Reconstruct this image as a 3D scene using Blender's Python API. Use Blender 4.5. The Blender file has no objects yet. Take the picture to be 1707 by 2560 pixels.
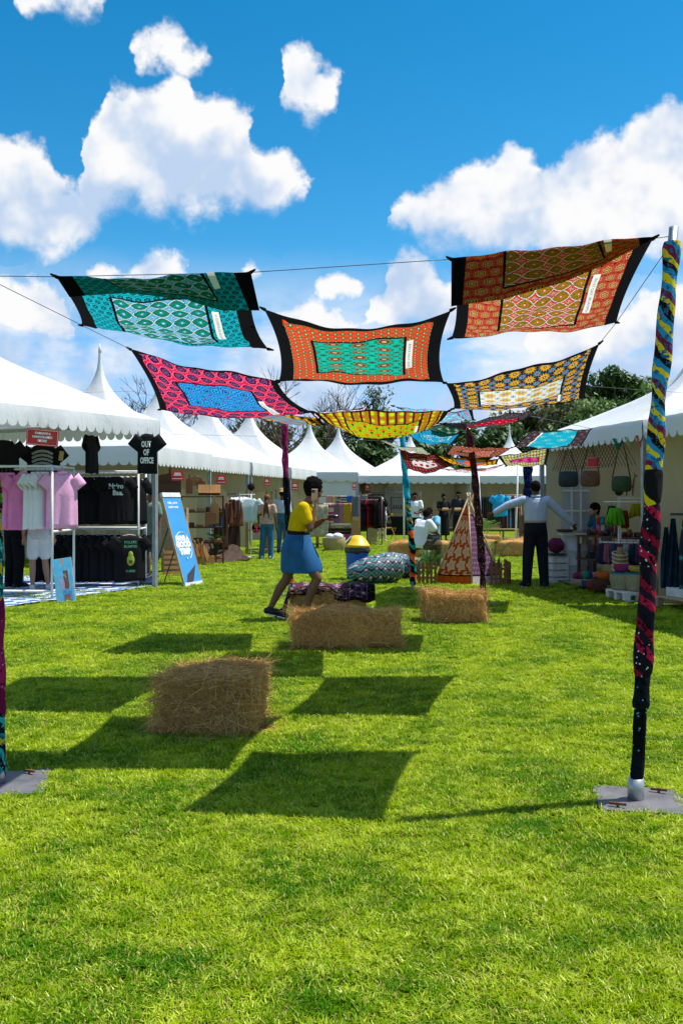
import bpy, bmesh, math, random
from mathutils import Vector, Matrix
R = math.radians
rnd = random.Random(11)
scene = bpy.context.scene
COL = scene.collection
V = Vector
# ---------------------------------------------------------------- camera
F, H0, HY, CX = 2380.0, 1.5, 1245.0, 853.5      # lens in photo pixels, eye height, horizon row, centre column
cam_d = bpy.data.cameras.new('camera'); cam = bpy.data.objects.new('camera', cam_d); COL.objects.link(cam)
cam.location = (0, 0, H0); cam.rotation_euler = (R(90), 0, 0)
cam_d.sensor_fit = 'VERTICAL'; cam_d.sensor_height = 36.0; cam_d.sensor_width = 24.0
cam_d.lens = F / 2560 * 36.0; cam_d.shift_y = (HY - 1280) / 2560.0
cam_d.clip_start = 0.1; cam_d.clip_end = 3000
scene.camera = cam
scene.render.resolution_x = 682; scene.render.resolution_y = 1024
scene.view_settings.view_transform = 'Standard'; scene.view_settings.look = 'None'
scene.view_settings.exposure = 0.42; scene.view_settings.gamma = 1.0
SUN = V((0.487, 0.115, 1.0)).normalized()
def P(px, py, d): return V(((px - CX) / F * d, d, H0 + (HY - py) / F * d))
def G(px, py):
    d = H0 * F / (py - HY); return V(((px - CX) / F * d, d, 0.0))
# ---------------------------------------------------------------- node helpers
class N:
    """thin wrapper: arithmetic on shader sockets"""
    def __init__(s, nt, sock): s.nt, s.s = nt, sock
    def _o(s, op, *a): return mth(s.nt, op, s, *a)
    def __add__(s, o): return s._o('ADD', o)
    def __radd__(s, o): return s._o('ADD', o)
    def __sub__(s, o): return s._o('SUBTRACT', o)
    def __rsub__(s, o): return mth(s.nt, 'SUBTRACT', o, s)
    def __mul__(s, o): return s._o('MULTIPLY', o)
    def __rmul__(s, o): return s._o('MULTIPLY', o)
    def __truediv__(s, o): return s._o('DIVIDE', o)
    def lt(s, o): return s._o('LESS_THAN', o)
    def gt(s, o): return s._o('GREATER_THAN', o)
    def fract(s): return s._o('FRACT')
    def floor(s): return s._o('FLOOR')
    def abs(s): return s._o('ABSOLUTE')
    def min(s, o): return s._o('MINIMUM', o)
    def max(s, o): return s._o('MAXIMUM', o)
    def pow(s, o): return s._o('POWER', o)
    def sqrt(s): return s._o('SQRT')
    def sin(s): return s._o('SINE')
    def cos(s): return s._o('COSINE')
def put(nt, sock, v):
    if isinstance(v, N): nt.links.new(v.s, sock)
    elif isinstance(v, bpy.types.NodeSocket): nt.links.new(v, sock)
    elif isinstance(v, (tuple, list)) and sock.type == 'RGBA' and len(v) == 3: sock.default_value = (*v, 1)
    else: sock.default_value = v
def mth(nt, op, *a):
    n = nt.nodes.new('ShaderNodeMath'); n.operation = op
    for i, x in enumerate(a): put(nt, n.inputs[i], x)
    return N(nt, n.outputs[0])
def vm(nt, op, *a):
    n = nt.nodes.new('ShaderNodeVectorMath'); n.operation = op
    for i, x in enumerate(a): put(nt, n.inputs[i], x)
    return N(nt, n.outputs['Value' if op in ('DOT_PRODUCT', 'LENGTH') else 'Vector'])
def mix(nt, f, a, b, blend='MIX'):
    n = nt.nodes.new('ShaderNodeMix'); n.data_type = 'RGBA'; n.blend_type = blend
    put(nt, n.inputs[0], f); put(nt, n.inputs[6], a); put(nt, n.inputs[7], b)
    return N(nt, n.outputs[2])
def sstep(nt, x, lo, hi):
    n = nt.nodes.new('ShaderNodeMapRange'); n.interpolation_type = 'SMOOTHSTEP'
    put(nt, n.inputs[0], x); put(nt, n.inputs[1], lo); put(nt, n.inputs[2], hi)
    return N(nt, n.outputs[0])
def ramp(nt, x, stops, const=False):
    n = nt.nodes.new('ShaderNodeValToRGB'); cr = n.color_ramp
    cr.interpolation = 'CONSTANT' if const else 'LINEAR'
    while len(cr.elements) < len(stops): cr.elements.new(0.5)
    for e, (p, c) in zip(cr.elements, stops): e.position = p; e.color = (*c, 1) if len(c) == 3 else c
    put(nt, n.inputs[0], x); return N(nt, n.outputs[0])
def noise(nt, vec, scale, detail=3, rough=0.5, out='Fac', dist=0.0):
    n = nt.nodes.new('ShaderNodeTexNoise')
    put(nt, n.inputs['Vector'], vec) if vec is not None else None
    n.inputs['Scale'].default_value = scale; n.inputs['Detail'].default_value = detail
    n.inputs['Roughness'].default_value = rough; n.inputs['Distortion'].default_value = dist
    return N(nt, n.outputs[out])
def texco(nt, out='Object'): return N(nt, nt.nodes.new('ShaderNodeTexCoord').outputs[out])
def sep(nt, v):
    n = nt.nodes.new('ShaderNodeSeparateXYZ'); put(nt, n.inputs[0], v); return [N(nt, o) for o in n.outputs]
def comb(nt, x, y, z=0.0):
    n = nt.nodes.new('ShaderNodeCombineXYZ'); put(nt, n.inputs[0], x); put(nt, n.inputs[1], y); put(nt, n.inputs[2], z); return N(nt, n.outputs[0])
# ---------------------------------------------------------------- sky
def build_world():
    w = bpy.data.worlds.new('World'); scene.world = w; w.use_nodes = True
    nt = w.node_tree; nt.nodes.clear()
    out = nt.nodes.new('ShaderNodeOutputWorld'); bg = nt.nodes.new('ShaderNodeBackground'); nt.links.new(bg.outputs[0], out.inputs[0])
    sky = nt.nodes.new('ShaderNodeTexSky'); sky.sky_type = 'NISHITA'; sky.sun_disc = False
    sky.sun_elevation = math.asin(SUN.z); sky.sun_rotation = math.atan2(SUN.x, SUN.y)
    sky.altitude = 1700; sky.air_density = 1.0; sky.dust_density = 0.4; sky.ozone_density = 2.0
    hs = nt.nodes.new('ShaderNodeHueSaturation'); hs.inputs['Hue'].default_value = 0.485
    hs.inputs['Saturation'].default_value = 1.42; hs.inputs['Value'].default_value = 1.35
    nt.links.new(sky.outputs[0], hs.inputs['Color'])
    d = texco(nt, 'Generated')
    x, y, z = sep(nt, d)
    az = mth(nt, 'ARCTAN2', x, y); el = mth(nt, 'ARCTAN2', z, (x * x + y * y).sqrt())
    # cumulus heaps: top and base outline of each layer along the horizon (photo column, top row, base row)
    L = [[(-60,330,610),(0,338,615),(60,366,620),(110,380,624),(150,425,626),(185,480,622),(205,380,612),(222,310,590),(245,290,560),(262,235,548),(300,215,522),(350,212,512),(400,200,516),(432,186,520),(462,194,530),(484,236,540),(530,240,536),(580,275,522),(622,300,516),(650,372,516),(690,388,518),(730,394,512),(755,420,480),(770,450,452),
          (790,520,460),(960,620,480),(978,545,552),(1000,508,572),(1040,480,592),(1090,458,606),(1130,452,618),(1180,412,625),(1240,398,630),(1290,392,640),(1330,400,640),(1362,434,640),(1400,404,640),(1450,352,640),(1500,344,640),(1560,340,640),(1600,310,640),(1650,283,645),(1690,264,650),(1800,255,650)],
         [(-60,690,830),(60,690,850),(120,712,850),(150,730,850),(180,790,842),(195,700,700),(230,672,706),(280,674,706),(310,696,702),(335,668,706),(360,652,710),(430,643,716),(480,652,712),(502,694,704),(560,720,690),(596,690,684),(620,666,690),(648,690,684),(670,840,790),(692,780,822),(720,755,832),(800,760,836),(860,780,832),(915,808,830),(930,764,822),(960,730,832),(986,662,842),(1010,640,842),(1040,636,842),(1080,662,842),(1120,704,832),(1180,742,826),(1240,850,830),(1300,870,850),(1330,830,870),(1400,800,890),(1470,800,900),(1520,790,900),(1560,770,900),(1640,720,900),(1700,700,900),(1800,690,900)],
         [(-60,220,120),(330,190,120),(348,128,142),(370,104,152),(400,90,152),(430,84,160),(460,106,168),(490,130,170),(520,130,170),(540,152,158),(560,200,130),(680,280,180),(692,200,218),(705,142,258),(740,128,274),(770,150,281),(800,168,284),(832,180,242),(848,196,206),(870,260,160),(1800,260,160)],
         [(-60,40,-40),(40,40,-40),(62,-60,16),(150,-80,20),(260,-60,18),(285,40,-30),(320,300,200),(760,800,690),(785,732,722),(800,705,745),(850,690,753),(900,698,750),(926,727,719),(950,800,690),(1800,800,690)]]
    AZ = 0.42
    def curve(pts, x):
        n = nt.nodes.new('ShaderNodeFloatCurve'); c = n.mapping.curves[0]; n.mapping.use_clip = False
        q = []
        for px, py in pts:
            X, Z = (px - CX) / F, (HY - py) / F
            q.append(((math.atan2(X, 1) / AZ + 1) / 2, math.atan2(Z, math.hypot(X, 1)) / 0.6))
        while len(c.points) < len(q): c.points.new(0.5, 0.5)
        for p, (a, b) in zip(c.points, q): p.location = (a, b); p.handle_type = 'AUTO_CLAMPED'
        n.mapping.update(); put(nt, n.inputs['Value'], x); return N(nt, n.outputs[0]) * 0.6
    wob = vm(nt, 'SUBTRACT', noise(nt, d, 20.0, 4, 0.6, 'Color'), (.5,.5,.5))
    wx, wy, wz = sep(nt, wob)
    fb = noise(nt, d, 34.0, 6, 0.6)
    az2 = az + wx * 0.055; el2 = el + wy * 0.050
    u = (az2 / AZ + 1.0) * 0.5
    f1, dt = None, None
    for lay in L:
        t_ = curve([(a, b) for a, b, c in lay], u); b_ = curve([(a, c) for a, b, c in lay], u)
        top = t_ - el2; f = top.min(el2 - b_) / 0.022
        if f1 is None: f1, dt = f, top
        else:
            s_ = f.gt(f1); dt = dt + (top - dt) * s_; f1 = f1.max(f)
    # beyond the photograph's frame the same kind of cumulus goes on
    outside = sstep(nt, az.abs(), 0.36, 0.42).max(sstep(nt, el, 0.52, 0.60)).max(y.lt(0.0))
    gen1 = (noise(nt, vm(nt, 'MULTIPLY', d, (1,1,1.8)), 3.2, 5, 0.55) - 0.535) * 9.0
    f1 = f1 + (gen1 - f1) * outside; dt = dt + (0.05 - dt) * outside
    crisp = sstep(nt, dt, 0.055, 0.015)
    dens = (f1.min(1.6) + (fb - 0.5) * 1.9 + 0.34) * (1.0 + crisp * 0.7)
    alpha = sstep(nt, dens, -0.15, 1.15)
    veil = sstep(nt, noise(nt, vm(nt, 'MULTIPLY', d, (1,1,2.6)), 7.0, 5, 0.6), 0.29, 0.56) * sstep(nt, el, 0.265, 0.13) * 0.9
    a2 = alpha.max(veil)
    p1 = noise(nt, d, 8.5, 4, 0.5); p2 = noise(nt, vm(nt, 'ADD', d, (0.012, 0, 0.034)), 8.5, 4, 0.5)
    lit = (p1 - p2) * 5.2 + (fb - 0.5) * 1.0 - dt * 6.0 + 0.10
    shade = sstep(nt, lit, -0.85, 0.42)
    colr = mix(nt, shade, (4.1, 5.2, 6.9), (7.7, 7.7, 7.75))
    low = mix(nt, 1.0, N(nt, sky.outputs[0]), (0.80, 1.0, 1.36), 'MULTIPLY')
    clear = mix(nt, sstep(nt, el, 0.0, 0.26), low, N(nt, hs.outputs[0]))
    fin = mix(nt, a2, clear, colr)
    put(nt, bg.inputs[0], fin); bg.inputs[1].default_value = 0.095
    w.cycles.sampling_method = 'MANUAL'; w.cycles.sample_map_resolution = 512
build_world()
sun_d = bpy.data.lights.new('sun', 'SUN'); sun_d.energy = 4.9; sun_d.angle = R(0.53); sun_d.color = (1.0, 0.95, 0.86)
sun = bpy.data.objects.new('sun', sun_d); COL.objects.link(sun); sun.location = (8, 2, 20)
sun.rotation_euler = (-SUN).to_track_quat('-Z', 'Y').to_euler()
# ---------------------------------------------------------------- mesh helpers
def ortho(d):
    d = d.normalized(); a = V((0, 0, 1)) if abs(d.z) < 0.9 else V((1, 0, 0))
    x = d.cross(a).normalized(); return x, d.cross(x).normalized()
class MB:
    """collects shapes, build() links them as ONE mesh object"""
    def __init__(s): s.v, s.f, s.uv = [], [], {}
    def add(s, vs, fs, M=None):
        o = len(s.v)
        s.v += [(M @ V(p)) if M is not None else V(p) for p in vs]
        s.f += [tuple(o + i for i in f) for f in fs]; return s
    def box(s, c, size, rz=0.0, M=None):
        x, y, z = [k / 2 for k in size]
        vs = [(sx * x, sy * y, sz * z) for sz in (-1, 1) for sx, sy in ((-1, -1), (1, -1), (1, 1), (-1, 1))]
        T = Matrix.Translation(V(c)) @ Matrix.Rotation(rz, 4, 'Z')
        if M is not None: T = M @ T
        return s.add(vs, [(3, 2, 1, 0), (4, 5, 6, 7), (0, 1, 5, 4), (1, 2, 6, 5), (2, 3, 7, 6), (3, 0, 4, 7)], T)
    def bar(s, a, b, w, h=None, up=(0, 0, 1)):
        a, b = V(a), V(b); d = b - a; L = d.length; d.normalize(); h = h or w
        u = V(up); u = (u - d * u.dot(d))
        if u.length < 1e-4: u = ortho(d)[0]
        u.normalize(); x = d.cross(u)
        M = Matrix((( x.x, d.x, u.x, 0), (x.y, d.y, u.y, 0), (x.z, d.z, u.z, 0), (0, 0, 0, 1)))
        return s.box((0, 0, 0), (w, L, h), 0, Matrix.Translation((a + b) / 2) @ M)
    def tube(s, pts, r, n=8, cap=True):
        pts = [V(p) for p in pts]; rs = r if isinstance(r, (list, tuple)) else [r] * len(pts)
        o = len(s.v); prev = None
        for i, p in enumerate(pts):
            d = (pts[min(i + 1, len(pts) - 1)] - pts[max(i - 1, 0)])
            if d.length < 1e-9: d = V((0, 0, 1))
            d.normalize()
            if prev is None: x, y = ortho(d)
            else:
                x = prev - d * prev.dot(d)
                if x.length < 1e-6: x = ortho(d)[0]
                x.normalize(); y = d.cross(x)
            prev = x
            for k in range(n):
                a = 2 * math.pi * k / n; s.v.append(p + (x * math.cos(a) + y * math.sin(a)) * rs[i])
        for i in range(len(pts) - 1):
            for k in range(n):
                s.f.append((o + i * n + k, o + i * n + (k + 1) % n, o + (i + 1) * n + (k + 1) % n, o + (i + 1) * n + k))
        if cap:
            s.f.append(tuple(o + k for k in reversed(range(n)))); s.f.append(tuple(o + (len(pts) - 1) * n + k for k in range(n)))
        return s
    def loft(s, rings, n=16, cap=True):
        """rings: (centre, axis a, axis b)"""
        o = len(s.v)
        for c, a, b in rings:
            c, a, b = V(c), V(a), V(b)
            for k in range(n):
                t = 2 * math.pi * k / n; s.v.append(c + a * math.cos(t) + b * math.sin(t))
        for i in range(len(rings) - 1):
            for k in range(n):
                s.f.append((o + i * n + k, o + i * n + (k + 1) % n, o + (i + 1) * n + (k + 1) % n, o + (i + 1) * n + k))
        if cap:
            s.f.append(tuple(o + k for k in reversed(range(n)))); s.f.append(tuple(o + (len(rings) - 1) * n + k for k in range(n)))
        return s
    def lathe(s, prof, n=20, c=(0, 0, 0), cap=True):
        c = V(c); return s.loft([(c + V((0, 0, z)), (r, 0, 0), (0, r, 0)) for r, z in prof], n, cap)
    def ball(s, c, r, n=12, m=8, M=None):
        c = V(c); r = V(r) if not isinstance(r, (int, float)) else V((r, r, r))
        vs = [(0, 0, -r.z)]; fs = []
        for i in range(1, m):
            t = math.pi * i / m - math.pi / 2
            for k in range(n):
                a = 2 * math.pi * k / n; vs.append((r.x * math.cos(t) * math.cos(a), r.y * math.cos(t) * math.sin(a), r.z * math.sin(t)))
        vs.append((0, 0, r.z)); e = len(vs) - 1
        for k in range(n): fs.append((0, 1 + (k + 1) % n, 1 + k)); fs.append((e, e - n + k, e - n + (k + 1) % n))
        for i in range(m - 2):
            for k in range(n):
                fs.append((1 + i * n + k, 1 + i * n + (k + 1) % n, 1 + (i + 1) * n + (k + 1) % n, 1 + (i + 1) * n + k))
        T = Matrix.Translation(c)
        return s.add(vs, fs, T @ M if M is not None else T)
    def prism(s, poly, depth, M):
        """poly in xz plane, extruded along y by depth (centred)"""
        n = len(poly)
        vs = [(x, -depth / 2, z) for x, z in poly] + [(x, depth / 2, z) for x, z in poly]
        fs = [tuple(range(n)), tuple(reversed(range(n, 2 * n)))] + [((i + 1) % n, i, n + i, n + (i + 1) % n) for i in range(n)]
        return s.add(vs, fs, M)
    def grid(s, fn, nu, nv, uv=True):
        o = len(s.v)
        for j in range(nv + 1):
            for i in range(nu + 1):
                s.v.append(V(fn(i / nu, j / nv)))
                if uv: s.uv[len(s.v) - 1] = (i / nu, j / nv)
        for j in range(nv):
            for i in range(nu):
                a = o + j * (nu + 1) + i; s.f.append((a, a + 1, a + nu + 2, a + nu + 1))
        return s
    def build(s, name, mat=None, parent=None, smooth=False, kind=None):
        me = bpy.data.meshes.new(name); me.from_pydata([tuple(p) for p in s.v], [], s.f)
        if s.uv:
            ul = me.uv_layers.new(name='UVMap')
            for l in me.loops: ul.data[l.index].uv = s.uv.get(l.vertex_index, (0, 0))
        if smooth:
            for p in me.polygons: p.use_smooth = True
        return link(name, me, mat, parent, kind)
def link(name, me, mat=None, parent=None, kind=None):
    o = bpy.data.objects.new(name, me); COL.objects.link(o)
    if mat is not None and not me.materials: me.materials.append(mat)
    if parent is not None: o.parent = parent
    if kind: o['kind'] = kind
    return o
def tag(o, label, cat, group=None):
    o['label'] = label; o['category'] = cat
    if group: o['group'] = group
    return o
def thing(name, label, cat, loc=(0, 0, 0), rz=0.0, group=None):
    o = bpy.data.objects.new(name, None); COL.objects.link(o); o.empty_display_size = 0.1
    o.location = loc; o.rotation_euler = (0, 0, rz); return tag(o, label, cat, group)
def struct(o): o['kind'] = 'structure'; return o
def dup(root, loc=None, rz=None, label=None, group=None):
    r = root.copy(); COL.objects.link(r)
    if loc is not None: r.location = loc
    if rz is not None: r.rotation_euler = (0, 0, rz)
    if label: r['label'] = label
    if group: r['group'] = group
    for ch in list(root.children):
        c = ch.copy(); COL.objects.link(c); c.parent = r
        for g in ch.children:
            e = g.copy(); COL.objects.link(e); e.parent = c
    return r
def solid(o, t, off=0.0):
    m = o.modifiers.new('thickness', 'SOLIDIFY'); m.thickness = t; m.offset = off; return o
def bevel(o, w, n=2):
    m = o.modifiers.new('bevel', 'BEVEL'); m.width = w; m.segments = n; m.limit_method = 'ANGLE'; return o
def fuse(o, vox, it=4, f=0.6):
    m = o.modifiers.new('fuse', 'REMESH'); m.mode = 'VOXEL'; m.voxel_size = vox; m.use_smooth_shade = True
    m = o.modifiers.new('smooth', 'SMOOTH'); m.iterations = it; m.factor = f; return o
# ---------------------------------------------------------------- materials
MATS = {}
def newmat(name):
    m = bpy.data.materials.new(name); m.use_nodes = True; nt = m.node_tree
    return m, nt, nt.nodes['Principled BSDF']
def mat(name, col, rough=0.8, var=0.18, scale=14.0, bump=0.0, bscale=60.0, metal=0.0, trans=0.0, spec=0.3, coat=0.0, stretch=(1, 1, 1)):
    """plain coloured surface with uneven tone and fine relief; trans = share of light let through (cloth, leaves)"""
    if name in MATS: return MATS[name]
    m, nt, b = newmat(name); co = texco(nt)
    if stretch != (1, 1, 1): co = vm(nt, 'MULTIPLY', co, stretch)
    n1 = noise(nt, co, scale, 5, 0.6)
    c = mix(nt, sstep(nt, n1, 0.25, 0.75), tuple(k * (1 - var) for k in col), tuple(min(1, k * (1 + var * 0.8)) for k in col))
    put(nt, b.inputs['Base Color'], c); b.inputs['Roughness'].default_value = rough; b.inputs['Metallic'].default_value = metal
    b.inputs['Specular IOR Level'].default_value = spec; b.inputs['Coat Weight'].default_value = coat
    if bump:
        bn = nt.nodes.new('ShaderNodeBump'); bn.inputs['Strength'].default_value = bump; bn.inputs['Distance'].default_value = 0.01
        put(nt, bn.inputs['Height'], noise(nt, co, bscale, 4, 0.6)); nt.links.new(bn.outputs[0], b.inputs['Normal'])
    if trans: translucent(nt, b, c, trans)
    MATS[name] = m; return m
def translucent(nt, b, c, t):
    tr = nt.nodes.new('ShaderNodeBsdfTranslucent'); put(nt, tr.inputs[0], c)
    mx = nt.nodes.new('ShaderNodeMixShader'); mx.inputs[0].default_value = t
    nt.links.new(b.outputs[0], mx.inputs[1]); nt.links.new(tr.outputs[0], mx.inputs[2])
    nt.links.new(mx.outputs[0], nt.nodes['Material Output'].inputs[0])
def fabric(name, col, var=0.16, trans=0.0, rough=0.9): return mat(name, col, rough, var, 6.0, 0.7, 13.0, trans=trans, spec=0.1)
white_metal = mat('white_painted_metal', (.72, .73, .74), .45, .08, 8, spec=.5)
grey_metal = mat('galvanised_metal', (.42, .44, .46), .42, .2, 18, metal=.7)
dark_metal = mat('dark_metal', (.035, .035, .04), .5, .3, 12, spec=.5)
wood = mat('honey_wood', (.42, .21, .075), .6, .35, 5, .2, 40, stretch=(1, 1, .12))
darkwood = mat('dark_wood', (.10, .045, .025), .6, .4, 5, .2, 40, stretch=(.2, 1, 1))
redwood = mat('red_brown_wood', (.30, .105, .045), .55, .35, 5, .2, 40, stretch=(1, 1, .15))
palewood = mat('pale_raw_wood', (.48, .34, .20), .7, .3, 5, .25, 40, stretch=(.2, 1, 1))
whitewood = mat('white_painted_wood', (.62, .63, .64), .6, .15, 9, .2, 30)
black_cloth = fabric('black_fabric', (.012, .012, .014))
white_cloth = fabric('white_fabric', (.74, .75, .79), .06)
wire_m = mat('steel_wire', (.12, .12, .13), .5, .1, metal=.6)
# ---------------------------------------------------------------- lettering
TXT = {}
def text_mesh(s, size=1.0, bold=0.0, align='CENTER'):
    """flat lettering in the xz plane, centred on x, baseline 0"""
    cu = bpy.data.curves.new('lettering', 'FONT'); cu.body = s; cu.size = size; cu.align_x = align; cu.offset = bold; cu.resolution_u = 2
    o = bpy.data.objects.new('lettering', cu); COL.objects.link(o)
    dg = bpy.context.evaluated_depsgraph_get(); me = bpy.data.meshes.new_from_object(o.evaluated_get(dg))
    bpy.data.objects.remove(o); bpy.data.curves.remove(cu)
    me.transform(Matrix.Rotation(R(90), 4, 'X')); return me
def letters(s, size, material, parent, loc, rz=0.0, bold=0.0, sx=1.0, tilt=0.0, align='CENTER'):
    me = text_mesh(s, size, bold, align); me.name = 'lettering'
    o = link('lettering', me, material, parent); o.location = loc; o.rotation_euler = (tilt, 0, rz); o.scale = (sx, 1, 1); return o
ink_white = mat('white_print', (.8, .8, .8), .7, .03); ink_black = mat('black_print', (.02, .02, .02), .7, .03)
# ---------------------------------------------------------------- lawn
def build_lawn():
    m, nt, b = newmat('lawn_soil'); co = texco(nt)
    n1 = noise(nt, co, 0.7, 4, .6); n2 = noise(nt, co, 55.0, 4, .7)
    c = mix(nt, sstep(nt, n1, .3, .7), (.065, .135, .001), (.15, .205, .002))
    c = mix(nt, sstep(nt, n2, .42, .68), c, (.26, .33, .02))
    put(nt, b.inputs['Base Color'], c); b.inputs['Roughness'].default_value = .9; b.inputs['Specular IOR Level'].default_value = .1
    bn = nt.nodes.new('ShaderNodeBump'); bn.inputs['Strength'].default_value = .9; bn.inputs['Distance'].default_value = .04
    put(nt, bn.inputs['Height'], noise(nt, co, 45.0, 3, .7)); nt.links.new(bn.outputs[0], b.inputs['Normal'])
    me = bpy.data.meshes.new('ground'); S = 900
    xs = [-S, -60, -20, -8, -4, 0, 4, 8, 20, 60, S]; ys = [-S, -10, 0, 2, 5, 10, 20, 40, 80, 200, S]
    vs = [(x, y, 0) for y in ys for x in xs]; n = len(xs)
    fs = [(j * n + i, j * n + i + 1, (j + 1) * n + i + 1, (j + 1) * n + i) for j in range(len(ys) - 1) for i in range(n - 1)]
    me.from_pydata(vs, [], fs); struct(link('ground', me, m))
    # blades
    g, nt, b = newmat('grass_blade'); 
    oi = nt.nodes.new('ShaderNodeObjectInfo'); geo = nt.nodes.new('ShaderNodeNewGeometry')
    pos = N(nt, geo.outputs['Position']); pat = noise(nt, pos, 1.5, 5, .65); pat2 = noise(nt, pos, 7.0, 3, .6)
    at = nt.nodes.new('ShaderNodeAttribute'); at.attribute_name = 'tone'; tone = N(nt, at.outputs['Fac'])
    rn = N(nt, oi.outputs['Random'])
    c = mix(nt, sstep(nt, pat, .36, .62), (.050, .190, .001), (.330, .440, .002))
    c = mix(nt, sstep(nt, pat2 + tone * .6 + (pat - .5) * .5, .68, 1.12), c, (.60, .70, .07))
    c = mix(nt, tone.gt(.925), c, (.52, .40, .14))
    put(nt, b.inputs['Base Color'], c); b.inputs['Roughness'].default_value = .45; put(nt, b.inputs['Specular IOR Level'], .06 + tone.gt(.80) * tone.lt(.94) * .75)
    translucent(nt, b, mix(nt, .4, c, (.36, .60, .002)), .38)
    tufts = []
    for k in range(5):
        rr = random.Random(k); vs, fs, tn = [], [], []
        for i in range(26):
            a = rr.uniform(0, 6.283); q = rr.uniform(0, .034) ; bx, by = q * math.cos(a), q * math.sin(a)
            h = rr.uniform(.010, .023); w = rr.uniform(.0013, .0030); lean = rr.uniform(.25, 1.5); d = rr.uniform(0, 6.283)
            dx, dy = math.cos(d), math.sin(d); sx, sy = -dy, dx; t = rr.random(); o = len(vs)
            for s_, ww in ((0, 1), (.5, .95), (1, .12)):
                z = h * s_ * (1 - .25 * lean * s_ * .7); r_ = h * lean * s_ * s_
                for e in (-1, 1): vs.append((bx + dx * r_ + sx * w * ww * e, by + dy * r_ + sy * w * ww * e, max(z, -.002))); tn.append(t)
            fs += [(o, o + 1, o + 3, o + 2), (o + 2, o + 3, o + 5, o + 4)]
        me = bpy.data.meshes.new('grass_tuft'); me.from_pydata(vs, [], fs); me.materials.append(g)
        a = me.attributes.new('tone', 'FLOAT', 'POINT'); a.data.foreach_set('value', tn)
        tufts.append(bpy.data.objects.new('grass_tuft', me))
    # sheet the tufts grow on: strips of falling density
    strips = [(.6, 2.2, 700), (2.2, 3.6, 1900), (3.6, 5.5, 1300), (5.5, 8.5, 700), (8.5, 13, 300), (13, 20, 130), (20, 34, 40)]
    vs, fs, dn = [], [], []
    for y0, y1, den in strips:
        o = len(vs); w0, w1 = y0 * .39 + .25, y1 * .39 + .25
        vs += [(-w0, y0, .0), (w0, y0, .0), (w1, y1, .0), (-w1, y1, .0)]; fs.append((o, o + 1, o + 2, o + 3)); dn.append(den)
        e = 2.2                                                    # the lawn goes on to both sides
        for q in (-1, 1):
            o = len(vs); vs += [(q * w0, y0, 0), (q * (w0 + e), y0, 0), (q * (w1 + e), y1, 0), (q * w1, y1, 0)]; fs.append((o, o + 1, o + 2, o + 3)); dn.append(den * .6)
    me = bpy.data.meshes.new('grass'); me.from_pydata(vs, [], fs); me.materials.append(g)
    a = me.attributes.new('dens', 'FLOAT', 'FACE'); a.data.foreach_set('value', dn)
    go = link('grass', me, g, None, 'stuff'); tag(go, 'short green lawn grass with paler dry blades', 'grass')
    ng = bpy.data.node_groups.new('grass_scatter', 'GeometryNodeTree')
    ng.interface.new_socket('Geometry', in_out='INPUT', socket_type='NodeSocketGeometry'); ng.interface.new_socket('Geometry', in_out='OUTPUT', socket_type='NodeSocketGeometry')
    gi, go_ = ng.nodes.new('NodeGroupInput'), ng.nodes.new('NodeGroupOutput')
    at = ng.nodes.new('GeometryNodeInputNamedAttribute'); at.data_type = 'FLOAT'; at.inputs[0].default_value = 'dens'
    ds = ng.nodes.new('GeometryNodeDistributePointsOnFaces'); ng.links.new(gi.outputs[0], ds.inputs['Mesh']); ng.links.new(at.outputs[0], ds.inputs['Density'])
    ng.links.new(at.outputs['Attribute'], ds.inputs['Density'])
    gg = ng.nodes.new('GeometryNodeGeometryToInstance')
    for t in reversed(tufts):
        oi = ng.nodes.new('GeometryNodeObjectInfo'); oi.inputs['Object'].default_value = t; oi.inputs['As Instance'].default_value = True
        ng.links.new(oi.outputs['Geometry'], gg.inputs[0])
    rv = ng.nodes.new('FunctionNodeRandomValue'); rv.data_type = 'FLOAT_VECTOR'; rv.inputs[0].default_value = (-.15, -.15, 0); rv.inputs[1].default_value = (.15, .15, 6.283)
    rs = ng.nodes.new('FunctionNodeRandomValue'); rs.data_type = 'FLOAT'; rs.inputs[2].default_value = .7; rs.inputs[3].default_value = 1.35
    ps = ng.nodes.new('GeometryNodeInputPosition'); sx = ng.nodes.new('ShaderNodeSeparateXYZ'); ng.links.new(ps.outputs[0], sx.inputs[0])
    mr = ng.nodes.new('ShaderNodeMapRange'); ng.links.new(sx.outputs['Y'], mr.inputs[0]); mr.inputs[1].default_value = 3; mr.inputs[2].default_value = 20; mr.inputs[3].default_value = 1.0; mr.inputs[4].default_value = 2.0
    ml = ng.nodes.new('ShaderNodeMath'); ml.operation = 'MULTIPLY'; ng.links.new(mr.outputs[0], ml.inputs[0]); ng.links.new(rs.outputs[1], ml.inputs[1])
    er = ng.nodes.new('FunctionNodeEulerToRotation'); ng.links.new(rv.outputs[0], er.inputs[0])
    # no blades under the steel base plates, the floor sheet or the plank floor
    X, Y, Z = [N(ng, k) for k in sx.outputs]; cut = None
    for cx, cy, hx, hy, rz in NOGRASS:
        c_, s_ = math.cos(rz), math.sin(rz); a = ((X - cx) * c_ + (Y - cy) * s_).abs().lt(hx); b = ((Y - cy) * c_ - (X - cx) * s_).abs().lt(hy); k = a * b
        cut = k if cut is None else cut.max(k)
    dg_ = ng.nodes.new('GeometryNodeDeleteGeometry'); dg_.domain = 'POINT'; ng.links.new(ds.outputs['Points'], dg_.inputs[0]); ng.links.new(cut.s, dg_.inputs['Selection'])
    ip = ng.nodes.new('GeometryNodeInstanceOnPoints'); ng.links.new(dg_.outputs[0], ip.inputs['Points']); ng.links.new(gg.outputs[0], ip.inputs['Instance'])
    ip.inputs['Pick Instance'].default_value = True
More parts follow.
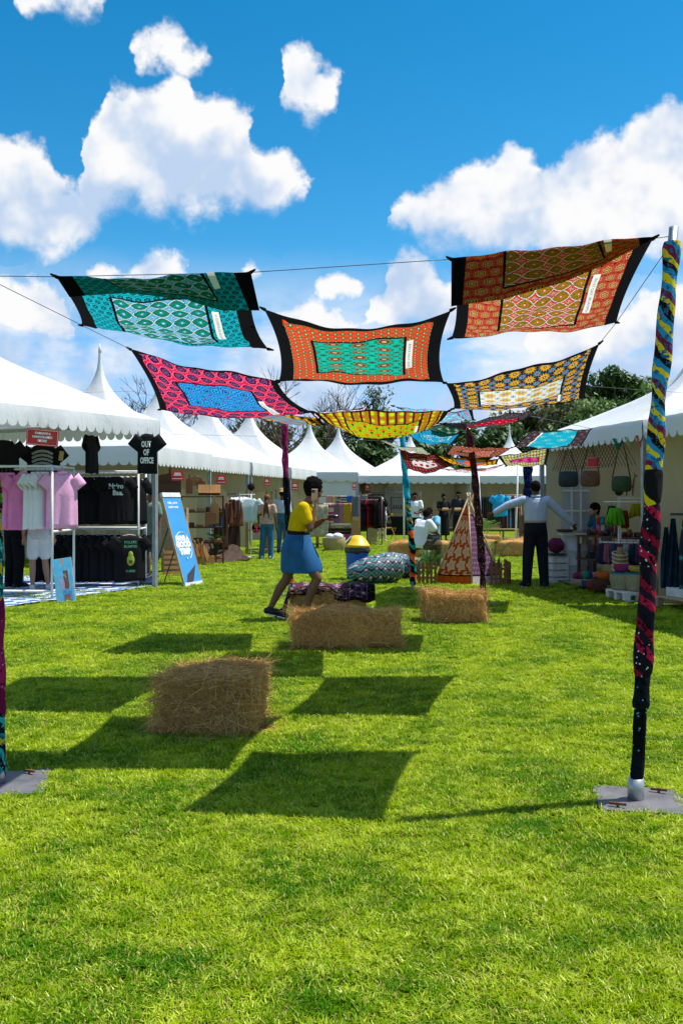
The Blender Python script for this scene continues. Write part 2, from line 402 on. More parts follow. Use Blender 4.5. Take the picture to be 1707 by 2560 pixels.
    ng.links.new(er.outputs[0], ip.inputs['Rotation']); ng.links.new(ml.outputs[0], ip.inputs['Scale'])
    ng.links.new(ip.outputs[0], go_.inputs[0])
    md = go.modifiers.new('scatter', 'NODES'); md.node_group = ng
_a, _b = G(1588, 2003), G(-4, 1962)
NOGRASS = [(_a.x + .02, _a.y, .20, .19, R(-9)), (_b.x + .02, _b.y, .22, .21, R(12)), (-4.9, 16.6, 1.4, 1.3, 0), (4.95, 15.8, 1.9, .95, R(-79.6)),
           (-.77, 6.30, .30, .26, 0), (.04, 9.62, .48, .2, 0), (-.17, 12.15, .42, .2, 0), (1.36, 11.55, .3, .2, 0)]
build_lawn()
# ---------------------------------------------------------------- tents
def pvc(name, col, tr):
    m, nt, b = newmat(name); co = texco(nt)
    n1 = noise(nt, co, 1.3, 5, .6); c = mix(nt, sstep(nt, n1, .3, .75), tuple(k * .93 for k in col), col)
    st = noise(nt, vm(nt, 'MULTIPLY', co, (1, 1, .25)), 5.0, 5, .65); c = mix(nt, sstep(nt, st, .58, .8) * .22, c, (.45, .44, .40))
    put(nt, b.inputs['Base Color'], c); b.inputs['Roughness'].default_value = .5; b.inputs['Specular IOR Level'].default_value = .3
    bn = nt.nodes.new('ShaderNodeBump'); bn.inputs['Strength'].default_value = .32; bn.inputs['Distance'].default_value = .06
    put(nt, bn.inputs['Height'], noise(nt, vm(nt, 'MULTIPLY', co, (1, 1, .4)), 3.5, 4, .55, dist=1.2)); nt.links.new(bn.outputs[0], b.inputs['Normal'])
    translucent(nt, b, c, tr); return m
roof_m = pvc('white_tent_canvas', (.66, .68, .71), .10)
wall_m = pvc('cream_tent_wall', (.52, .44, .31), .18)
lwall_m = pvc('white_tent_wall', (.72, .74, .78), .25)
pane_m = mat('clear_tent_window', (.60, .64, .74), .25, .08, 3, trans=.4, spec=.5)
post_m = mat('tent_post_steel', (.33, .37, .42), .45, .2, 10, metal=.5)
def pagoda(label, c, half, rz, eave, val, peak, walls=(), sc=12, windows=(), power=2.45, sub=12):
    t = thing('pagoda_tent', label, 'tent', (c[0], c[1], 0), rz, 'white pagoda tents round the lawn')
    m = MB(); n = 8; o = 0; K = 22
    for j in range(K + 1):                                       # square eave drawn up into a round spire
        q = j / K; s = (1 - q) ** power; rad = half * s + .035 * q; z = eave + (peak - eave) * (q ** .92)
        rnd_ = min(1, max(0, (q - .25) / .6))
        for k in range(4 * n):
            side, e = divmod(k, n); f = -1 + 2 * e / n
            x, y = ((f, -1), (1, f), (-f, 1), (-1, -f))[side]
            l = math.hypot(x, y); cx, cy = x / l, y / l
            w = .02 * math.sin(5 * f + side) * s * math.sin(math.pi * q) - .05 * (1 - f * f) * math.sin(math.pi * min(1, q * 1.4)) * s * half
            X, Y = (x * (1 - rnd_) + cx * rnd_), (y * (1 - rnd_) + cy * rnd_)
            m.v.append(V((X * rad, Y * rad, z + w)))
    N4 = 4 * n
    for j in range(K):
        for k in range(N4): m.f.append((j * N4 + k, j * N4 + (k + 1) % N4, (j + 1) * N4 + (k + 1) % N4, (j + 1) * N4 + k))
    roof = m.build('roof', roof_m, t, True)
    MB().lathe([(.045, peak - .06), (.035, peak + .02), (.004, peak + .16)], 8).build('finial', roof_m, roof, True)
    for side in range(4):
        a = R(90) * side; M = Matrix.Rotation(a, 4, 'Z')
        def fn(u, v, M=M):
            f = (u * sc) % 1.0; lob = math.sqrt(max(0, 1 - (2 * f - 1) ** 2)) if 0 < u < 1 else 0
            z = eave - (val - .09) * min(1, v * 1.0) - (.09 * lob if v == 1 else 0)
            y = -half - .012 - .02 * math.sin(v * 2.4) - .012 * math.sin(u * 23 + side) * v
            return M @ V(((u * 2 - 1) * (half + .012), y, z + .004 * math.sin(u * 31)))
        MB().grid(fn, sc * sub, 2, False).build('valance', roof_m, t, True)
        cx, cy = ((-1, -1), (1, -1), (1, 1), (-1, 1))[side]
        MB().box((cx * (half - .04), cy * (half - .04), (eave - .02) / 2), (.07, .07, eave - .02)).build('post', post_m, t)
        p0, p1 = ((-1, -1), (1, -1), (1, 1), (-1, 1))[side], ((-1, -1), (1, -1), (1, 1), (-1, 1))[(side + 1) % 4]
        MB().bar((p0[0] * (half - .04), p0[1] * (half - .04), eave - .07), (p1[0] * (half - .04), p1[1] * (half - .04), eave - .07), .05, .06).build('beam', grey_metal, t)
    for w_ in walls:
        side = {'front': 0, 'right': 1, 'back': 2, 'left': 3}[w_.split(':')[0]]; wm = lwall_m if ':' in w_ else wall_m
        M = Matrix.Rotation(R(90) * side, 4, 'Z')
        def fw(u, v, M=M, side=side):
            x = (u * 2 - 1) * (half - .09); return M @ V((x, -half + .10 + .035 * math.sin(x * 7 + side) * (.3 + .7 * (1 - v)) + .015 * math.sin(x * 17 + 3 * v), .02 + v * (eave - .1)))
        wo = MB().grid(fw, 40, 8, False).build('wall', wm, t, True)
        for wi, x0, x1, z0, z1 in windows:
            if wi != w_.split(':')[0]: continue
            po = MB().box(((x0 + x1) / 2, -half + .165, (z0 + z1) / 2), (x1 - x0, .012, z1 - z0), 0, M).build('window_panel', pane_m, wo)
            k = MB(); nx, nz = 3, 3
            for i in range(1, nx): x = x0 + (x1 - x0) * i / nx; k.box((x, -half + .178, (z0 + z1) / 2), (.035, .012, z1 - z0), 0, M)
            for i in range(1, nz): z = z0 + (z1 - z0) * i / nz; k.box(((x0 + x1) / 2, -half + .181, z), (x1 - x0, .012, .035), 0, M)
            k.build('window_bars', white_metal, wo)
    return t
LROW = math.atan2(.98, .18)
T1 = pagoda('large white tent on the left sheltering the pink shirts and black T-shirts', (-6.44, 14.9), 2.5, R(61.9), 2.80, .30, 5.1, (), 26)
T2 = pagoda('white pagoda tent behind the left clothes tent, wooden boards for sale inside', (-5.78, 22.8), 2.1, LROW, 2.62, .42, 5.05, ('back', 'right'), 18)
T3 = pagoda('second pagoda tent of the left row, red sign over aprons and white T-shirt', (-5.25, 27.3), 2.1, LROW, 2.62, .42, 5.05, ('back', 'right'), 18)
T4 = pagoda('third pagoda tent of the left row, behind the woman with braids', (-4.48, 32.2), 2.1, LROW, 2.62, .42, 5.3, ('back', 'right'), 18)
T5 = pagoda('pagoda tent of the left row just left of the walking woman', (-3.6, 37.2), 2.2, LROW, 2.62, .42, 5.45, ('back', 'right'), 18)
T6 = pagoda('white pagoda tent with a white front wall behind the woman in yellow', (-1.45, 43.4), 2.15, 0, 2.62, .42, 5.25, ('front:white', 'back'), 9)
T7 = pagoda('slim pointed pagoda tent behind the rack of dark shirts', (-.15, 46.6), 2.1, R(-14), 2.62, .42, 5.3, ('back', 'right'), 18)
T8 = pagoda('wide white tent with cream walls at the far end of the lawn', (3.25, 45.2), 2.55, 0, 2.5, .36, 4.75, ('back', 'right', 'left'), 15, (('back', .1, 1.5, .8, 2.0),))
T9 = pagoda('far end tent sheltering the blue polo shirt and clothes rails', (8.0, 45.4), 2.35, 0, 2.5, .36, 4.85, ('back', 'right'), 14)
T10 = pagoda('small far white tent just left of the man in the blue shirt', (12.0, 50.0), 2.2, R(8), 2.5, .36, 4.5, ('back',), 12)
RT1 = pagoda('white tent on the right sheltering handbags and baskets', (5.85, 15.85), 1.93, R(-79.6), 2.62, .30, 4.15, ('back', 'left'), 20, (('left', 1.02, 1.55, .9, 2.0),))
RT2 = pagoda('nearest tent at the right edge sheltering the blue aprons', (6.60, 11.85), 1.95, R(-79.6), 2.62, .30, 4.15, ('back', 'left'), 20)
T11 = pagoda('pointed tent tip showing over the right tent roof, nearer one', (13.2, 32.0), 2.0, R(5), 2.5, .4, 4.75, ('back',), 12)
T12 = pagoda('pointed tent tip showing over the right tent roof, farther left one', (13.6, 42.0), 2.0, R(5), 2.5, .4, 4.90, ('back',), 12)
# ---------------------------------------------------------------- printed cloths
def motif(nt, u, v, sp):
    nx, ny = sp['n']; U = u * nx; Vv = v * ny
    def cell(U, Vv):
        row = Vv.floor(); UU = U + mth(nt, 'MODULO', row, 2.0) * .5 if sp.get('stag') else U
        a, b = (UU.fract() - .5) * 2.0, (Vv.fract() - .5) * 2.0
        return a, b, (a * a + b * b).sqrt(), mth(nt, 'ARCTAN2', b, a)
    a, b, r, th = cell(U, Vv)
    if sp.get('dia'): r = (a.abs() + b.abs()) * .8
    if sp.get('ast'): r = (a.abs().pow(.62) + b.abs().pow(.62)).pow(1.61) * .40
    if sp.get('amp'): r = r * (1.0 + (th * float(sp.get('k', 8))).cos() * sp['amp'])
    c = ramp(nt, r / 1.5, [(p / 1.5, q) for p, q in sp['ramp']], True)
    if sp.get('ramp2'):
        a2, b2, r2, th2 = cell(U + .5, Vv + .5)
        if sp.get('amp2'): r2 = r2 * (1.0 + (th2 * float(sp.get('k2', 6))).cos() * sp['amp2'])
        c2 = ramp(nt, r2 / 1.5, [(p / 1.5, q) for p, q in sp['ramp2']], True)
        c = mix(nt, r2.lt(sp['r2']), c, c2)
    if sp.get('dots'):
        d = noise(nt, comb(nt, U * 6.0, Vv * 6.0), 2.0, 1); c = mix(nt, d.gt(.62), c, sp['dots'])
    if sp.get('stripe'):
        n_, col = sp['stripe']; c = mix(nt, (u * float(n_)).fract().lt(.28), c, col)
    return c
def kanga(name, bd, ce, hem=(.055, .03), bw=(.22, .2), line=(.006, .006, .008), tr=.52, band=None):
    m, nt, b = newmat(name)
    u, v, _ = sep(nt, texco(nt, 'UV'))
    eu = u.min(1.0 - u); ev = v.min(1.0 - v)
    c = motif(nt, u, v, bd)
    ins = eu.gt(bw[0]) * ev.gt(bw[1]); c = mix(nt, ins, c, motif(nt, u, v, ce))
    near = ((eu - bw[0]).abs().lt(.008) * ev.gt(bw[1])).max((ev - bw[1]).abs().lt(.008) * eu.gt(bw[0]))
    c = mix(nt, near, c, line)
    c = mix(nt, eu.lt(hem[0]).max(ev.lt(hem[1])), c, (.007, .007, .009))
    if band: c = mix(nt, u.gt(band[0]) * u.lt(band[1]) * v.gt(band[2]) * v.lt(band[3]), c, (.80, .80, .79))
    put(nt, b.inputs['Base Color'], c); b.inputs['Roughness'].default_value = .9; b.inputs['Specular IOR Level'].default_value = .05
    translucent(nt, b, c, tr); return m
K0 = (.008, .008, .010)
def rgb(h): # sRGB hex to linear
    return tuple(((int(h[i:i+2], 16) / 255 + .055) / 1.055) ** 2.4 if int(h[i:i+2], 16) > 10 else int(h[i:i+2], 16) / 255 / 12.92 for i in (0, 2, 4))
W_ = (.72, .74, .76)
KM = {}
def starset(a1, a2, core, dk, lt): return dict(n=(10, 9), ast=1, ramp=[(0, W_), (.045, core), (.12, W_), (.16, dk), (.20, lt), (.30, core), (.42, W_), (.52, dk), (.56, a1), (1.0, a2)], ramp2=[(0, W_), (.10, core), (.2, a2), (.34, a1)], r2=.36, amp2=.35, k2=8, dots=dk)
KM['teal'] = kanga('teal_star_print', dict(n=(21, 18), stag=1, ramp=[(0, rgb('3ac0d0')), (.16, rgb('0a2e2e')), (.36, rgb('1f9a9c')), (.46, rgb('0a3434')), (.72, rgb('20b8d4')), (.98, rgb('128a96'))], k=6, amp=.12, dots=rgb('0f6a70')),
    starset(rgb('147a66'), rgb('1c8e7c'), rgb('3a9ad8'), rgb('0b3a38'), rgb('54c8e8')), (.085, .012), (.25, .16), band=(.775, .815, .3, .72))
KM['orange'] = kanga('orange_star_print', dict(n=(14, 11), stag=1, ramp=[(0, W_), (.1, rgb('1c140c')), (.24, rgb('d8a32a')), (.40, rgb('1c140c')), (.56, rgb('e0b890')), (.64, rgb('b8462e')), (.98, rgb('9a3020'))], k=6, amp=.1, ramp2=[(0, rgb('3a1810')), (.2, rgb('c03020')), (.3, rgb('b8462e'))], r2=.32, dots=rgb('c87860')),
    starset(rgb('96701a'), rgb('a87c20'), rgb('c8301a'), rgb('2c1c08'), rgb('e85a30')), (.075, .012), (.27, .14), band=(.755, .795, .25, .7))
KM['red_green'] = kanga('orange_red_cloth_with_teal_centre', dict(n=(24, 22), stag=0, ramp=[(0, rgb('d8402a')), (.3, rgb('f05a38')), (.6, rgb('c92a14')), (.85, rgb('e2441f'))], ramp2=[(0, rgb('cfd8c0')), (.22, rgb('2f6b3a')), (.6, rgb('1d4a2a'))], r2=.62, k2=4, amp2=.35),
    dict(n=(7, 11), stag=0, ramp=[(0, rgb('c9b08a')), (.2, rgb('6a3a22')), (.44, rgb('9a8a50')), (.54, rgb('127a68')), (.78, rgb('1fb49e')), (1.0, rgb('1ab49c'))], k=10, amp=.12, ramp2=[(0, rgb('5a3a20')), (.16, rgb('0e7a66')), (.32, rgb('1cc0a8'))], r2=.34, k2=10, amp2=.3), (.085, .05), (.235, .19), band=(.775, .815, .24, .66))
KM['magenta'] = kanga('magenta_cloth_with_blue_centre', dict(n=(10.5, 8), stag=1, ramp=[(0, rgb('3a6a90')), (.18, rgb('1a1438')), (.34, rgb('5a4a80')), (.5, rgb('241440')), (.74, rgb('8a1848')), (.82, rgb('f07a90')), (.92, rgb('d81f54'))], k=14, amp=.05, dots=rgb('e0285c')),
    dict(n=(8, 7), stag=1, ramp=[(0, rgb('2a1c5a')), (.16, rgb('2f9be0')), (.3, rgb('1c2a78')), (.42, rgb('38aef0')), (.62, rgb('1c2a78')), (.74, rgb('30a4ea')), (1.0, rgb('2a3a8a')), (1.12, rgb('2890dc'))], k=8, amp=.14, ramp2=[(0, rgb('8a2a60')), (.2, rgb('2f9be0'))], r2=.22, dots=rgb('2a3a8a')), (.05, .02), (.24, .27), band=(.765, .805, .45, .9))
KM['sunflower'] = kanga('sunflower_print', dict(n=(10, 9), ramp=[(0, W_), (.1, rgb('1a120a')), (.24, rgb('e8a818')), (.62, rgb('a8640c')), (.72, rgb('241a20'))], k=12, amp=.22, ramp2=[(0, rgb('c02a20')), (.22, rgb('3aa0c8')), (.42, rgb('1a2430'))], r2=.46, k2=8, amp2=.25, dots=rgb('3a7a9a')),
    dict(n=(9, 9), ramp=[(0, rgb('e8b820')), (.2, rgb('2878b0')), (.36, rgb('f0b818')), (.68, rgb('3a2a10')), (.72, W_)], k=8, amp=.12, ramp2=[(0, rgb('3a3030')), (.14, W_), (.24, rgb('3a3030')), (.3, W_)], r2=.34), (.05, .03), (.2, .3), band=(.785, .805, .72, .92))
KM['lime'] = kanga('lime_and_yellow_print', dict(n=(13, 11), ramp=[(0, rgb('b8d818')), (.5, rgb('b8881c')), (.8, rgb('a87418'))], stripe=(15, rgb('6a1420'))),
    dict(n=(10, 10), stag=1, ramp=[(0, rgb('3a1408')), (.14, rgb('f07818')), (.46, rgb('d04410')), (.54, rgb('98b818')), (1.0, rgb('88a810'))], k=4, amp=.2, ramp2=[(0, rgb('6a2a10')), (.3, rgb('b8d818'))], r2=.34, k2=2, amp2=.4), (.04, .02), (.2, .2), band=(.775, .80, .38, .6))
KM['blue_yellow'] = kanga('blue_and_mustard_zigzag_print', dict(n=(10, 14), ramp=[(0, rgb('e8b020')), (.5, rgb('c88a10')), (.8, rgb('2a1c08'))], dia=1),
    dict(n=(4, 10), stag=1, dia=1, ramp=[(0, rgb('a8784a')), (.35, rgb('2a9ac8')), (.8, rgb('9a6a40'))]), (.05, .02), (.18, .15))
KM['crimson'] = kanga('black_cloth_with_crimson_centre', dict(n=(9, 8), stag=1, ramp=[(0, rgb('3a3038')), (.5, rgb('8a7a80')), (.58, rgb('201820')), (.9, rgb('5a5058'))]),
    dict(n=(12, 10), stag=1, ramp=[(0, rgb('e8a0b0')), (.2, rgb('c01030')), (1.0, rgb('a80c28'))], k=5, amp=.4), (.02, .02), (.14, .33))
KM['pink_white'] = kanga('pale_pink_paisley_print', dict(n=(9, 9), stag=1, ramp=[(0, rgb('c05a78')), (.3, rgb('f0e0e8')), (.8, rgb('d890a8'))], k=3, amp=.3),
    dict(n=(8, 8), ramp=[(0, rgb('9a4a60')), (.4, rgb('e8d8e0')), (.9, rgb('b8a0c0'))], k=5, amp=.3), (.05, .03))
KM['cyan_pink'] = kanga('cyan_cloth_with_pink_stripes', dict(n=(10, 9), ramp=[(0, rgb('6ac8d8')), (.5, rgb('3a9ab8')), (.9, rgb('88d0dc'))], stripe=(9, rgb('d870a0'))),
    dict(n=(7, 7), ramp=[(0, rgb('d880a8')), (.4, rgb('58b8d0')), (1, rgb('a8dce8'))], dia=1), (.05, .03))
KM['green'] = kanga('green_patchwork_print', dict(n=(8, 8), ramp=[(0, rgb('3a5a48')), (.6, rgb('1c2c28')), (.9, rgb('4a6a58'))], dia=1),
    dict(n=(5, 4), ramp=[(0, rgb('c8b0b8')), (.4, rgb('3a7a58')), (.85, rgb('203830'))], dia=1), (.04, .04))
KM['aqua'] = kanga('bright_aqua_print', dict(n=(9, 9), stag=1, ramp=[(0, rgb('0c4a78')), (.4, rgb('28b0d8')), (.75, rgb('0f5f90')), (.95, rgb('1c98c4'))], k=6, amp=.15),
    dict(n=(4, 4), ramp=[(0, W_), (.2, rgb('1c8ab0')), (.5, W_), (.6, rgb('1694b8'))], k=8, amp=.35), (.04, .03), (.2, .3), band=(.8, .83, .3, .7))
KM['aqua_brown'] = kanga('turquoise_flower_cloth_with_brown_ends', dict(n=(9, 7), stag=1, ramp=[(0, rgb('b09a50')), (.2, rgb('3a2430')), (.5, rgb('2a7a98')), (.6, rgb('4a2a30'))]),
    dict(n=(4, 5), stag=1, ramp=[(0, rgb('d8e8b0')), (.12, rgb('18a0b8')), (.3, rgb('b8e0d8')), (.38, rgb('16a6c0'))], k=8, amp=.4), (.02, .03), (.2, .05), band=(.18, .205, .06, .94))
KM['brown'] = kanga('rust_brown_scroll_print', dict(n=(14, 12), stag=1, ramp=[(0, rgb('c88a70')), (.4, rgb('6a2a20')), (.9, rgb('a05a48'))]),
    dict(n=(6, 6), ramp=[(0, rgb('d8b8a8')), (.2, rgb('8a4030')), (.6, rgb('d8a898')), (.7, rgb('a85a44'))], k=4, amp=.3), (.03, .03))
KM['olive'] = kanga('grey_olive_small_print', dict(n=(20, 16), stag=1, ramp=[(0, rgb('d0d0b8')), (.4, rgb('8a9478')), (.9, rgb('a8b098'))]),
    dict(n=(12, 12), ramp=[(0, rgb('8a4a40')), (.5, rgb('c8c0b8')), (.9, rgb('90988a'))], k=5, amp=.3), (.03, .03), (.3, .2))
KM['maroon'] = kanga('maroon_cloth_with_red_dots_on_white', dict(n=(14, 10), ramp=[(0, rgb('c06a60')), (.4, rgb('701818')), (.9, rgb('4a2024'))], dia=1),
    dict(n=(7, 6), stag=1, ramp=[(0, rgb('b01830')), (.5, rgb('901428')), (.62, W_), (.9, rgb('d8c8cc'))]), (.03, .03), (.2, .3))
KM['gold'] = kanga('gold_cloth_with_orange_and_blue_blocks', dict(n=(10, 12), ramp=[(0, rgb('f0b818')), (.6, rgb('b87a10')), (.9, rgb('2a2010'))], stripe=(3, rgb('e0a010'))),
    dict(n=(3, 3), ramp=[(0, rgb('f06018')), (.6, rgb('d84a10')), (.9, rgb('2878a8'))], dia=1), (.04, .03), (.25, .22))
KM['fuchsia'] = kanga('striped_cloth_with_fuchsia_centre', dict(n=(16, 8), ramp=[(0, rgb('e8f0e8')), (.35, rgb('2a8aa0')), (.6, rgb('b8a028')), (.9, rgb('142028'))], stripe=(16, rgb('c8a830'))),
    dict(n=(5, 3), ramp=[(0, rgb('d84a90')), (.4, rgb('a01860')), (.5, rgb('e080b0')), (.56, rgb('a81460'))], k=6, amp=.3), (.06, .04), (.2, .36))
def cloth(name, label, mk, FL, FR, BL, BR, sf=.0, sb=.0, sm=.05, band=None, flap=None, seed=0, group='printed cloths strung over the lawn', side=0.0):
    a, b, c, d = P(*FL), P(*FR), P(*BL), P(*BR); rr = random.Random(seed); ph = [rr.uniform(0, 6) for _ in range(6)]
    def S(u, v):
        p = (a * (1 - u) + b * u) * (1 - v) + (c * (1 - u) + d * u) * v
        q = 4 * u * (1 - u); w = 4 * v * (1 - v)
        p = p + V((0, 0, -(sf * (1 - v) ** 1.5 * q + sb * v * v * q + sm * w * (.35 + .65 * q))))
        p.x += side * w * (1 if u < .5 else -1) * (abs(u - .5) * 2) ** 2          # edges pulled in between the knots
        k = q ** .6
        p.z += .011 * k * math.sin(9 * u + 5 * v + ph[0]) + .009 * k * math.sin(17 * v - 6 * u + ph[1]) + .005 * k * math.sin(26 * u + 11 * v + ph[2]) + sum(.016 * math.exp(-((u - cu) ** 2 + (v - cv) ** 2) / .035) * math.sin(14 * math.atan2(v - cv, u - cu + 1e-6)) * min(1, 9 * math.hypot(u - cu, v - cv)) for cu in (0, 1) for cv in (0, 1))
        return p
    o = MB().grid(S, 40, 40).build('printed_cloth', KM[mk], None, True); tag(o, label, 'cloth', group)
    for (u, v) in ((0, 0), (1, 0), (0, 1), (1, 1)):
        p = S(u, v); e = p + (p - S(.5, .5)).normalized() * .035
        MB().tube([p - (e - p) * .3, p, e], [.010, .010, .005], 6).build('corner_knot', black_cloth, o, True)
    if band:
        u0, u1, v0, v1, txt = band
        if txt:
            me = text_mesh(txt, 1.0, -.005); xs = [q.co.x for q in me.vertices]; zs = [q.co.z for q in me.vertices]
            x0, x1, z0, z1 = min(xs), max(xs), min(zs), max(zs)
            for q in me.vertices:
                t = (q.co.x - x0) / (x1 - x0); s = (q.co.z - z0) / (z1 - z0)
                q.co = S(u0 + (u1 - u0) * (.28 + .44 * s), v1 + (v0 - v1) * (.06 + .88 * t)) + V((0, 0, -.005))
            me.name = 'lettering'; link('lettering', me, ink_black, o)
    if flap:                                                        # part folded over the wire and hanging in front
        pts, vv = flap
        def Fp(u, v):
            i = min(int(u * (len(pts) - 1)), len(pts) - 2); f = u * (len(pts) - 1) - i; f = f * f * (3 - 2 * f)
            low = P(*pts[i]) * (1 - f) + P(*pts[i + 1]) * f; t = S(u, 0) + V((0, -.012, .004))
            p = t * (1 - v) + low * v; p.y += .03 * math.sin(8 * u + 3) * v; return p
        m = MB().grid(Fp, 40, 14)
        for k, (x, y) in m.uv.items(): m.uv[k] = (x, .5 - y * vv)
        fo = m.build('folded_front', KM[mk], o, True)
        fo.modifiers.new('thickness', 'SOLIDIFY').thickness = .003
    return o
cloth('c', 'teal and green star cloth, nearest on the left', 'teal', (142, 692, 5.0), (627, 681, 4.95), (205, 813, 5.95), (672, 873, 5.85), .02, .02, .10, (.775, .815, .3, .72, 'JUMULIA KUHEREZE N'), ([(175, 742, 5.05), (330, 735, 5.06), (470, 748, 5.06), (560, 775, 5.04), (650, 779, 5.0)], .47), 1, side=.04)
cloth('c', 'orange and brown star cloth tied to the front right pole', 'orange', (1127, 648, 4.85), (1632, 596, 4.72), (1128, 845, 5.85), (1540, 806, 5.9), .0, .02, .06, (.755, .795, .25, .7, 'NIMEHAURI YAO TAYARI'), ([(1128, 766, 4.92), (1250, 752, 4.92), (1400, 706, 4.90), (1520, 655, 4.86), (1615, 606, 4.76)], .47), 2, side=.03)
cloth('c', 'orange red cloth with a turquoise centre, sagging in the middle of the canopy', 'red_green', (660, 773, 5.5), (1128, 775, 5.5), (697, 955, 6.75), (1110, 957, 6.75), .11, .0, .03, (.775, .815, .24, .66, 'ENZI KUISHI KWA'), None, 3, side=.05)
cloth('c', 'magenta cloth with a bright blue centre', 'magenta', (326, 873, 6.95), (692, 952, 6.85), (400, 1024, 8.15), (784, 1031, 8.15), .02, .06, .06, (.765, .805, .45, .9, 'PENDO LA KWELI'), None, 4, side=.04)
cloth('c', 'yellow and white sunflower cloth on the right', 'sunflower', (1113, 957, 6.8), (1498, 858, 6.8), (1132, 1022, 8.15), (1462, 994, 8.2), .05, .04, .07, (.78, .80, .72, .9, None), None, 5, side=.03)
cloth('c', 'lime green and yellow cloth bellying down in the middle', 'lime', (784, 1030, 8.15), (1122, 1027, 8.15), (850, 1062, 9.45), (1080, 1058, 9.45), .0, .13, .12, (.77, .79, .4, .6, None), None, 6)
cloth('c', 'blue and mustard zigzag cloth below the magenta one', 'blue_yellow', (560, 1012, 9.4), (800, 1046, 9.4), (650, 1046, 10.7), (812, 1062, 10.7), .02, .02, .03, None, None, 7)
cloth('c', 'black cloth with a crimson centre below the sunflower cloth', 'crimson', (1093, 1058, 9.4), (1332, 1026, 9.4), (1160, 1073, 10.6), (1312, 1046, 10.6), .02, .02, .03, None, None, 8)
cloth('c', 'pale pink cloth peeping over the lime green one', 'pink_white', (775, 1029, 9.5), (926, 1011, 9.5), (800, 1052, 10.7), (895, 1046, 10.7), .03, .0, .03, None, None, 9)
cloth('c', 'cyan cloth with pink stripes behind the sunflower cloth', 'cyan_pink', (983, 1015, 9.5), (1180, 1022, 9.5), (1090, 1052, 10.6), (1185, 1050, 10.6), .03, .0, .02, None, None, 10)
cloth('c', 'dark green patchwork cloth beside the tall dark pole', 'green', (1058, 1064, 10.8), (1172, 1060, 10.8), (1085, 1080, 11.9), (1168, 1082, 11.9), .0, .02, .02, None, None, 11)
cloth('c', 'bright aqua print cloth left of the dark pole', 'aqua', (1010, 1076, 11.5), (1162, 1072, 11.5), (1045, 1106, 12.8), (1128, 1109, 12.8), .01, .01, .02, (.8, .83, .3, .7, None), None, 12)
cloth('c', 'turquoise flower cloth with brown ends at the right', 'aqua_brown', (1330, 1075, 12.5), (1476, 1073, 12.5), (1280, 1119, 14.0), (1452, 1115, 14.0), .01, .01, .02, (.18, .2, .1, .9, None), None, 13)
cloth('c', 'rust brown scroll print cloth behind the dark pole', 'brown', (1130, 1112, 13.0), (1278, 1119, 13.0), (1112, 1134, 14.3), (1240, 1142, 14.3), .02, .02, .03, None, None, 14)
cloth('c', 'grey olive cloth left of the turquoise wrapped pole', 'olive', (946, 1100, 13.0), (1060, 1121, 13.0), (1000, 1121, 14.2), (1078, 1135, 14.2), .02, .02, .02, None, None, 15)
cloth('c', 'maroon cloth with red dots on white behind the turquoise pole', 'maroon', (998, 1124, 13.6), (1085, 1136, 13.6), (1018, 1172, 15.0), (1128, 1164, 15.0), .02, .08, .03, None, None, 16)
cloth('c', 'gold and orange block cloth low behind the dark pole', 'gold', (1090, 1137, 14.0), (1246, 1147, 14.0), (1128, 1160, 15.3), (1240, 1160, 15.3), .03, .03, .03, None, None, 17)
cloth('c', 'striped cloth with fuchsia centre beside the right tent', 'fuchsia', (1243, 1140, 14.0), (1374, 1116, 14.0), (1264, 1166, 15.3), (1364, 1163, 15.3), .02, .0, .02, None, None, 18)
cloth('c', 'dull pink cloth hanging lowest below the gold one', 'pink_white', (1090, 1168, 15.0), (1262, 1160, 15.0), (1122, 1176, 16.0), (1232, 1172, 16.0), .06, .04, .02, None, None, 19)
# ---------------------------------------------------------------- wrapped poles
def wrapmat(name, cols, turns=2.0, pitch=3.0, dots=None, nz=.35, sharp=True):
    m, nt, b = newmat(name); u, v, _ = sep(nt, texco(nt, 'UV')); co = texco(nt)
    s = (v * pitch + u * turns + (noise(nt, co, 8.0, 2, .5) - .5) * nz * 1.6).fract()
    n = len(cols); c = ramp(nt, s, [(i / n, q) for i, q in enumerate(cols)], True)
    if dots:
        vo = nt.nodes.new('ShaderNodeTexVoronoi'); vo.inputs['Scale'].default_value = 42; put(nt, vo.inputs['Vector'], co)
        c = mix(nt, N(nt, vo.outputs['Distance']).lt(.20) * noise(nt, co, 7, 2).gt(.5), c, dots)
        c = mix(nt, sstep(nt, noise(nt, co, 45, 2, .5), .56, .60), c, tuple(k * .45 for k in cols[-1]))
    put(nt, b.inputs['Base Color'], c); b.inputs['Roughness'].default_value = .85; b.inputs['Specular IOR Level'].default_value = .1
    bn = nt.nodes.new('ShaderNodeBump'); bn.inputs['Strength'].default_value = .5; bn.inputs['Distance'].default_value = .015
    put(nt, bn.inputs['Height'], noise(nt, vm(nt, 'MULTIPLY', co, (1, 1, .35)), 40, 3)); nt.links.new(bn.outputs[0], b.inputs['Normal']); return m
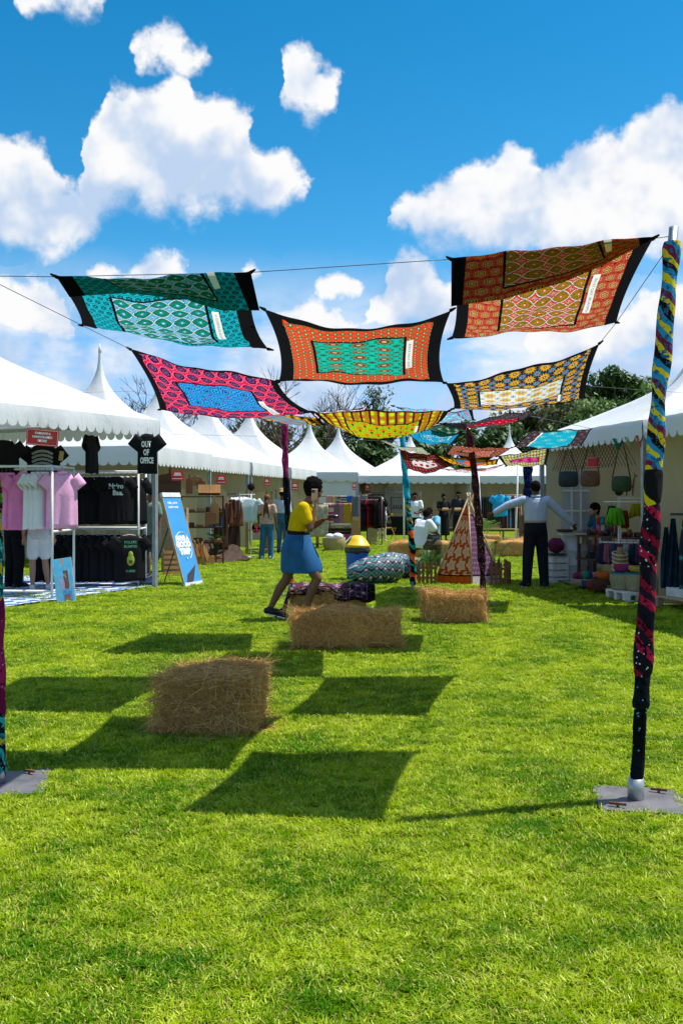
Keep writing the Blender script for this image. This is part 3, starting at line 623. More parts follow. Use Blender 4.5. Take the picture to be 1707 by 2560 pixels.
WM = dict(
    blueyel=wrapmat('wrap_blue_yellow_black', [rgb('e8c81c'), rgb('2a88c8'), K0, rgb('e0c020'), rgb('7a2048'), rgb('3090cc')], 1.0, 4.6, rgb('c02a48'), .35),
    black=wrapmat('wrap_black_yellow', [K0, K0, K0, rgb('d8c018'), K0], 1.0, 3.0, None, .3),
    crimson=wrapmat('wrap_navy_crimson', [rgb('1c1426'), rgb('b01a44'), rgb('241828'), rgb('8a1030'), rgb('181220')], 1.0, 4.4, rgb('c8d8e0'), .22),
    navyteal=wrapmat('wrap_black_teal', [rgb('0c0c14'), rgb('101420'), rgb('0a0a0e')], .5, 2.0, rgb('4ab0b8'), .4),
    maroon=wrapmat('wrap_maroon_green', [rgb('4a1420'), rgb('3a7a18'), rgb('6a1c28'), rgb('88b020'), rgb('2a0c14')], .6, 5.0, rgb('c87850'), .6),
    magenta=wrapmat('wrap_magenta', [rgb('8a1850'), rgb('6a1040'), rgb('9a2058')], .4, 2.0, rgb('c8a0b8'), .4),
    multi=wrapmat('wrap_teal_yellow_black', [rgb('14181c'), rgb('30a0a8'), rgb('101014'), rgb('c8a820'), rgb('18808c')], .8, 5.0, rgb('d8d0b0'), .8),
    brown=wrapmat('wrap_brown_black_white', [rgb('2a1a18'), rgb('4a2a24'), rgb('181014'), rgb('5a2028')], .7, 2.6, rgb('d8d0d0'), .7),
    teal=wrapmat('wrap_turquoise', [rgb('1c90a8'), rgb('2aa8c0'), rgb('1880a0')], .4, 2.0, None, .5),
    orange=wrapmat('wrap_orange_black_teal', [rgb('c84a18'), K0, rgb('18a090'), K0, rgb('e07030')], .8, 2.8, None, .7),
    navy=wrapmat('wrap_navy_pattern', [rgb('141c48'), rgb('1c2860'), rgb('0c1030')], .6, 5.0, rgb('5a78b8'), .5))
plate_m = mat('weathered_steel_plate', (.16, .155, .17), .6, .35, 5, .15, 30, metal=.4); rust_m = mat('rusty_steel', (.16, .07, .035), .85, .4, 30)
def pole(label, pts, r, wraps, plate=.42, prz=0.0, bare=.0):
    """pts: axis points from foot to top; wraps: (from, to, radius, material) as fractions of the height"""
    base = pts[0].copy(); base.z = 0
    t = thing('canopy_pole', label, 'pole', base, 0, 'cloth wrapped poles of the canopy'); L = [p - base for p in pts]
    def ax(s):
        k = s * (len(L) - 1); i = min(int(k), len(L) - 2); f = k - i; return L[i] * (1 - f) + L[i + 1] * f
    po = MB().tube([ax(i / 12) for i in range(13)], r * .5, 12).build('pole', grey_metal, t, True)
    MB().tube([ax(0) + V((0, 0, .012)), ax(0) + V((0, 0, .115))], r * .86, 16).build('socket', grey_metal, t, True)
    pl = MB().box((0, 0, .007), (plate, plate * .95, .01), prz).build('base_plate', plate_m, t); pl.location = (.0 if plate < .2 else .02, 0, 0)
    rr = random.Random(int(abs(base.x) * 100))
    for a in (-2.2, .75):
        q = V((math.cos(a + prz), math.sin(a + prz), 0)) * plate * .42
        st = MB().tube([q + V((0, 0, .0)), q + V((0, 0, .035))], .007, 8).bar(q + V((-.035, .02, .026)), q + V((.035, -.02, .03)), .011, .011).build('stake', rust_m, t)
    for k, (f0, f1, rad, wm) in enumerate(wraps):
        length = (ax(f1) - ax(f0)).length; ph = rr.uniform(0, 6)
        def fn(u, v):
            s = f0 + (f1 - f0) * v; c = ax(s); a = 2 * math.pi * u
            q = rad * (1 + .11 * math.sin(a * 2 + s * 34 + ph) + .07 * math.sin(s * 60 + ph) + .05 * math.sin(3 * a - s * 45)) * (.86 if v in (0, 1) else 1)
            return c + V((math.cos(a), math.sin(a), 0)) * q
        m = MB().grid(fn, 20, max(8, int(length * 36)))
        for i, (x, y) in m.uv.items(): m.uv[i] = (x, y * length)
        m.build('wrap', WM[wm], t, True)
    return t
f0 = G(1588, 2003); tp = P(1683, 568, f0.y)
PA = pole('tall wrapped pole at the right front, bare steel tip and large base plate', [f0, f0 + (tp - f0) * .33 + V((-.012, 0, 0)), f0 + (tp - f0) * .66 + V((-.02, 0, 0)), tp], .046,
     [(.035, .17, .030, 'navyteal'), (.165, .225, .043, 'navyteal'), (.22, .53, .043, 'crimson'), (.52, .585, .044, 'black'), (.575, .975, .040, 'blueyel')], .42, R(-9))
f0 = G(-4, 1962); tp = P(-42, 660, f0.y)
PB = pole('wrapped pole cut by the left edge of the picture, magenta and teal cloth', [f0, f0 + (tp - f0) * .5 + V((.02, 0, 0)), tp], .042,
     [(.012, .14, .039, 'multi'), (.13, .36, .044, 'magenta'), (.35, .52, .040, 'multi'), (.50, .78, .040, 'maroon'), (.78, .98, .038, 'blueyel')], .46, R(12))
f0 = G(728, 1489); tp = P(711, 1046, f0.y)
PC = pole('magenta and black wrapped pole behind the woman in yellow', [f0, P(722, 1330, f0.y), P(714, 1180, f0.y), tp], .042,
     [(.03, .36, .040, 'orange'), (.34, .64, .052, 'navyteal'), (.62, .99, .046, 'magenta')], .5, R(5))
f0 = G(1208, 1508); tp = P(1170, 1062, f0.y)
PD = pole('crooked brown and black wrapped pole in front of the cloth teepee', [f0, P(1205, 1420, f0.y), P(1196, 1300, f0.y), P(1187, 1200, f0.y), tp], .044,
     [(.03, .30, .040, 'brown'), (.28, .62, .052, 'brown'), (.60, .98, .048, 'brown')], .3, R(10))
f0 = G(1033, 1470); tp = P(1004, 1082, f0.y)
PE = pole('turquoise wrapped pole left of the cloth teepee', [f0, P(1030, 1370, f0.y), P(1020, 1270, f0.y), P(1012, 1180, f0.y), tp], .042,
     [(.02, .36, .052, 'orange'), (.34, .58, .045, 'multi'), (.56, .99, .052, 'teal')], .44, R(0))
f0 = G(1322, 1424); tp = P(1318, 1150, f0.y)
PF = pole('navy wrapped pole standing behind the man in the blue shirt', [f0, P(1320, 1290, f0.y), tp], .05, [(.02, .4, .06, 'navyteal'), (.38, .99, .09, 'navy')], .44, R(0))
# ---------------------------------------------------------------- wires
def wire(label, pts, r=.0022, sag=.0):
    q = []
    for a, b in zip(pts[:-1], pts[1:]):
        for i in range(9): s = i / 8; q.append(a * (1 - s) + b * s - V((0, 0, sag * 4 * s * (1 - s))))
    o = MB().tube(q, r, 5).build('wire', wire_m, None, True); tag(o, label, 'wire', 'canopy wires'); return o
wire('thin wire across the front of the canopy between the two near poles', [P(-42, 690, 5.06), P(142, 692, 5.0), P(627, 681, 4.95), P(1127, 648, 4.85), P(1632, 596, 4.72), P(1683, 590, 4.72)])
wire('thin wire down the left side to the magenta cloth corner', [P(-42, 690, 5.08), P(205, 813, 5.95), P(326, 873, 6.95)])
wire('thin wire down the right side from the pole tip to the sunflower cloth', [P(1678, 606, 4.72), P(1540, 806, 5.9), P(1498, 858, 6.8)])
wire('thin wire across the sky behind the sunflower cloth to the right edge', [P(1470, 965, 8.2), P(1600, 975, 8.6), P(1760, 985, 9.0)], .0015)
wire('thin wire from the crimson cloth to the right tent roof', [P(1325, 1040, 9.5), P(1480, 1072, 14.0)], .003)
wire('long thin wire in front of the far left tent roofs', [P(395, 1085, 15.6), P(712, 1092, 14.7), P(1004, 1104, 16.0)], .0022)
wire('thin wire crossing in front of the left tent spires', [P(60, 985, 13.0), P(330, 978, 14.0), P(711, 1060, 14.6)], .0022)
# ---------------------------------------------------------------- people
SKIN = dict(dark=mat('dark_skin', (.075, .032, .018), .5, .15, 8, spec=.4), mid=mat('brown_skin', (.16, .07, .038), .5, .15, 8, spec=.4), fair=mat('fair_skin', (.42, .22, .15), .5, .12, 8, spec=.4))
hair_m = mat('black_hair', (.010, .008, .008), 1.0, .4, 60, 1.0, 140, spec=.05); braid_m = mat('auburn_braids', (.15, .05, .028), .6, .4, 50, .8, 110, stretch=(1, 1, .2))
sole_m = mat('white_rubber_sole', (.7, .7, .7), .6, .06); shoe_black = mat('black_shoe', (.012, .012, .014), .5, .2); eye_m = mat('eye_white', (.7, .68, .65), .3, .02)
denim = mat('blue_denim', (.030, .13, .27), .85, .22, 9, .3, 90); BASE = dict(
    pelvis=(0, 0, .93), waist=(0, 0, 1.08), chest=(0, .01, 1.28), neck=(0, 0, 1.45), head=(0, .02, 1.605),
    hipL=(-.09, 0, .90), hipR=(.09, 0, .90), kneeL=(-.10, .02, .49), kneeR=(.10, .02, .49), ankL=(-.10, -.02, .085), ankR=(.10, -.02, .085), toeL=(-.11, .16, .025), toeR=(.11, .16, .025),
    shL=(-.18, 0, 1.41), shR=(.18, 0, 1.41), elL=(-.23, -.02, 1.13), elR=(.23, -.02, 1.13), wrL=(-.24, .04, .88), wrR=(.24, .04, .88), haL=(-.24, .06, .79), haR=(.24, .06, .79))
def limb(m, pts, rs, n=12):
    """tapered tube with rounded ends"""
    q, r = [], []
    a, b = V(pts[0]), V(pts[-1]); d0 = (V(pts[0]) - V(pts[1])).normalized(); d1 = (V(pts[-1]) - V(pts[-2])).normalized()
    for t in (1, .7, .35): q.append(a + d0 * rs[0] * t); r.append(rs[0] * math.sqrt(max(.01, 1 - t * t)))
    for i in range(len(pts) - 1):
        p, e = V(pts[i]), V(pts[i + 1])
        for k in range(4):
            s = k / 4; q.append(p * (1 - s) + e * s); r.append(rs[i] * (1 - s) + rs[i + 1] * s)
    q.append(b); r.append(rs[-1])
    for t in (.35, .7, 1): q.append(b + d1 * rs[-1] * t); r.append(rs[-1] * math.sqrt(max(.01, 1 - t * t)))
    m.tube(q, r, n)
def person(label, loc, rz=0.0, s=1.0, pose=None, skin='dark', top=None, bottom=None, shoes=None, hair='short', head_turn=0.0, girth=1.0, vox=.016, female=False, hairmat=None, hands=True, extra=None):
    t = thing('person', label, 'person', loc, rz, None); t.scale = (s, s, s)
    J = {k: V(v) for k, v in BASE.items()}
    for k, v in (pose or {}).items(): J[k] = V(v)
    g = girth; m = MB()
    lat_h = (J['hipR'] - J['hipL']).normalized(); lat_s = (J['shR'] - J['shL']).normalized()
    spine = [J['pelvis'] + (J['pelvis'] - J['waist']) * .55, J['pelvis'], J['waist'], J['chest'], J['chest'] * .35 + J['neck'] * .65, J['neck']]
    wid = [(.13, .10), (.168 if female else .158, .125), (.128 if female else .142, .10), (.150 if female else .165, .118), (.150 if female else .170, .088), (.062, .06)]
    def torso(mm, grow=0.0, i0=0, i1=6, flare=0.0):
        rg = []
        for i in range(i0, i1):
            a, b = spine[max(i - 1, 0)], spine[min(i + 1, 5)]; tg = (b - a).normalized(); f = i / 5
            lat = (lat_h * (1 - f) + lat_s * f).normalized(); fw = tg.cross(lat).normalized(); lat = fw.cross(tg).normalized()
            w, d = wid[i]; e = flare if i == i0 else 0
            rg.append((spine[i], lat * (w * g + grow + e), fw * (d * g + grow + e)))
        fine = []
        for i in range(len(rg) - 1):
            for k in range(4):
                q = k / 4; q2 = q * q * (3 - 2 * q); fine.append(tuple(rg[i][j] * (1 - q2) + rg[i + 1][j] * q2 for j in range(3)))
        fine.append(rg[-1]); mm.loft(fine, 20)
    torso(m)
    for S_ in 'LR':
        limb(m, [J['hip' + S_], J['hip' + S_] * .4 + J['knee' + S_] * .6, J['knee' + S_]], [.088 * g, .070 * g, .056 * g])
        k, a = J['knee' + S_], J['ank' + S_]; back = (J['toe' + S_] - a); back.z = 0; back = back.normalized() * -.016
        limb(m, [k, k * .68 + a * .32 + back, a], [.054 * g, .056 * g, .034])
        limb(m, [a + back * 1.5 + V((0, 0, -.045)), a * .5 + J['toe' + S_] * .5 + V((0, 0, -.005)), J['toe' + S_]], [.034, .036, .028])
        limb(m, [J['sh' + S_], J['el' + S_]], [.054 * g, .041 * g]); limb(m, [J['el' + S_], J['el' + S_] * .6 + J['wr' + S_] * .4, J['wr' + S_]], [.040 * g, .040 * g, .027])
        limb(m, [J['sh' + S_] * .75 + J['neck'] * .25 + V((0, 0, -.01)), J['sh' + S_]], [.05, .05])
        if hands:
            w, h = J['wr' + S_], J['ha' + S_]; d = (h - w); L = max(d.length, .06); d.normalize()
            side = d.cross(V((0, 1, 0)) if abs(d.y) < .8 else V((0, 0, 1))).normalized(); nrm = side.cross(d)
            pm = w + d * .055
            m.ball(pm, (1, 1, 1), 10, 8, Matrix((( side.x * .036, d.x * .05, nrm.x * .017, 0), (side.y * .036, d.y * .05, nrm.y * .017, 0), (side.z * .036, d.z * .05, nrm.z * .017, 0), (0, 0, 0, 1))))
            for i, (o_, fl) in enumerate(((-.028, .055), (-.010, .07), (.010, .066), (.027, .052))):
                b0 = w + d * .085 + side * o_; limb(m, [b0, b0 + d * fl * .55 + nrm * .006, b0 + d * fl * .9 + nrm * .022], [.0095, .009, .007], 6)
            b0 = w + d * .035 + side * .03; limb(m, [b0, b0 + side * .03 + d * .025, b0 + side * .036 + d * .055 + nrm * .012], [.011, .010, .008], 6)
    hd = J['head']; HM = Matrix.Rotation(head_turn, 4, 'Z'); up = (hd - J['neck']).normalized()
    limb(m, [J['neck'] - up * .05, hd - up * .06], [.060 * (1 if not female else .9), .052])
    def hp(x, y, z): return hd + HM @ V((x, y, z))
    m.ball(hp(0, -.005, .02), (.074, .094, .098), 16, 12, HM); m.ball(hp(0, .022, -.048), (.056, .066, .066), 14, 10, HM)
    m.ball(hp(0, .095, -.018), (.013, .018, .022), 8, 6, HM); m.ball(hp(0, .082, -.062), (.024, .012, .010), 8, 6, HM)
    for e in (-1, 1): m.ball(hp(e * .076, -.004, -.008), (.010, .02, .03), 8, 6, HM)
    fuse(m.build('body', SKIN[skin], t, True), vox, 3, .5)
    for e in (-1, 1): MB().ball(hp(e * .031, .085, .008), (.012, .008, .008), 8, 6).build('eye', eye_m, t, True)
    # hair
    hm = hairmat or hair_m; k = MB()
    if hair != 'none':
        bm = MB(); gr = {'short': 1.05, 'afro': 1.22, 'bun': 1.06, 'braids': 1.07, 'bob': 1.09}.get(hair, 1.06)
        bm.ball(hp(0, -.016, .034 if hair != 'afro' else .045), (.078 * gr, .094 * gr, .092 * gr), 40, 28, HM)
        if hair == 'afro': bm.ball(hp(0, .02, .085), (.078, .08, .05), 28, 18, HM); bm.ball(hp(0, -.05, -.02), (.078, .06, .07), 28, 18, HM)
        if hair in ('braids', 'bob'): bm.ball(hp(0, -.045, -.03), (.078, .055, .085), 12, 8, HM)
        if hair == 'bun': bm.ball(hp(0, -.06, .10), .045, 10, 8)
        if hair == 'braids':
            for i in range(9):
                x = -.05 + .0125 * i; bm.tube([hp(x * .5, -.09, -.02), hp(x * .7, -.13, -.12), hp(x * 1.3, -.135, -.30), hp(x * 1.6, -.11, -.50 - .02 * (i % 3))], [.016, .015, .013, .006], 6)
        hr = random.Random(3)
        for i, p in enumerate(bm.v):
            nz = math.sin(p.x * 190) * math.sin(p.y * 170 + 1) * math.sin(p.z * 180 + 2); dv = (p - hd); bm.v[i] = p + dv * ((.10 if hair == 'afro' else .03) * nz + (hr.uniform(-.06, .10) if hair == 'afro' else hr.uniform(-.015, .025) if hair == 'short' else 0))
        # keep the face free
        bm.build('hair', hm, t, True)
    # clothes
    def sleeve(mm, S_, part, grow, end):
        a, e, w = J['sh' + S_], J['el' + S_], J['wr' + S_]
        limb(mm, [J['sh' + S_] * .78 + J['neck'] * .22 + V((0, 0, -.015)), a], [.052 * g + grow, .056 * g + grow])
        if part == 'short': limb(mm, [a, a * .42 + e * .58], [.056 * g + grow, .052 * g + grow * 1.4])
        else: limb(mm, [a, e], [.056 * g + grow, .044 * g + grow * 1.3]); limb(mm, [e, e * .06 + w * .94], [.044 * g + grow * 1.3, .034 + grow])
    if top:
        kind, tm = top; mm = MB(); gr = {'tee': .014, 'shirt': .016, 'dress': .016, 'loose': .022}.get(kind, .016)
        torso(mm, gr, 2 if extra or kind == 'shirt' else 0 if kind in ('loose', 'dress') else 1, 6 - (0 if kind == 'shirt' else 0), .012)
        for S_ in 'LR': sleeve(mm, S_, 'long' if kind == 'shirt' else 'short', gr, 1)
        fuse(mm.build('shirt' if kind != 'dress' else 'dress_top', tm, t, True), vox * .9, 3, .5)
    if bottom:
        kind, bm_ = bottom; mm = MB()
        if kind in ('trousers', 'jeans', 'shorts', 'wide'):
            torso(mm, .016, 0, 3)
            for S_ in 'LR':
                h, kn, an, to = [J[q + S_] for q in ('hip', 'knee', 'ank', 'toe')]
                wd = .014 if kind == 'jeans' else .03
                if kind == 'shorts': limb(mm, [h, h * .25 + kn * .75], [.10 * g, .098 * g])
                else:
                    limb(mm, [h, kn], [.092 * g + .008, .058 * g + wd]); limb(mm, [kn, an + V((0, 0, -.015))], [.058 * g + wd, .045 + wd])
            fuse(mm.build('shorts' if kind == 'shorts' else 'trousers', bm_, t, True), vox * .95, 3, .5)
        elif kind == 'skirt':
            cen, rxy = extra['skirt']; rg = []
            for c, lx, fy in rxy: rg.append((V(c), V((lx, 0, 0)), V((0, fy, 0))))
            mm.loft(rg, 28, True); o = mm.build('skirt', bm_, t, True); sub = o.modifiers.new('round', 'SUBSURF'); sub.levels = 2; sub.render_levels = 2
    if shoes:
        for S_ in 'LR':
            a, to = J['ank' + S_], J['toe' + S_]; d = to - a; d.z = 0; d.normalize(); heel = a - d * .045
            mm = MB(); limb(mm, [heel + V((0, 0, -.03)), a * .45 + to * .55 + V((0, 0, .012)), to + V((0, 0, .006)) + d * .02], [.042, .044, .034]); limb(mm, [a + V((0, 0, .0)), a + V((0, 0, -.05))], [.040, .045])
            o = mm.build('shoe', shoes, t, True); fuse(o, .010, 2, .5)
            lo = min(to.z, a.z - .085) ; q = MB(); q.bar(heel + V((0, 0, -.068)), to + d * .05 + V((0, 0, -.018)), .082, .018); bevel(q.build('sole', sole_m, o), .006)
    return t
yel_m = fabric('mustard_yellow_knit', (.62, .42, .004), .12); jeanskirt = mat('mid_blue_denim', (.012, .10, .27), .85, .2, 9, .35, 80)
# woman in yellow, walking right with a phone at her ear
d1 = 11.7
WOM = person('woman in yellow T-shirt and blue denim skirt walking with a phone at her ear', (-.55, d1, 0), R(-90), 1.0, dict(
    pelvis=(0, .02, .93), waist=(0, .02, 1.09), chest=(0, .055, 1.27), neck=(0, .135, 1.44), head=(0, .215, 1.60),
    hipL=(-.095, .01, .89), hipR=(.095, .03, .89), kneeL=(-.09, -.135, .49), ankL=(-.09, -.33, .135), toeL=(-.09, -.19, .03), kneeR=(.10, .255, .52), ankR=(.09, .10, .095), toeR=(.09, .27, .03),
    shL=(-.165, .11, 1.385), shR=(.165, .09, 1.385), elR=(.20, .17, 1.13), wrR=(.15, .225, 1.36), haR=(.125, .235, 1.46), elL=(-.17, .20, 1.15), wrL=(-.07, .33, 1.235), haL=(-.03, .42, 1.25)),
    'mid', ('tee', yel_m), ('skirt', jeanskirt), shoe_black, 'afro', 0.0, 1.06, .011, True,
    extra=dict(skirt=(None, [((0, .02, 1.125), .150, .118), ((0, .02, 1.06), .172, .138), ((0, .005, .96), .205, .185), ((0, .02, .87), .218, .214), ((0, .048, .76), .216, .244), ((0, .062, .64), .216, .264), ((0, .066, .585), .216, .256), ((0, .066, .583), .20, .235)])))
WOM['label'] = 'woman in yellow T-shirt and blue denim skirt walking with a phone at her ear'
MB().loft([((0, .02, 1.055), (.175, 0, 0), (0, .142, 0)), ((0, .02, 1.095), (.168, 0, 0), (0, .135, 0))], 28).build('belt', fabric('black_belt_leather', (.012, .012, .015)), WOM, True)
ph = MB().box((0, 0, 0), (.012, .075, .155)).build('mobile_phone', mat('rose_gold_phone', (.62, .42, .36), .35, .05, spec=.5)); bevel(ph, .005)
tag(ph, 'rose gold mobile phone held to the ear of the woman in yellow', 'phone'); ph.location = (-.55 + .222, d1 - .112, 1.535); ph.rotation_euler = (0, R(14), R(-90) + R(8))
MB().box((.009, -.018, .05), (.006, .036, .036)).build('camera_block', dark_metal, ph)
wl = MB().ball((0, 0, 0), (.075, .05, .028), 14, 8).build('purse', mat('dark_maroon_leather', (.035, .008, .012), .3, .2, coat=.4), None, True)
tag(wl, 'small dark shiny purse in the outstretched hand of the woman in yellow', 'purse'); wl.location = (-.55 + .45, d1 + .02, 1.275)
# man from behind with both arms out
blue_shirt = mat('pale_blue_striped_shirt', (.40, .50, .72), .85, .12, 40, .8, 12, stretch=(1, 1, .25)); navy_cl = fabric('dark_navy_trouser_cloth', (.010, .012, .022))
mp = G(1338, 1469)
MAN = person('man in pale blue shirt and dark trousers seen from behind with arms spread', (mp.x, mp.y, 0), R(2), 1.03, dict(
    shL=(-.195, 0, 1.42), shR=(.195, 0, 1.42), elL=(-.43, .06, 1.34), wrL=(-.64, .12, 1.22), haL=(-.72, .15, 1.19), elR=(.44, .05, 1.20), wrR=(.63, .10, 1.04), haR=(.69, .12, .95),
    ankL=(-.15, -.02, .085), ankR=(.14, -.02, .085), kneeL=(-.12, .02, .49), kneeR=(.12, .02, .49), toeL=(-.20, .14, .025), toeR=(.20, .14, .025), neck=(0, -.01, 1.465), head=(0, .02, 1.61)),
    'dark', ('shirt', blue_shirt), ('trousers', navy_cl), shoe_black, 'short', 0, 1.08, .012)
MB().loft([((0, 0, 1.055), (.184, 0, 0), (0, .140, 0)), ((0, 0, 1.09), (.182, 0, 0), (0, .138, 0))], 24).build('belt', fabric('cream_belt', (.3, .27, .22)), MAN, True)
MB().loft([((0, -.005, 1.47), (.078, 0, 0), (0, .075, 0)), ((0, -.005, 1.505), (.074, 0, 0), (0, .072, 0))], 20).build('collar', blue_shirt, MAN, True)
# woman with braids
gp = G(668, 1397); tan_top = fabric('beige_open_back_top', (.50, .33, .26))
person('woman with long braids in wide blue jeans, seen from behind', (gp.x, gp.y, 0), R(-10), .92, dict(ankL=(-.14, -.06, .085), toeL=(-.22, .08, .025), kneeL=(-.12, 0, .49), elL=(-.25, .02, 1.14), wrL=(-.26, .12, .93)), 'mid', ('tee', tan_top), ('wide', denim), mat('pale_canvas_shoe', (.6, .62, .66), .7), 'braids', 0, .96, .018, True, braid_m)
hb = MB().box((0, 0, 0), (.05, .12, .15)).build('handbag', fabric('hot_pink_fabric', (.55, .01, .16))); bevel(hb, .02); tag(hb, 'small hot pink bag carried by the woman with braids', 'bag'); hb.location = (gp.x - .28, gp.y + .12, .70)
# man with straw hat
hp_ = G(706, 1383)
HATM = person('man in light blue jacket and straw hat behind the woman with braids', (hp_.x, hp_.y, 0), R(-25), 1.0, None, 'dark', ('shirt', mat('light_blue_denim_jacket', (.42, .52, .66), .85, .15)), ('jeans', denim), shoe_black, 'short', 0, 1.05, .02)
MB().lathe([(.15, 1.665), (.155, 1.672), (.10, 1.68), (.092, 1.74), (.075, 1.77), (.01, 1.775)], 20).build('straw_hat', mat('straw', (.50, .32, .13), .8, .2, 60), HATM, True)
# standing woman in white tee
p5 = G(1037, 1366)
person('woman in white T-shirt and black trousers behind the turquoise pole', (p5.x, p5.y, 0), R(160), .97, dict(elL=(-.24, .04, 1.13), wrL=(-.12, .2, 1.05), haL=(-.05, .24, 1.07)), 'dark', ('tee', white_cloth), ('jeans', black_cloth), shoe_black, 'short', .3, 1.1, .022, True)
# pair in black
p8 = G(1108, 1355); p9 = G(1146, 1359)
person('woman in long black dress, standing left of the pair in black', (p8.x, p8.y, 0), R(195), .95, dict(elR=(.22, .08, 1.14), wrR=(.05, .24, 1.18), haR=(0, .28, 1.2), elL=(-.24, .06, 1.14), wrL=(-.1, .24, 1.15), haL=(-.02, .28, 1.16)), 'dark', ('tee', black_cloth), ('skirt', black_cloth), shoe_black, 'bun', 0, 1.0, .024, True,
    extra=dict(skirt=(None, [((0, 0, 1.12), .15, .12), ((0, 0, 1.0), .19, .16), ((0, 0, .6), .21, .18), ((0, 0, .24), .24, .20), ((0, 0, .235), .22, .18)])))
person('person in black T-shirt and trousers, right of the pair in black', (p9.x, p9.y, 0), R(150), 1.0, dict(elL=(-.24, .06, 1.14), wrL=(-.08, .22, 1.12), haL=(0, .27, 1.13), wrR=(.28, .05, .90)), 'dark', ('tee', fabric('charcoal_fabric', (.025, .026, .032))), ('trousers', black_cloth), shoe_black, 'short', .5, 1.15, .024)
for lab, q, o, pz in (('small brown snack box held by the woman in black dress', p8, (.02, -.33), 1.12), ('small brown snack box held by the person in black T-shirt', p9, (-.08, -.30), 1.13)):
    b = MB().box((0, 0, 0), (.20, .13, .07)).build('snack_box', mat('brown_card', (.42, .26, .14), .8, .1)); tag(b, lab, 'box', 'snack boxes'); b.location = (q.x + o[0], q.y + o[1], pz); b.rotation_euler = (R(-25), 0, .1)
# seated people on hay bales
SIT = dict(pelvis=(0, -.05, .50), waist=(0, -.02, .65), chest=(0, .04, .84), neck=(0, .12, 1.0), head=(0, .20, 1.13), hipL=(-.10, -.02, .48), hipR=(.10, -.02, .48), kneeL=(-.13, .40, .50), kneeR=(.13, .40, .50), ankL=(-.12, .38, .085), ankR=(.12, .38, .085), toeL=(-.13, .55, .025), toeR=(.13, .55, .025),
    shL=(-.18, .10, .97), shR=(.18, .10, .97), elL=(-.24, .24, .76), elR=(.24, .24, .76), wrL=(-.12, .44, .68), wrR=(.12, .44, .68), haL=(-.05, .52, .68), haR=(.05, .52, .68))
p6 = P(1050, 1400, 20.5); p6.z = -.02
person('seated person in white shirt bending forward left of the teepee', (p6.x, p6.y, 0), R(-55), 1.0, SIT, 'dark', ('loose', white_cloth), ('trousers', fabric('brown_patterned_fabric', (.10, .07, .04), .5)), shoe_black, 'short', 0, 1.12, .018)
p7 = P(1080, 1375, 24.5)
person('seated person in light blue top behind the one in the white shirt', (p7.x, p7.y, 0), R(150), 1.0, SIT, 'dark', ('loose', fabric('sky_blue_fabric', (.18, .48, .68))), ('trousers', fabric('dark_teal_fabric', (.02, .05, .06))), shoe_black, 'bob', 0, 1.1, .02)
p10 = P(966, 1345, 38)
person('seated woman with crossed legs in the dark stall at the back', (p10.x, p10.y, 0), R(150), 1.0, dict(SIT, kneeR=(.02, .42, .58), ankR=(-.06, .55, .25), toeR=(-.08, .66, .17)), 'dark', ('tee', fabric('dark_olive_fabric', (.04, .035, .02))), ('shorts', black_cloth), shoe_black, 'short', 0, 1.0, .026, True)
p11 = P(1508, 1460, 17.3)
person('woman with black bob in teal top seated inside the right tent', (p11.x, p11.y, 0), R(110), 1.0, {k: (v[0], v[1], v[2] + (.16 if v[2] > .3 else 0)) for k, v in SIT.items()}, 'fair', ('tee', fabric('dark_teal_top', (.02, .16, .17))), ('trousers', fabric('grey_violet_fabric', (.20, .20, .34))), shoe_black, 'bob', 0, .95, .02, True)
# shoppers half hidden behind the pink shirts
p12 = G(98, 1477); p13 = G(36, 1470); p14 = P(378, 1430, 17.6)
person('shopper in white shorts and white shoes behind the pink shirt rack', (p12.x, p12.y, 0), R(20), .98, dict(ankR=(.15, .02, .085), toeR=(.18, .2, .025)), 'fair', ('loose', fabric('pale_shirt_fabric', (.62, .60, .66))), ('shorts', white_cloth), mat('white_trainer', (.7, .7, .72), .6, .08), 'short', 0, 1.0, .016)
person('shopper in black trousers behind the pink shirt rack', (p13.x, p13.y, 0), R(-30), 1.02, None, 'mid', ('tee', black_cloth), ('trousers', black_cloth), shoe_black, 'short', 0, 1.05, .02)
person('person in green top standing behind the left tent post', (p14.x, p14.y, 0), R(140), .97, None, 'mid', ('loose', fabric('sage_green_fabric', (.16, .22, .16))), ('shorts', fabric('dark_shorts_fabric', (.05, .05, .05))), shoe_black, 'short', 0, 1.0, .02)
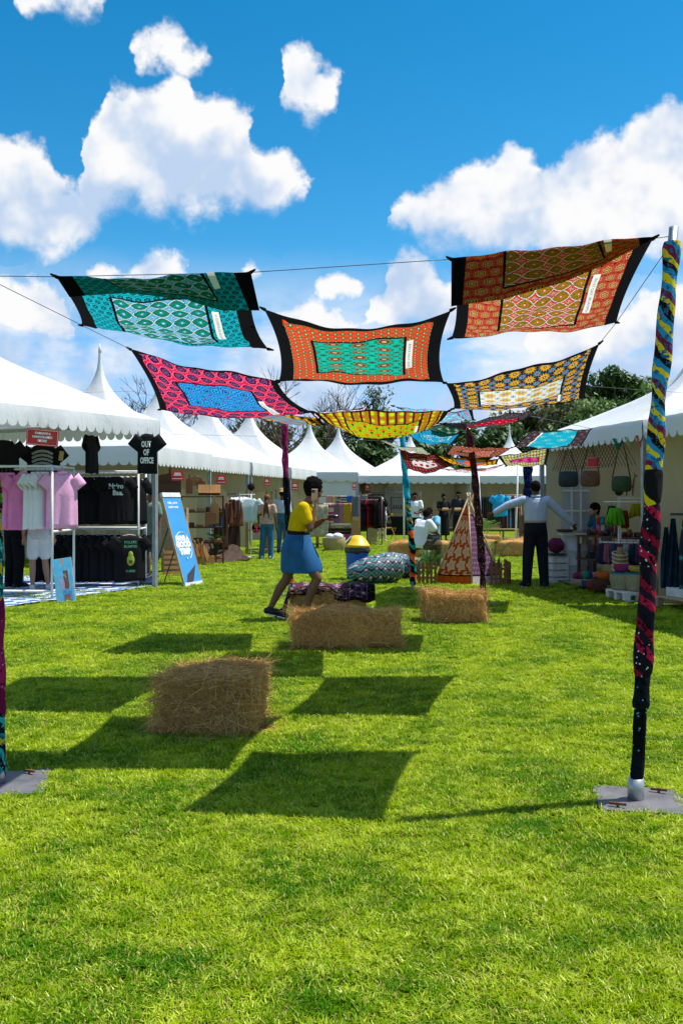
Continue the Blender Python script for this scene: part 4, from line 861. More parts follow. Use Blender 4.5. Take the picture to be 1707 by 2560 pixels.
# ---------------------------------------------------------------- hay bales
hay_m = mat('hay', (.52, .275, .085), .9, .45, 30, .9, 60); 
def straw_mat():
    m, nt, b = newmat('loose_straw'); at = nt.nodes.new('ShaderNodeAttribute'); at.attribute_name = 'tone'
    c = ramp(nt, N(nt, at.outputs['Fac']), [(0, (.30, .135, .036)), (.35, (.54, .29, .085)), (.75, (.70, .43, .145)), (1, (.84, .60, .25))])
    put(nt, b.inputs['Base Color'], c); b.inputs['Roughness'].default_value = .7; translucent(nt, b, c, .15); return m
straw_m = straw_mat()
def straws(pts, seed):
    rr = random.Random(seed); vs, fs, tn = [], [], []
    for p, d, L, w, droop in pts:
        t = rr.random(); o = len(vs); x = ortho(d)[rr.randint(0, 1)] * w; b = V((rr.uniform(-1, 1), rr.uniform(-1, 1), rr.uniform(-1, .4))) * droop * L
        for k in range(4):
            s = k / 3; c = p + d * (L * (s - .35)) + b * (s * s)
            if c.z < .006: c.z = .006 + rr.uniform(0, .004)
            vs += [c - x * (1 - .6 * s), c + x * (1 - .6 * s)]; tn += [t, t]
        for k in range(3): fs.append((o + 2 * k, o + 2 * k + 1, o + 2 * k + 3, o + 2 * k + 2))
    me = bpy.data.meshes.new('straw'); me.from_pydata([tuple(v) for v in vs], [], fs); me.materials.append(straw_m)
    a = me.attributes.new('tone', 'FLOAT', 'POINT'); a.data.foreach_set('value', tn); return me
def bale(label, c, size, rz, n=2600, seed=1, skirt=120):
    t = thing('hay_bale', label, 'hay bale', (c[0], c[1], 0), rz, 'hay bales on the lawn')
    X, Y, Z = size[0] / 2, size[1] / 2, size[2]; rr = random.Random(seed); m = MB(); K = 10
    def bump(p): return .05 * math.sin(p.x * 7 + seed) * math.sin(p.y * 6 + 1) + .03 * math.sin(p.z * 17 + p.x * 9 + seed) + .012 * math.sin(p.y * 23 + p.z * 19)
    bmx = bmesh.new(); bmesh.ops.create_cube(bmx, size=1.0); bmesh.ops.subdivide_edges(bmx, edges=bmx.edges[:], cuts=9, use_grid_fill=True)
    for v in bmx.verts:
        p = v.co * 2; q = V((p.x / max(1, (abs(p.x) ** 5 + abs(p.y) ** 5 + abs(p.z) ** 5) ** .2), p.y / max(1, (abs(p.x) ** 5 + abs(p.y) ** 5 + abs(p.z) ** 5) ** .2), p.z / max(1, (abs(p.x) ** 5 + abs(p.y) ** 5 + abs(p.z) ** 5) ** .2)))
        w = V((q.x * X, q.y * Y, (q.z + 1) / 2 * Z)); v.co = w * (1 + bump(w)); v.co.z = max(v.co.z, .003)
    me = bpy.data.meshes.new('bale_core'); bmx.to_mesh(me); bmx.free()
    for p in me.polygons: p.use_smooth = True
    link('bale_core', me, hay_m, t)
    pts = []
    for i in range(n):
        f = rr.random(); u, v = rr.uniform(-1, 1), rr.uniform(-1, 1)
        if f < .34: p, nr = V((u * X, -Y, (v + 1) / 2 * Z)), V((0, -1, 0))
        elif f < .64: p, nr = V((u * X, v * Y, Z)), V((0, 0, 1))
        elif f < .80: p, nr = V((X, u * Y, (v + 1) / 2 * Z)), V((1, 0, 0))
        elif f < .92: p, nr = V((-X, u * Y, (v + 1) / 2 * Z)), V((-1, 0, 0))
        else: p, nr = V((u * X, Y, (v + 1) / 2 * Z)), V((0, 1, 0))
        p = p * (1 + bump(p)) + nr * rr.uniform(-.006, .014)
        d = V((rr.gauss(0, 1), rr.gauss(0, .8), rr.gauss(0, .75))); d -= nr * d.dot(nr) * rr.uniform(.55, 1.0)
        if d.length < .05: continue
        pts.append((p, d.normalized(), rr.uniform(.05, .22), rr.uniform(.0011, .0026), rr.uniform(.0, .4)))
    for i in range(int(n * .05)):                                  # stray stalks sticking out
        f = rr.random(); a = rr.uniform(0, 6.283); p = V((math.cos(a) * X, math.sin(a) * Y, rr.uniform(.1, 1) * Z)); p = V((max(-X, min(X, p.x * 1.4)), max(-Y, min(Y, p.y * 1.4)), p.z if f < .5 else Z))
        d = V((math.cos(a), math.sin(a), rr.uniform(-.3, .5) if f < .5 else rr.uniform(.1, .6))).normalized(); pts.append((p, d, rr.uniform(.10, .24), .0016, rr.uniform(.1, .5)))
    for i in range(skirt):
        a = rr.uniform(0, 6.283); k = rr.uniform(.95, 1.35); p = V((math.cos(a) * X * k * 1.1, math.sin(a) * Y * k * 1.1, .012)); b = rr.uniform(0, 6.283)
        pts.append((p, V((math.cos(b), math.sin(b), .05)), rr.uniform(.08, .28), .0014, .1))
    s = link('straw', straws(pts, seed), None, t, 'stuff')
    tw = mat('baling_twine', (.30, .20, .10), .9)
    for k in (-.42, .42):
        q = MB(); L = [(k * X, -Y - .006, .0), (k * X, -Y - .012, Z * .6), (k * X, -Y * .98, Z + .008), (k * X, 0, Z + .012), (k * X, Y * .98, Z + .008), (k * X, Y + .012, .0)]
        q.tube([V(p) for p in L], .003, 5).build('twine', tw, t, True)
    return t
q = G(528, 1800)
bale('nearest hay bale, alone in the foreground left of centre', (q.x + .035, 6.30), (.62, .60, .36), R(-4), 5200, 1, 420)
bale('long hay bale just in front of the walking woman', (.04, 9.62), (1.06, .50, .37), R(3), 4600, 2, 320)
HB3 = bale('hay bale under the dark printed cloth beside the walking woman', (-.17, 12.15), (.92, .5, .36), R(2), 2600, 3, 100)
bale('hay bale right of centre in front of the crooked pole', (1.36, 11.55), (.70, .5, .37), R(4), 3000, 4, 140)
for i, (px, py, d, sx, rz, lab) in enumerate([(1010, 1392, 24.0, .8, .2, 'small far hay bale left of the seated people'), (1120, 1400, 23.5, 1.0, -.1, 'far hay bale behind the top left side of the teepee'), (1218, 1372, 28.5, .8, .0, 'far hay bale behind the palm leaves right of the teepee'), (1252, 1388, 24.5, 1.3, .05, 'long far hay bale right of the teepee, half in sun'), (1300, 1384, 26.0, .7, .4, 'far hay bale just left of the man in the blue shirt')]):
    g_ = P(px, py, d); bale(lab, (g_.x, d), (sx, .5, .42), rz, 700, 20 + i, 20)
# cloth thrown over the third bale
KM['plum'] = kanga('plum_and_lilac_leaf_print', dict(n=(9, 9), stag=1, ramp=[(0, rgb('b8a8c0')), (.25, rgb('4a2038')), (.55, rgb('6a5a80')), (.7, rgb('30142a'))], k=5, amp=.4), dict(n=(7, 7), ramp=[(0, rgb('c0b0c8')), (.3, rgb('5a1c38')), (.7, rgb('8a7a98')), (.85, rgb('3a1830'))], k=6, amp=.5), (.07, .06), tr=.15)
def drape(u, v):
    # a loose cloth: lies over the bale top, hangs down its front in an uneven edge and spills to the grass on the left
    x = -.92 + u * 1.34; Z = .385; ph = math.sin(u * 9 + 1) * .5 + math.sin(u * 21) * .25
    front = .10 + .07 * ph + .06 * u                      # how far it hangs over the front
    s = v * (.46 + front)
    if s < .46: y, z = 12.36 - s, Z + .012
    else: y, z = 11.885 - .02 * ph, Z - (s - .46)
    l = max(0.0, -.645 - x)
    if l > 0: z = max(.02 + .05 * abs(ph) * (1 - v), z - l * 1.9 - .05 * l); y -= l * .5 * v
    return V((x + (.10 if l > 0 else 0) * min(1, l * 4), y + .02 * math.sin(14 * u + 6 * v), z + .016 * math.sin(17 * u + 8 * v) + .010 * math.sin(31 * u - 5 * v)))
o = MB().grid(drape, 46, 24).build('printed_cloth', KM['plum'], None, True); tag(o, 'crumpled dark plum cloth thrown over a hay bale', 'cloth'); solid(o, .006)
# ---------------------------------------------------------------- litter bin
q = G(893, 1452)
t = thing('litter_bin', 'blue litter bin with yellow dome lid and black bin liner', 'bin', (q.x, q.y + .22, 0))
blue_p = mat('blue_plastic', (.006, .10, .55), .4, .12, 6, spec=.5); yel_p = mat('yellow_plastic', (.72, .46, .006), .4, .08, 6, spec=.5)
MB().lathe([(.175, 0), (.185, .01), (.215, .58), (.217, .60)], 28).build('body', blue_p, t, True)
m = MB(); K = 32
for j, (rr_, z) in enumerate(((.219, .50), (.232, .505), (.236, .55), (.228, .60), (.222, .605))):
    for k in range(K):
        a = 6.283 * k / K; e = 1 + .03 * math.sin(a * 7 + j) + .02 * math.sin(a * 13); m.v.append(V((rr_ * e * math.cos(a), rr_ * e * math.sin(a), z + (.02 * math.sin(a * 5) if j == 0 else 0))))
for j in range(4):
    for k in range(K): m.f.append((j * K + k, j * K + (k + 1) % K, (j + 1) * K + (k + 1) % K, (j + 1) * K + k))
m.build('bin_liner', mat('black_bin_liner', (.012, .014, .018), .25, .2, 30, .6, 25, spec=.6), t, True)
lid = MB().lathe([(.232, .60), (.234, .645), (.222, .65), (.165, .74), (.10, .80), (.05, .815), (.01, .818)], 28).build('lid', yel_p, t, True)
sw = MB().box((0, 0, 0), (.20, .012, .16)); o = sw.build('swing_flap', mat('pale_blue_flap', (.42, .52, .66), .4, .08), lid); o.location = (-.155, -.02, .745); o.rotation_euler = (R(-42), 0, R(-85))
# ---------------------------------------------------------------- bean bags
def beanbag(label, c, size, rz, mk, seed):
    m = MB(); m.ball((0, 0, 0), (1, 1, 1), 36, 24)
    for i, p in enumerate(m.v):
        z = p.z; a = math.atan2(p.y, p.x); k = 1 + .05 * math.sin(3 * a + seed) + .03 * math.sin(7 * a + 4 * z)
        fl = (abs(p.x) ** 2.6 + abs(p.y) ** 2.6 + abs(p.z) ** 2.6) ** (1 / 2.6); p = p / fl
        x = p.x * k * size[0] / 2; y = p.y * k * size[1] / 2; zz = max(0, (p.z * .5 + .5)) * size[2] * (1 + .25 * p.x * math.cos(seed)) + .012 * math.sin(9 * a + seed) * (1 - p.z)
        m.uv[i] = ((a / 6.283 * 2) % 1.0, p.z * .5 + .5); m.v[i] = V((x, y, max(.012, zz)))
    mm = boxprint(mk); o = m.build('bean_bag', mm, None, True); tag(o, label, 'bean bag', 'patterned bean bags'); o.location = (c[0], c[1], 0); o.rotation_euler = (0, 0, rz); return o
def boxprint(key):
    m, nt, b = newmat('patch_print_' + key); x, y, z = sep(nt, texco(nt))
    a, b2 = ('1c7a80', 'b87a98') if key == 'teal' else ('3a6a90', '8a5a88')
    u = x * 2.2 + y * .8; v = z * 2.4 + y * .9
    c = motif(nt, u, v, dict(n=(3, 3), dia=1, stag=1, ramp=[(0, rgb(b2)), (.2, rgb('101820')), (.3, rgb(a)), (.55, rgb('0f2a34')), (.62, rgb(a)), (.8, rgb('c8ccd0')), (.86, rgb('16303a'))], ramp2=[(0, rgb('d8d8d8')), (.2, rgb(b2)), (.35, rgb('0f2a34'))], r2=.4))
    put(nt, b.inputs['Base Color'], c); b.inputs['Roughness'].default_value = .6; return m
q = G(985, 1468); beanbag('large teal patchwork bean bag lying on the grass beside the bin', (.62, 16.75), (1.0, .75, .50), R(10), 'teal', 0.0)
beanbag('blue and lilac bean bag behind the teal one', (1.12, 17.9), (.8, .7, .45), R(-20), 'lilac', 2.0)
# ---------------------------------------------------------------- cloth teepee with picket fence
tq = G(1180, 1466); tx, ty = tq.x, 16.75
t = thing('play_teepee', 'patchwork cloth teepee, orange star print on the left and lilac on the right', 'tent', (tx, ty, 0))
KM['star'] = kanga('orange_star_on_cream_print', dict(n=(5, 8), ramp=[(0, rgb('c8601c')), (.9, rgb('b85018'))]), dict(n=(3, 6), stag=1, ramp=[(0, rgb('c87848')), (.10, rgb('e0b890')), (.35, rgb('c89060')), (.40, rgb('e2bc92')), (.82, rgb('b8501c'))], k=5, amp=.22, ramp2=[(0, rgb('e0b890')), (.16, rgb('b8501c'))], r2=.22), (.0, .0), (.0, .12), tr=.3)
KM['lilac'] = kanga('lilac_leaf_print', dict(n=(6, 8), ramp=[(0, rgb('d8c8d8')), (.5, rgb('b8b0b8')), (.9, rgb('e0d8dc'))], k=5, amp=.3), dict(n=(9, 16), stag=1, ramp=[(0, rgb('b890a8')), (.4, rgb('6a4868')), (.9, rgb('8a6a88'))], k=4, amp=.4), (.0, .0), (.0, .12), tr=.3)
apx = V((0, .05, 1.46)); base = [V((-.60, -.12, 0)), V((.02, -.42, 0)), V((.60, -.10, 0)), V((.45, .55, 0)), V((-.42, .55, 0))]
for i in range(5):
    a, b = base[i], base[(i + 1) % 5]; tip = apx + V((0, 0, -.10))
    mk = ['star', 'lilac', 'lilac', 'star', 'star'][i]
    def fn(u, v, a=a, b=b):
        k = v ** 1.0; p = (a * (1 - u) + b * u) * (1 - k) + (tip + (a * (1 - u) + b * u) * .05) * k; return p + (V((0, 0, .65)) - p) * .05 * math.sin(math.pi * u) * math.sin(math.pi * v) * -1
    MB().grid(fn, 10, 16).build('panel', KM[mk], t, True)
    MB().tube([a * 1.02, apx + (apx - a) * .09 + V((.02 * i, 0, 0))], .014, 7).build('tent_pole', palewood, t, True)
pk_m = mat('brown_stained_fence_wood', (.20, .095, .035), .7, .3, 6, .2, 40, stretch=(1, 1, .15))
def fence(label, a, b, n, h=.40):
    a, b = V((*a, 0)), V((*b, 0)); t = thing('picket_fence', label, 'fence', (a.x, a.y, 0), 0, 'picket fences round the teepee'); d = b - a; ang = math.atan2(d.y, d.x); nr = V((math.sin(ang), -math.cos(ang), 0)) * .014
    for z in (.12, .29): MB().bar(V((0, 0, z)), d + V((0, 0, z)), .016, .04).build('rail', pk_m, t)
    shp = None
    for i in range(n):
        p = d * ((i + .5) / n)
        if shp is None:
            m = MB(); w = .022; m.prism([(-w, 0.004), (w, 0.004), (w, h - .04), (w * .6, h - .012), (0, h), (-w * .6, h - .012), (-w, h - .04)], .016, None); o = m.build('picket', pk_m, t); shp = o.data
        else: o = link('picket', shp, None, t)
        o.location = p + nr; o.rotation_euler = (0, 0, ang)
fence('low brown picket fence left of the teepee', (tx - .97, 16.55), (tx - .56, 16.45), 6)
fence('low brown picket fence right of the teepee, front run', (tx + .30, 16.25), (tx + .62, 16.25), 4)
fence('low brown picket fence right of the teepee, side run going back', (tx + .66, 16.28), (tx + .72, 17.3), 9)
fence('low brown picket fence right of the teepee, rear run', (tx + .36, 17.45), (tx + .70, 17.4), 4)
# ---------------------------------------------------------------- palm plants
leaf_m = mat('palm_leaf', (.05, .13, .025), .5, .3, 10, trans=.3); leaf_l = mat('light_palm_leaf', (.13, .25, .04), .5, .3, 10, trans=.35)
def palm(label, c, h, nf, seed, lm, spread=.5):
    t = thing('palm_plant', label, 'plant', (c[0], c[1], 0), 0, 'young palm plants'); rr = random.Random(seed)
    for k in range(nf):
        a = 6.283 * k / nf + rr.uniform(-.3, .3); m = MB(); H = h * rr.uniform(.7, 1.05); sp = spread * rr.uniform(.7, 1.2); pts = []
        for i in range(9):
            s = i / 8; pts.append(V((math.cos(a) * sp * s ** 1.6, math.sin(a) * sp * s ** 1.6, H * (s - .28 * s ** 4) + .01)))
        m.tube(pts, [.008 * (1 - .8 * i / 8) for i in range(9)], 5)
        for i in range(3, 9):
            for q in range(3):
                f = (i - 1 + q / 3) / 8
                j = min(int(f * 8), 7); p = pts[j] * (1 - (f * 8 - j)) + pts[j + 1] * (f * 8 - j); d = (pts[min(j + 1, 8)] - pts[max(j - 1, 0)]).normalized(); sd = ortho(d)[0]
                for e in (-1, 1):
                    L = .20 * math.sin(math.pi * min(1, (f - .2) * 1.25) * .9 + .2) * h; tip = p + (sd * e + d * .9).normalized() * L + V((0, 0, -.35 * L)); w = d * .010
                    m.add([p - w, p + w, tip], [(0, 1, 2)])
        m.build('frond', lm, t)
for a in [('dark green palm plant before the seated person in white', (1.58, 17.4), .75, 9, 1, leaf_m, .4), ('second dark palm plant close to the left picket fence', (1.38, 17.8), .6, 8, 2, leaf_m, .35), ('bright green palm plant behind the teepee to the right', (3.55, 24.5), 1.35, 8, 3, leaf_l, .6), ('palm plant leaning over the teepee top right', (2.85, 22.0), .9, 7, 4, leaf_l, .5), ('thin palm seedling inside the right picket fence', (2.75, 17.2), 1.0, 4, 5, leaf_l, .3), ('low palm plant behind the right picket fence', (2.6, 17.9), .6, 7, 6, leaf_l, .4)]: palm(*a)
# ---------------------------------------------------------------- hanging clothes
def garment_meshes(w, h, dep, slv, seed):
    rr = random.Random(seed); ph = [rr.uniform(0, 6) for _ in range(5)]
    def body(u, v):
        a = 2 * math.pi * u; z = -h * v
        hw = w / 2 * (.62 + .38 * min(1, v * 5)) * (1 + .06 * v); dp = dep / 2 * (.35 + .65 * min(1, v * 3))
        k = 1 + .10 * v * math.sin(5 * a + ph[0]) + .08 * v * math.sin(9 * a + ph[1])
        ca, sa = math.cos(a), math.sin(a); e = .7
        x = hw * math.copysign(abs(ca) ** e, ca); y = dp * sa * k + .02 * v * math.sin(x * 30 + ph[2])
        z2 = z - (.035 * (abs(x) / (w / 2)) ** 1.5 if v < .3 else 0)
        return V((x, y, z2 + (.012 * math.sin(3 * a + ph[3]) if v == 1 else 0)))
    b = MB().grid(body, 28, 12, False)
    sl = []
    for e in (-1, 1):
        L = slv; rg = []
        for i in range(5):
            s = i / 4; c = V((e * (w / 2 * .80 + s * L * .50), 0, -.055 - s * L * .82))
            ax = V((e * .55, 0, .45)).normalized() * (.085 + .02 * s); rg.append((c, ax, V((0, dep * .35 + .01, 0))))
        sl.append(MB().loft(rg, 12, False))
    cl = MB().loft([((0, 0, -.02), (.085, 0, 0), (0, dep * .34, 0)), ((0, 0, .025), (.065, 0, 0), (0, dep * .28, 0))], 14, False)
    hg = MB().tube([V((0, 0, .0)), V((0, 0, .05)), V((.018, 0, .075)), V((0, 0, .095)), V((-.016, 0, .08))], .0028, 5)
    hs = MB().tube([V((-w * .40, 0, -.055)), V((-w * .2, 0, -.012)), V((0, 0, .004)), V((w * .2, 0, -.012)), V((w * .40, 0, -.055))], .008, 6)
    return b, sl, cl, hg, hs
PROTO = {}
hanger_w = mat('wooden_hanger', (.45, .22, .06), .5, .2); hanger_p = mat('white_plastic_hanger', (.65, .68, .70), .4, .05)
def garment(name, label, m, loc, rz, w=.5, h=.75, dep=.12, slv=.2, collar=False, hm=None, seed=0, group=None, cat='shirt'):
    key = (name, m.name, w, h, dep, slv, collar, seed, hm.name if hm else '')
    if key in PROTO: return dup(PROTO[key], loc, rz, label, group)
    t = thing(name, label, cat, loc, rz, group); b, sl, cl, hg, hs = garment_meshes(w, h, dep, slv, seed)
    solid(b.build('body', m, t, True), .003)
    if slv:
        for s in sl: solid(s.build('sleeve', m, t, True), .003)
    if collar: solid(cl.build('collar', m, t, True), .006)
    if hm: g = hs.build('hanger', hm, t, True); hg.build('hook', wire_m, g, True)
    PROTO[key] = t; return t
def rail_frame(name, label, pts_posts, z_top, bars, m, r=.016, group=None, cat='clothes rack'):
    t = thing(name, label, cat, (pts_posts[0][0], pts_posts[0][1], 0), 0, group); o = V((pts_posts[0][0], pts_posts[0][1], 0))
    for p in pts_posts: q = V((p[0], p[1], 0)) - o; MB().tube([q + V((0, 0, .0)), q + V((0, 0, z_top))], r, 8).build('post', m, t, True)
    for a, b in bars: MB().tube([V(a) - o, V(b) - o], r * .9, 8).build('rail', m, t, True)
    return t
pink = [fabric('pink_shirt_a', (.82, .27, .54), .12), fabric('pink_shirt_b', (.76, .22, .48), .12), fabric('pale_pink_shirt', (.86, .42, .70), .12)]
# pink and white shirts rack
x0, y0, x1 = -4.28, 14.1, -6.5
rail_frame('clothes_rack', 'white clothes rack holding the pink and white shirts', [(x0, y0), (x0 + .04, y0 + 1.0), (x1, y0 + .1), (x1, y0 + 1.1)], 1.98,
    [((x0, y0, 1.97), (x0 + .04, y0 + 1, 1.97)), ((x0, y0, 1.0), (x0 + .04, y0 + 1, 1.0)), ((x0, y0, .12), (x0 + .04, y0 + 1, .12)), ((x0, y0, 1.97), (x1, y0 + .1, 1.97)), ((x0 + .04, y0 + 1, 1.97), (x1, y0 + 1.1, 1.97)), ((x0 + .02, y0 + .5, 1.94), (x1, y0 + .6, 1.94)), ((x1, y0 + .1, 1.97), (x1, y0 + 1.1, 1.97)), ((x0, y0, .12), (x1, y0 + .1, .12))], white_metal, .02)
for i, px in enumerate((-34, -24, -14, -4, 6, 16, 26, 58)):
    p = P(px, 1187, 14.5); garment('shirt', 'pink short sleeved shirt in the tight bunch at the left of the rack' if i < 7 else 'large pink shirt facing out at the right end of the pink bunch', pink[i % 2], (p.x, 14.5, 1.86), R(58 - i * 2) if i < 7 else R(30), .44, .84, .13, .20, True, hanger_w, i % 3, 'pink shirts on the rack' if i < 7 else None)
for i, px in enumerate((88, 100, 113)):
    p = P(px, 1187, 14.5); garment('shirt', ('leftmost', 'middle', 'rightmost')[i] + ' of the white shirts hanging between the pink ones', white_cloth, (p.x, 14.5, 1.87), R(62), .42, .84, .12, .19, True, hanger_w, i % 2, 'white shirts on the rack')
p = P(136, 1187, 14.55); garment('shirt', 'deep pink shirt squeezed behind the rack post', pink[0], (p.x, 14.6, 1.87), R(60), .42, .84, .12, .19, True, hanger_w, 3)
p = P(160, 1190, 14.5); garment('shirt', 'pale pink satin shirt facing out at the end of the white rack', pink[2], (p.x, 14.42, 1.88), R(24), .44, .84, .14, .20, True, hanger_w, 4)
# black T-shirt rack, two tiers
xa, xb, yb = -3.44, -5.4, 16.15
rail_frame('clothes_rack', 'two-tier white rack full of black T-shirts', [(xa, yb), (xa - .06, yb + .9), (xb, yb), (xb, yb + .9)], 1.96,
    [((xa, yb, 1.95), (xb, yb, 1.95)), ((xa - .06, yb + .9, 1.95), (xb, yb + .9, 1.95)), ((xa, yb, 1.95), (xa - .06, yb + .9, 1.95)), ((xa, yb, .97), (xb, yb, .97)), ((xa, yb, .97), (xa - .06, yb + .9, .97)), ((xa - .06, yb + .9, .97), (xb, yb + .9, .97)), ((xa, yb, .08), (xb, yb, .08))], white_metal, .018)
for k in range(15):
    x = xa - .10 - k * .10
    garment('t_shirt', 'plain black T-shirt on the upper rail of the two-tier rack', black_cloth, (x, yb + .02, 1.86), R(40 + (k * 37 % 30)), .50, .80, .13, .22, False, hanger_p, k % 3, 'black T-shirts, upper rail', 'T-shirt')
    garment('t_shirt', 'plain black T-shirt on the lower rail of the two-tier rack', black_cloth, (x - .03, yb + .02, .88), R(36 + (k * 53 % 30)), .50, .78, .13, .22, False, hanger_p, (k + 1) % 3, 'black T-shirts, lower rail', 'T-shirt')
cyan_ink = mat('pale_cyan_print', (.55, .68, .72), .7, .03); green_ink = mat('green_print', (.10, .42, .22), .7, .05)
def print_tee(label, loc, rz, texts, w=.5, h=.8, seed=7):
    t = garment('t_shirt', label, black_cloth, loc, rz, w, h, .10, .22, False, hanger_p, seed, None, 'T-shirt')
    for s, size, x, z, m, sx, b in texts: letters(s, size, m, t, (x, -.095, z), 0, b, sx)
    return t
print_tee('black T-shirt with Nairo Bae lettering facing out on the upper rail', (-3.80, yb - .14, 1.86), R(22), [('Nairo', .12, 0, -.20, cyan_ink, .85, .004), ('Bae.', .12, .03, -.31, cyan_ink, .85, .004)], .52, .80, 8)
av = print_tee('black T-shirt with avocado print facing out on the lower rail', (-3.56, yb - .14, .88), R(24), [('POLETE', .06, 0, -.14, green_ink, 1, .001), ('BUMPER', .06, 0, -.21, green_ink, 1, .001), ('PUREE', .055, 0, -.62, green_ink, 1, .001)], .5, .78, 9)
b = MB().ball((0, -.10, -.42), (.065, .012, .095), 14, 10).ball((0, -.10, -.33), (.042, .011, .06), 12, 8).build('avocado_print', mat('avocado_green', (.30, .42, .05), .7), av, True)
MB().ball((0, -.112, -.44), (.032, .006, .034), 10, 8).build('avocado_stone', mat('avocado_brown', (.16, .07, .02), .6), b, True)
# T-shirts hung from the tent frame
zt = print_tee('black T-shirt with grey zigzag print under the red shop sign', P(110, 1112, 14.95), R(4), [], .50, .70, 10)
grey_ink = mat('grey_print', (.26, .28, .27), .7, .1)
for r_ in range(7):
    m = MB(); z = -.10 - r_ * .062; pts = [(-.16, z - .05), (-.08, z - .012), (0, z), (.08, z - .012), (.16, z - .05)]
    for (ax, az), (bx, bz) in zip(pts[:-1], pts[1:]): m.bar(V((ax, -.082, az)), V((bx, -.082, bz)), .006, .038)
    m.build('zigzag_print', grey_ink, zt)
print_tee('black T-shirt reading OUT OF OFFICE hung at the tent corner post', P(369, 1084, 15.35), R(6), [('OUT', .13, -.01, -.22, ink_white, .55, .006), ('OF', .13, -.01, -.35, ink_white, .55, .006), ('OFFICE', .13, 0, -.48, ink_white, .5, .006)], .30, .64, 11)
garment('t_shirt', 'black T-shirt hung edge-on from the tent frame', black_cloth, P(229, 1088, 15.6), R(84), .46, .62, .10, .2, False, hanger_p, 12, None, 'T-shirt')
garment('t_shirt', 'black T-shirt at the left edge beside the zigzag one', black_cloth, P(8, 1100, 14.6), R(20), .46, .62, .10, .22, False, hanger_p, 13, None, 'T-shirt')
MB_ = MB().box((0, 0, 0), (.07, .004, .15)); o = MB_.build('price_tag', mat('kraft_card', (.45, .33, .14), .8, .1)); tag(o, 'tan price tag dangling right of the zigzag T-shirt', 'tag'); o.location = P(154, 1140, 14.9); o.rotation_euler = (0, R(8), .1)
# red shop signs
sign_m = mat('coral_red_board', (.62, .045, .045), .6, .06)
def shop_sign(label, c, w, h, rz, lines, tilt=0.0, group='coral red stall signs'):
    t = thing('stall_sign', label, 'sign', c, rz, group); t.rotation_euler = (0, tilt, rz)
    MB().box((0, 0, 0), (w, .008, h)).build('board', sign_m, t); m = MB(); e = .014
    for z in (-1, 1): m.box((0, -.007, z * (h / 2 - e)), (w - 2 * e, .004, h * .022))
    for x in (-1, 1): m.box((x * (w / 2 - e), -.0072, 0), (w * .012, .004, h - 2 * e))
    m.build('border_line', ink_white, t)
    for s, size, z, sx in lines: letters(s, size, ink_white, t, (0, -.008, z), 0, .003, sx)
    return t
shop_sign('large coral red sign reading STORE over the zigzag T-shirt', (-4.25, 13.55, 2.36), .44, .235, R(14), [("KAMARA'S &", .042, .045, .9), ('HANDCRAFTED', .042, -.008, .9), ('STORE', .046, -.062, .9)], R(4))
def mini_sign(label, c, w, h, rz):
    t = thing('stall_sign', label, 'sign', c, rz, 'coral red stall signs'); MB().box((0, 0, 0), (w, .008, h)).build('board', sign_m, t)
    m = MB()
    for z, ww in ((.22, .5), (.06, .62)): m.box((0, -.007, z * h), (w * ww, .004, h * .12))
    m.box((0, -.007, -.30 * h), (w * .8, .004, h * .05)); m.build('white_lettering_block', ink_white, t)
for lab, px, py, d, w, h in (('coral red sign at the tent with wooden boards', 444, 1189, 20.6, .26, .22), ('coral red sign above the aprons and white T-shirt', 553, 1199, 25.4, .26, .24), ('coral red sign above the wooden ladder shelf', 667, 1205, 29.5, .16, .24), ('coral red sign just left of the walking woman', 737, 1216, 33.0, .24, .26), ('coral red sign over the rack of dark shirts', 885, 1216, 39.5, .16, .28), ('far coral red sign right of the one over the dark shirts', 918, 1219, 43.5, .2, .28)):
    mini_sign(lab, P(px, py, d), w, h, R(18))
# ground sheet
m, nt, bs = newmat('blue_white_diamond_sheet'); x, y, _ = sep(nt, texco(nt)); a, b_ = (x * 2.1 + y * 1.2).fract(), (y * 2.1 - x * 1.0).fract()
c = mix(nt, (a.gt(.5) * b_.gt(.5)).max(a.lt(.5) * b_.lt(.5)), (.60, .64, .70), (.03, .16, .50)); put(nt, bs.inputs['Base Color'], c); bs.inputs['Roughness'].default_value = .5
pts = [G(-330, 1560), G(-20, 1526), G(200, 1493), G(388, 1467), G(372, 1440), G(-200, 1440)]
def sheet(u, v):
    f = u * 3; i = min(int(f), 2); f -= i; near = pts[i] * (1 - f) + pts[i + 1] * f; far = pts[5] * (1 - u) + pts[4] * u
    p = near * (1 - v) + far * v; p.z = .014 + .010 * (math.sin(u * 31 + v * 9) * .5 + .5) + (.012 * math.sin(u * 60) ** 2 if v < .04 else 0); return p
o = MB().grid(sheet, 60, 24, False).build('printed_sheet', m, None, True); tag(o, 'blue and white diamond ground sheet under the clothes racks', 'mat'); solid(o, .004)
o = MB().ball((0, 0, .05), (.22, .12, .06), 16, 8).build('cloth_bundle', fabric('slate_blue_fabric', (.17, .20, .30)), None, True)
for v in o.data.vertices: v.co.z = max(.004, v.co.z + .02 * math.sin(v.co.x * 40) * math.cos(v.co.y * 50))
tag(o, 'slate blue cloth bundled at the foot of the black T-shirt rack', 'cloth'); q = G(362, 1464); o.location = (q.x, q.y, .02)
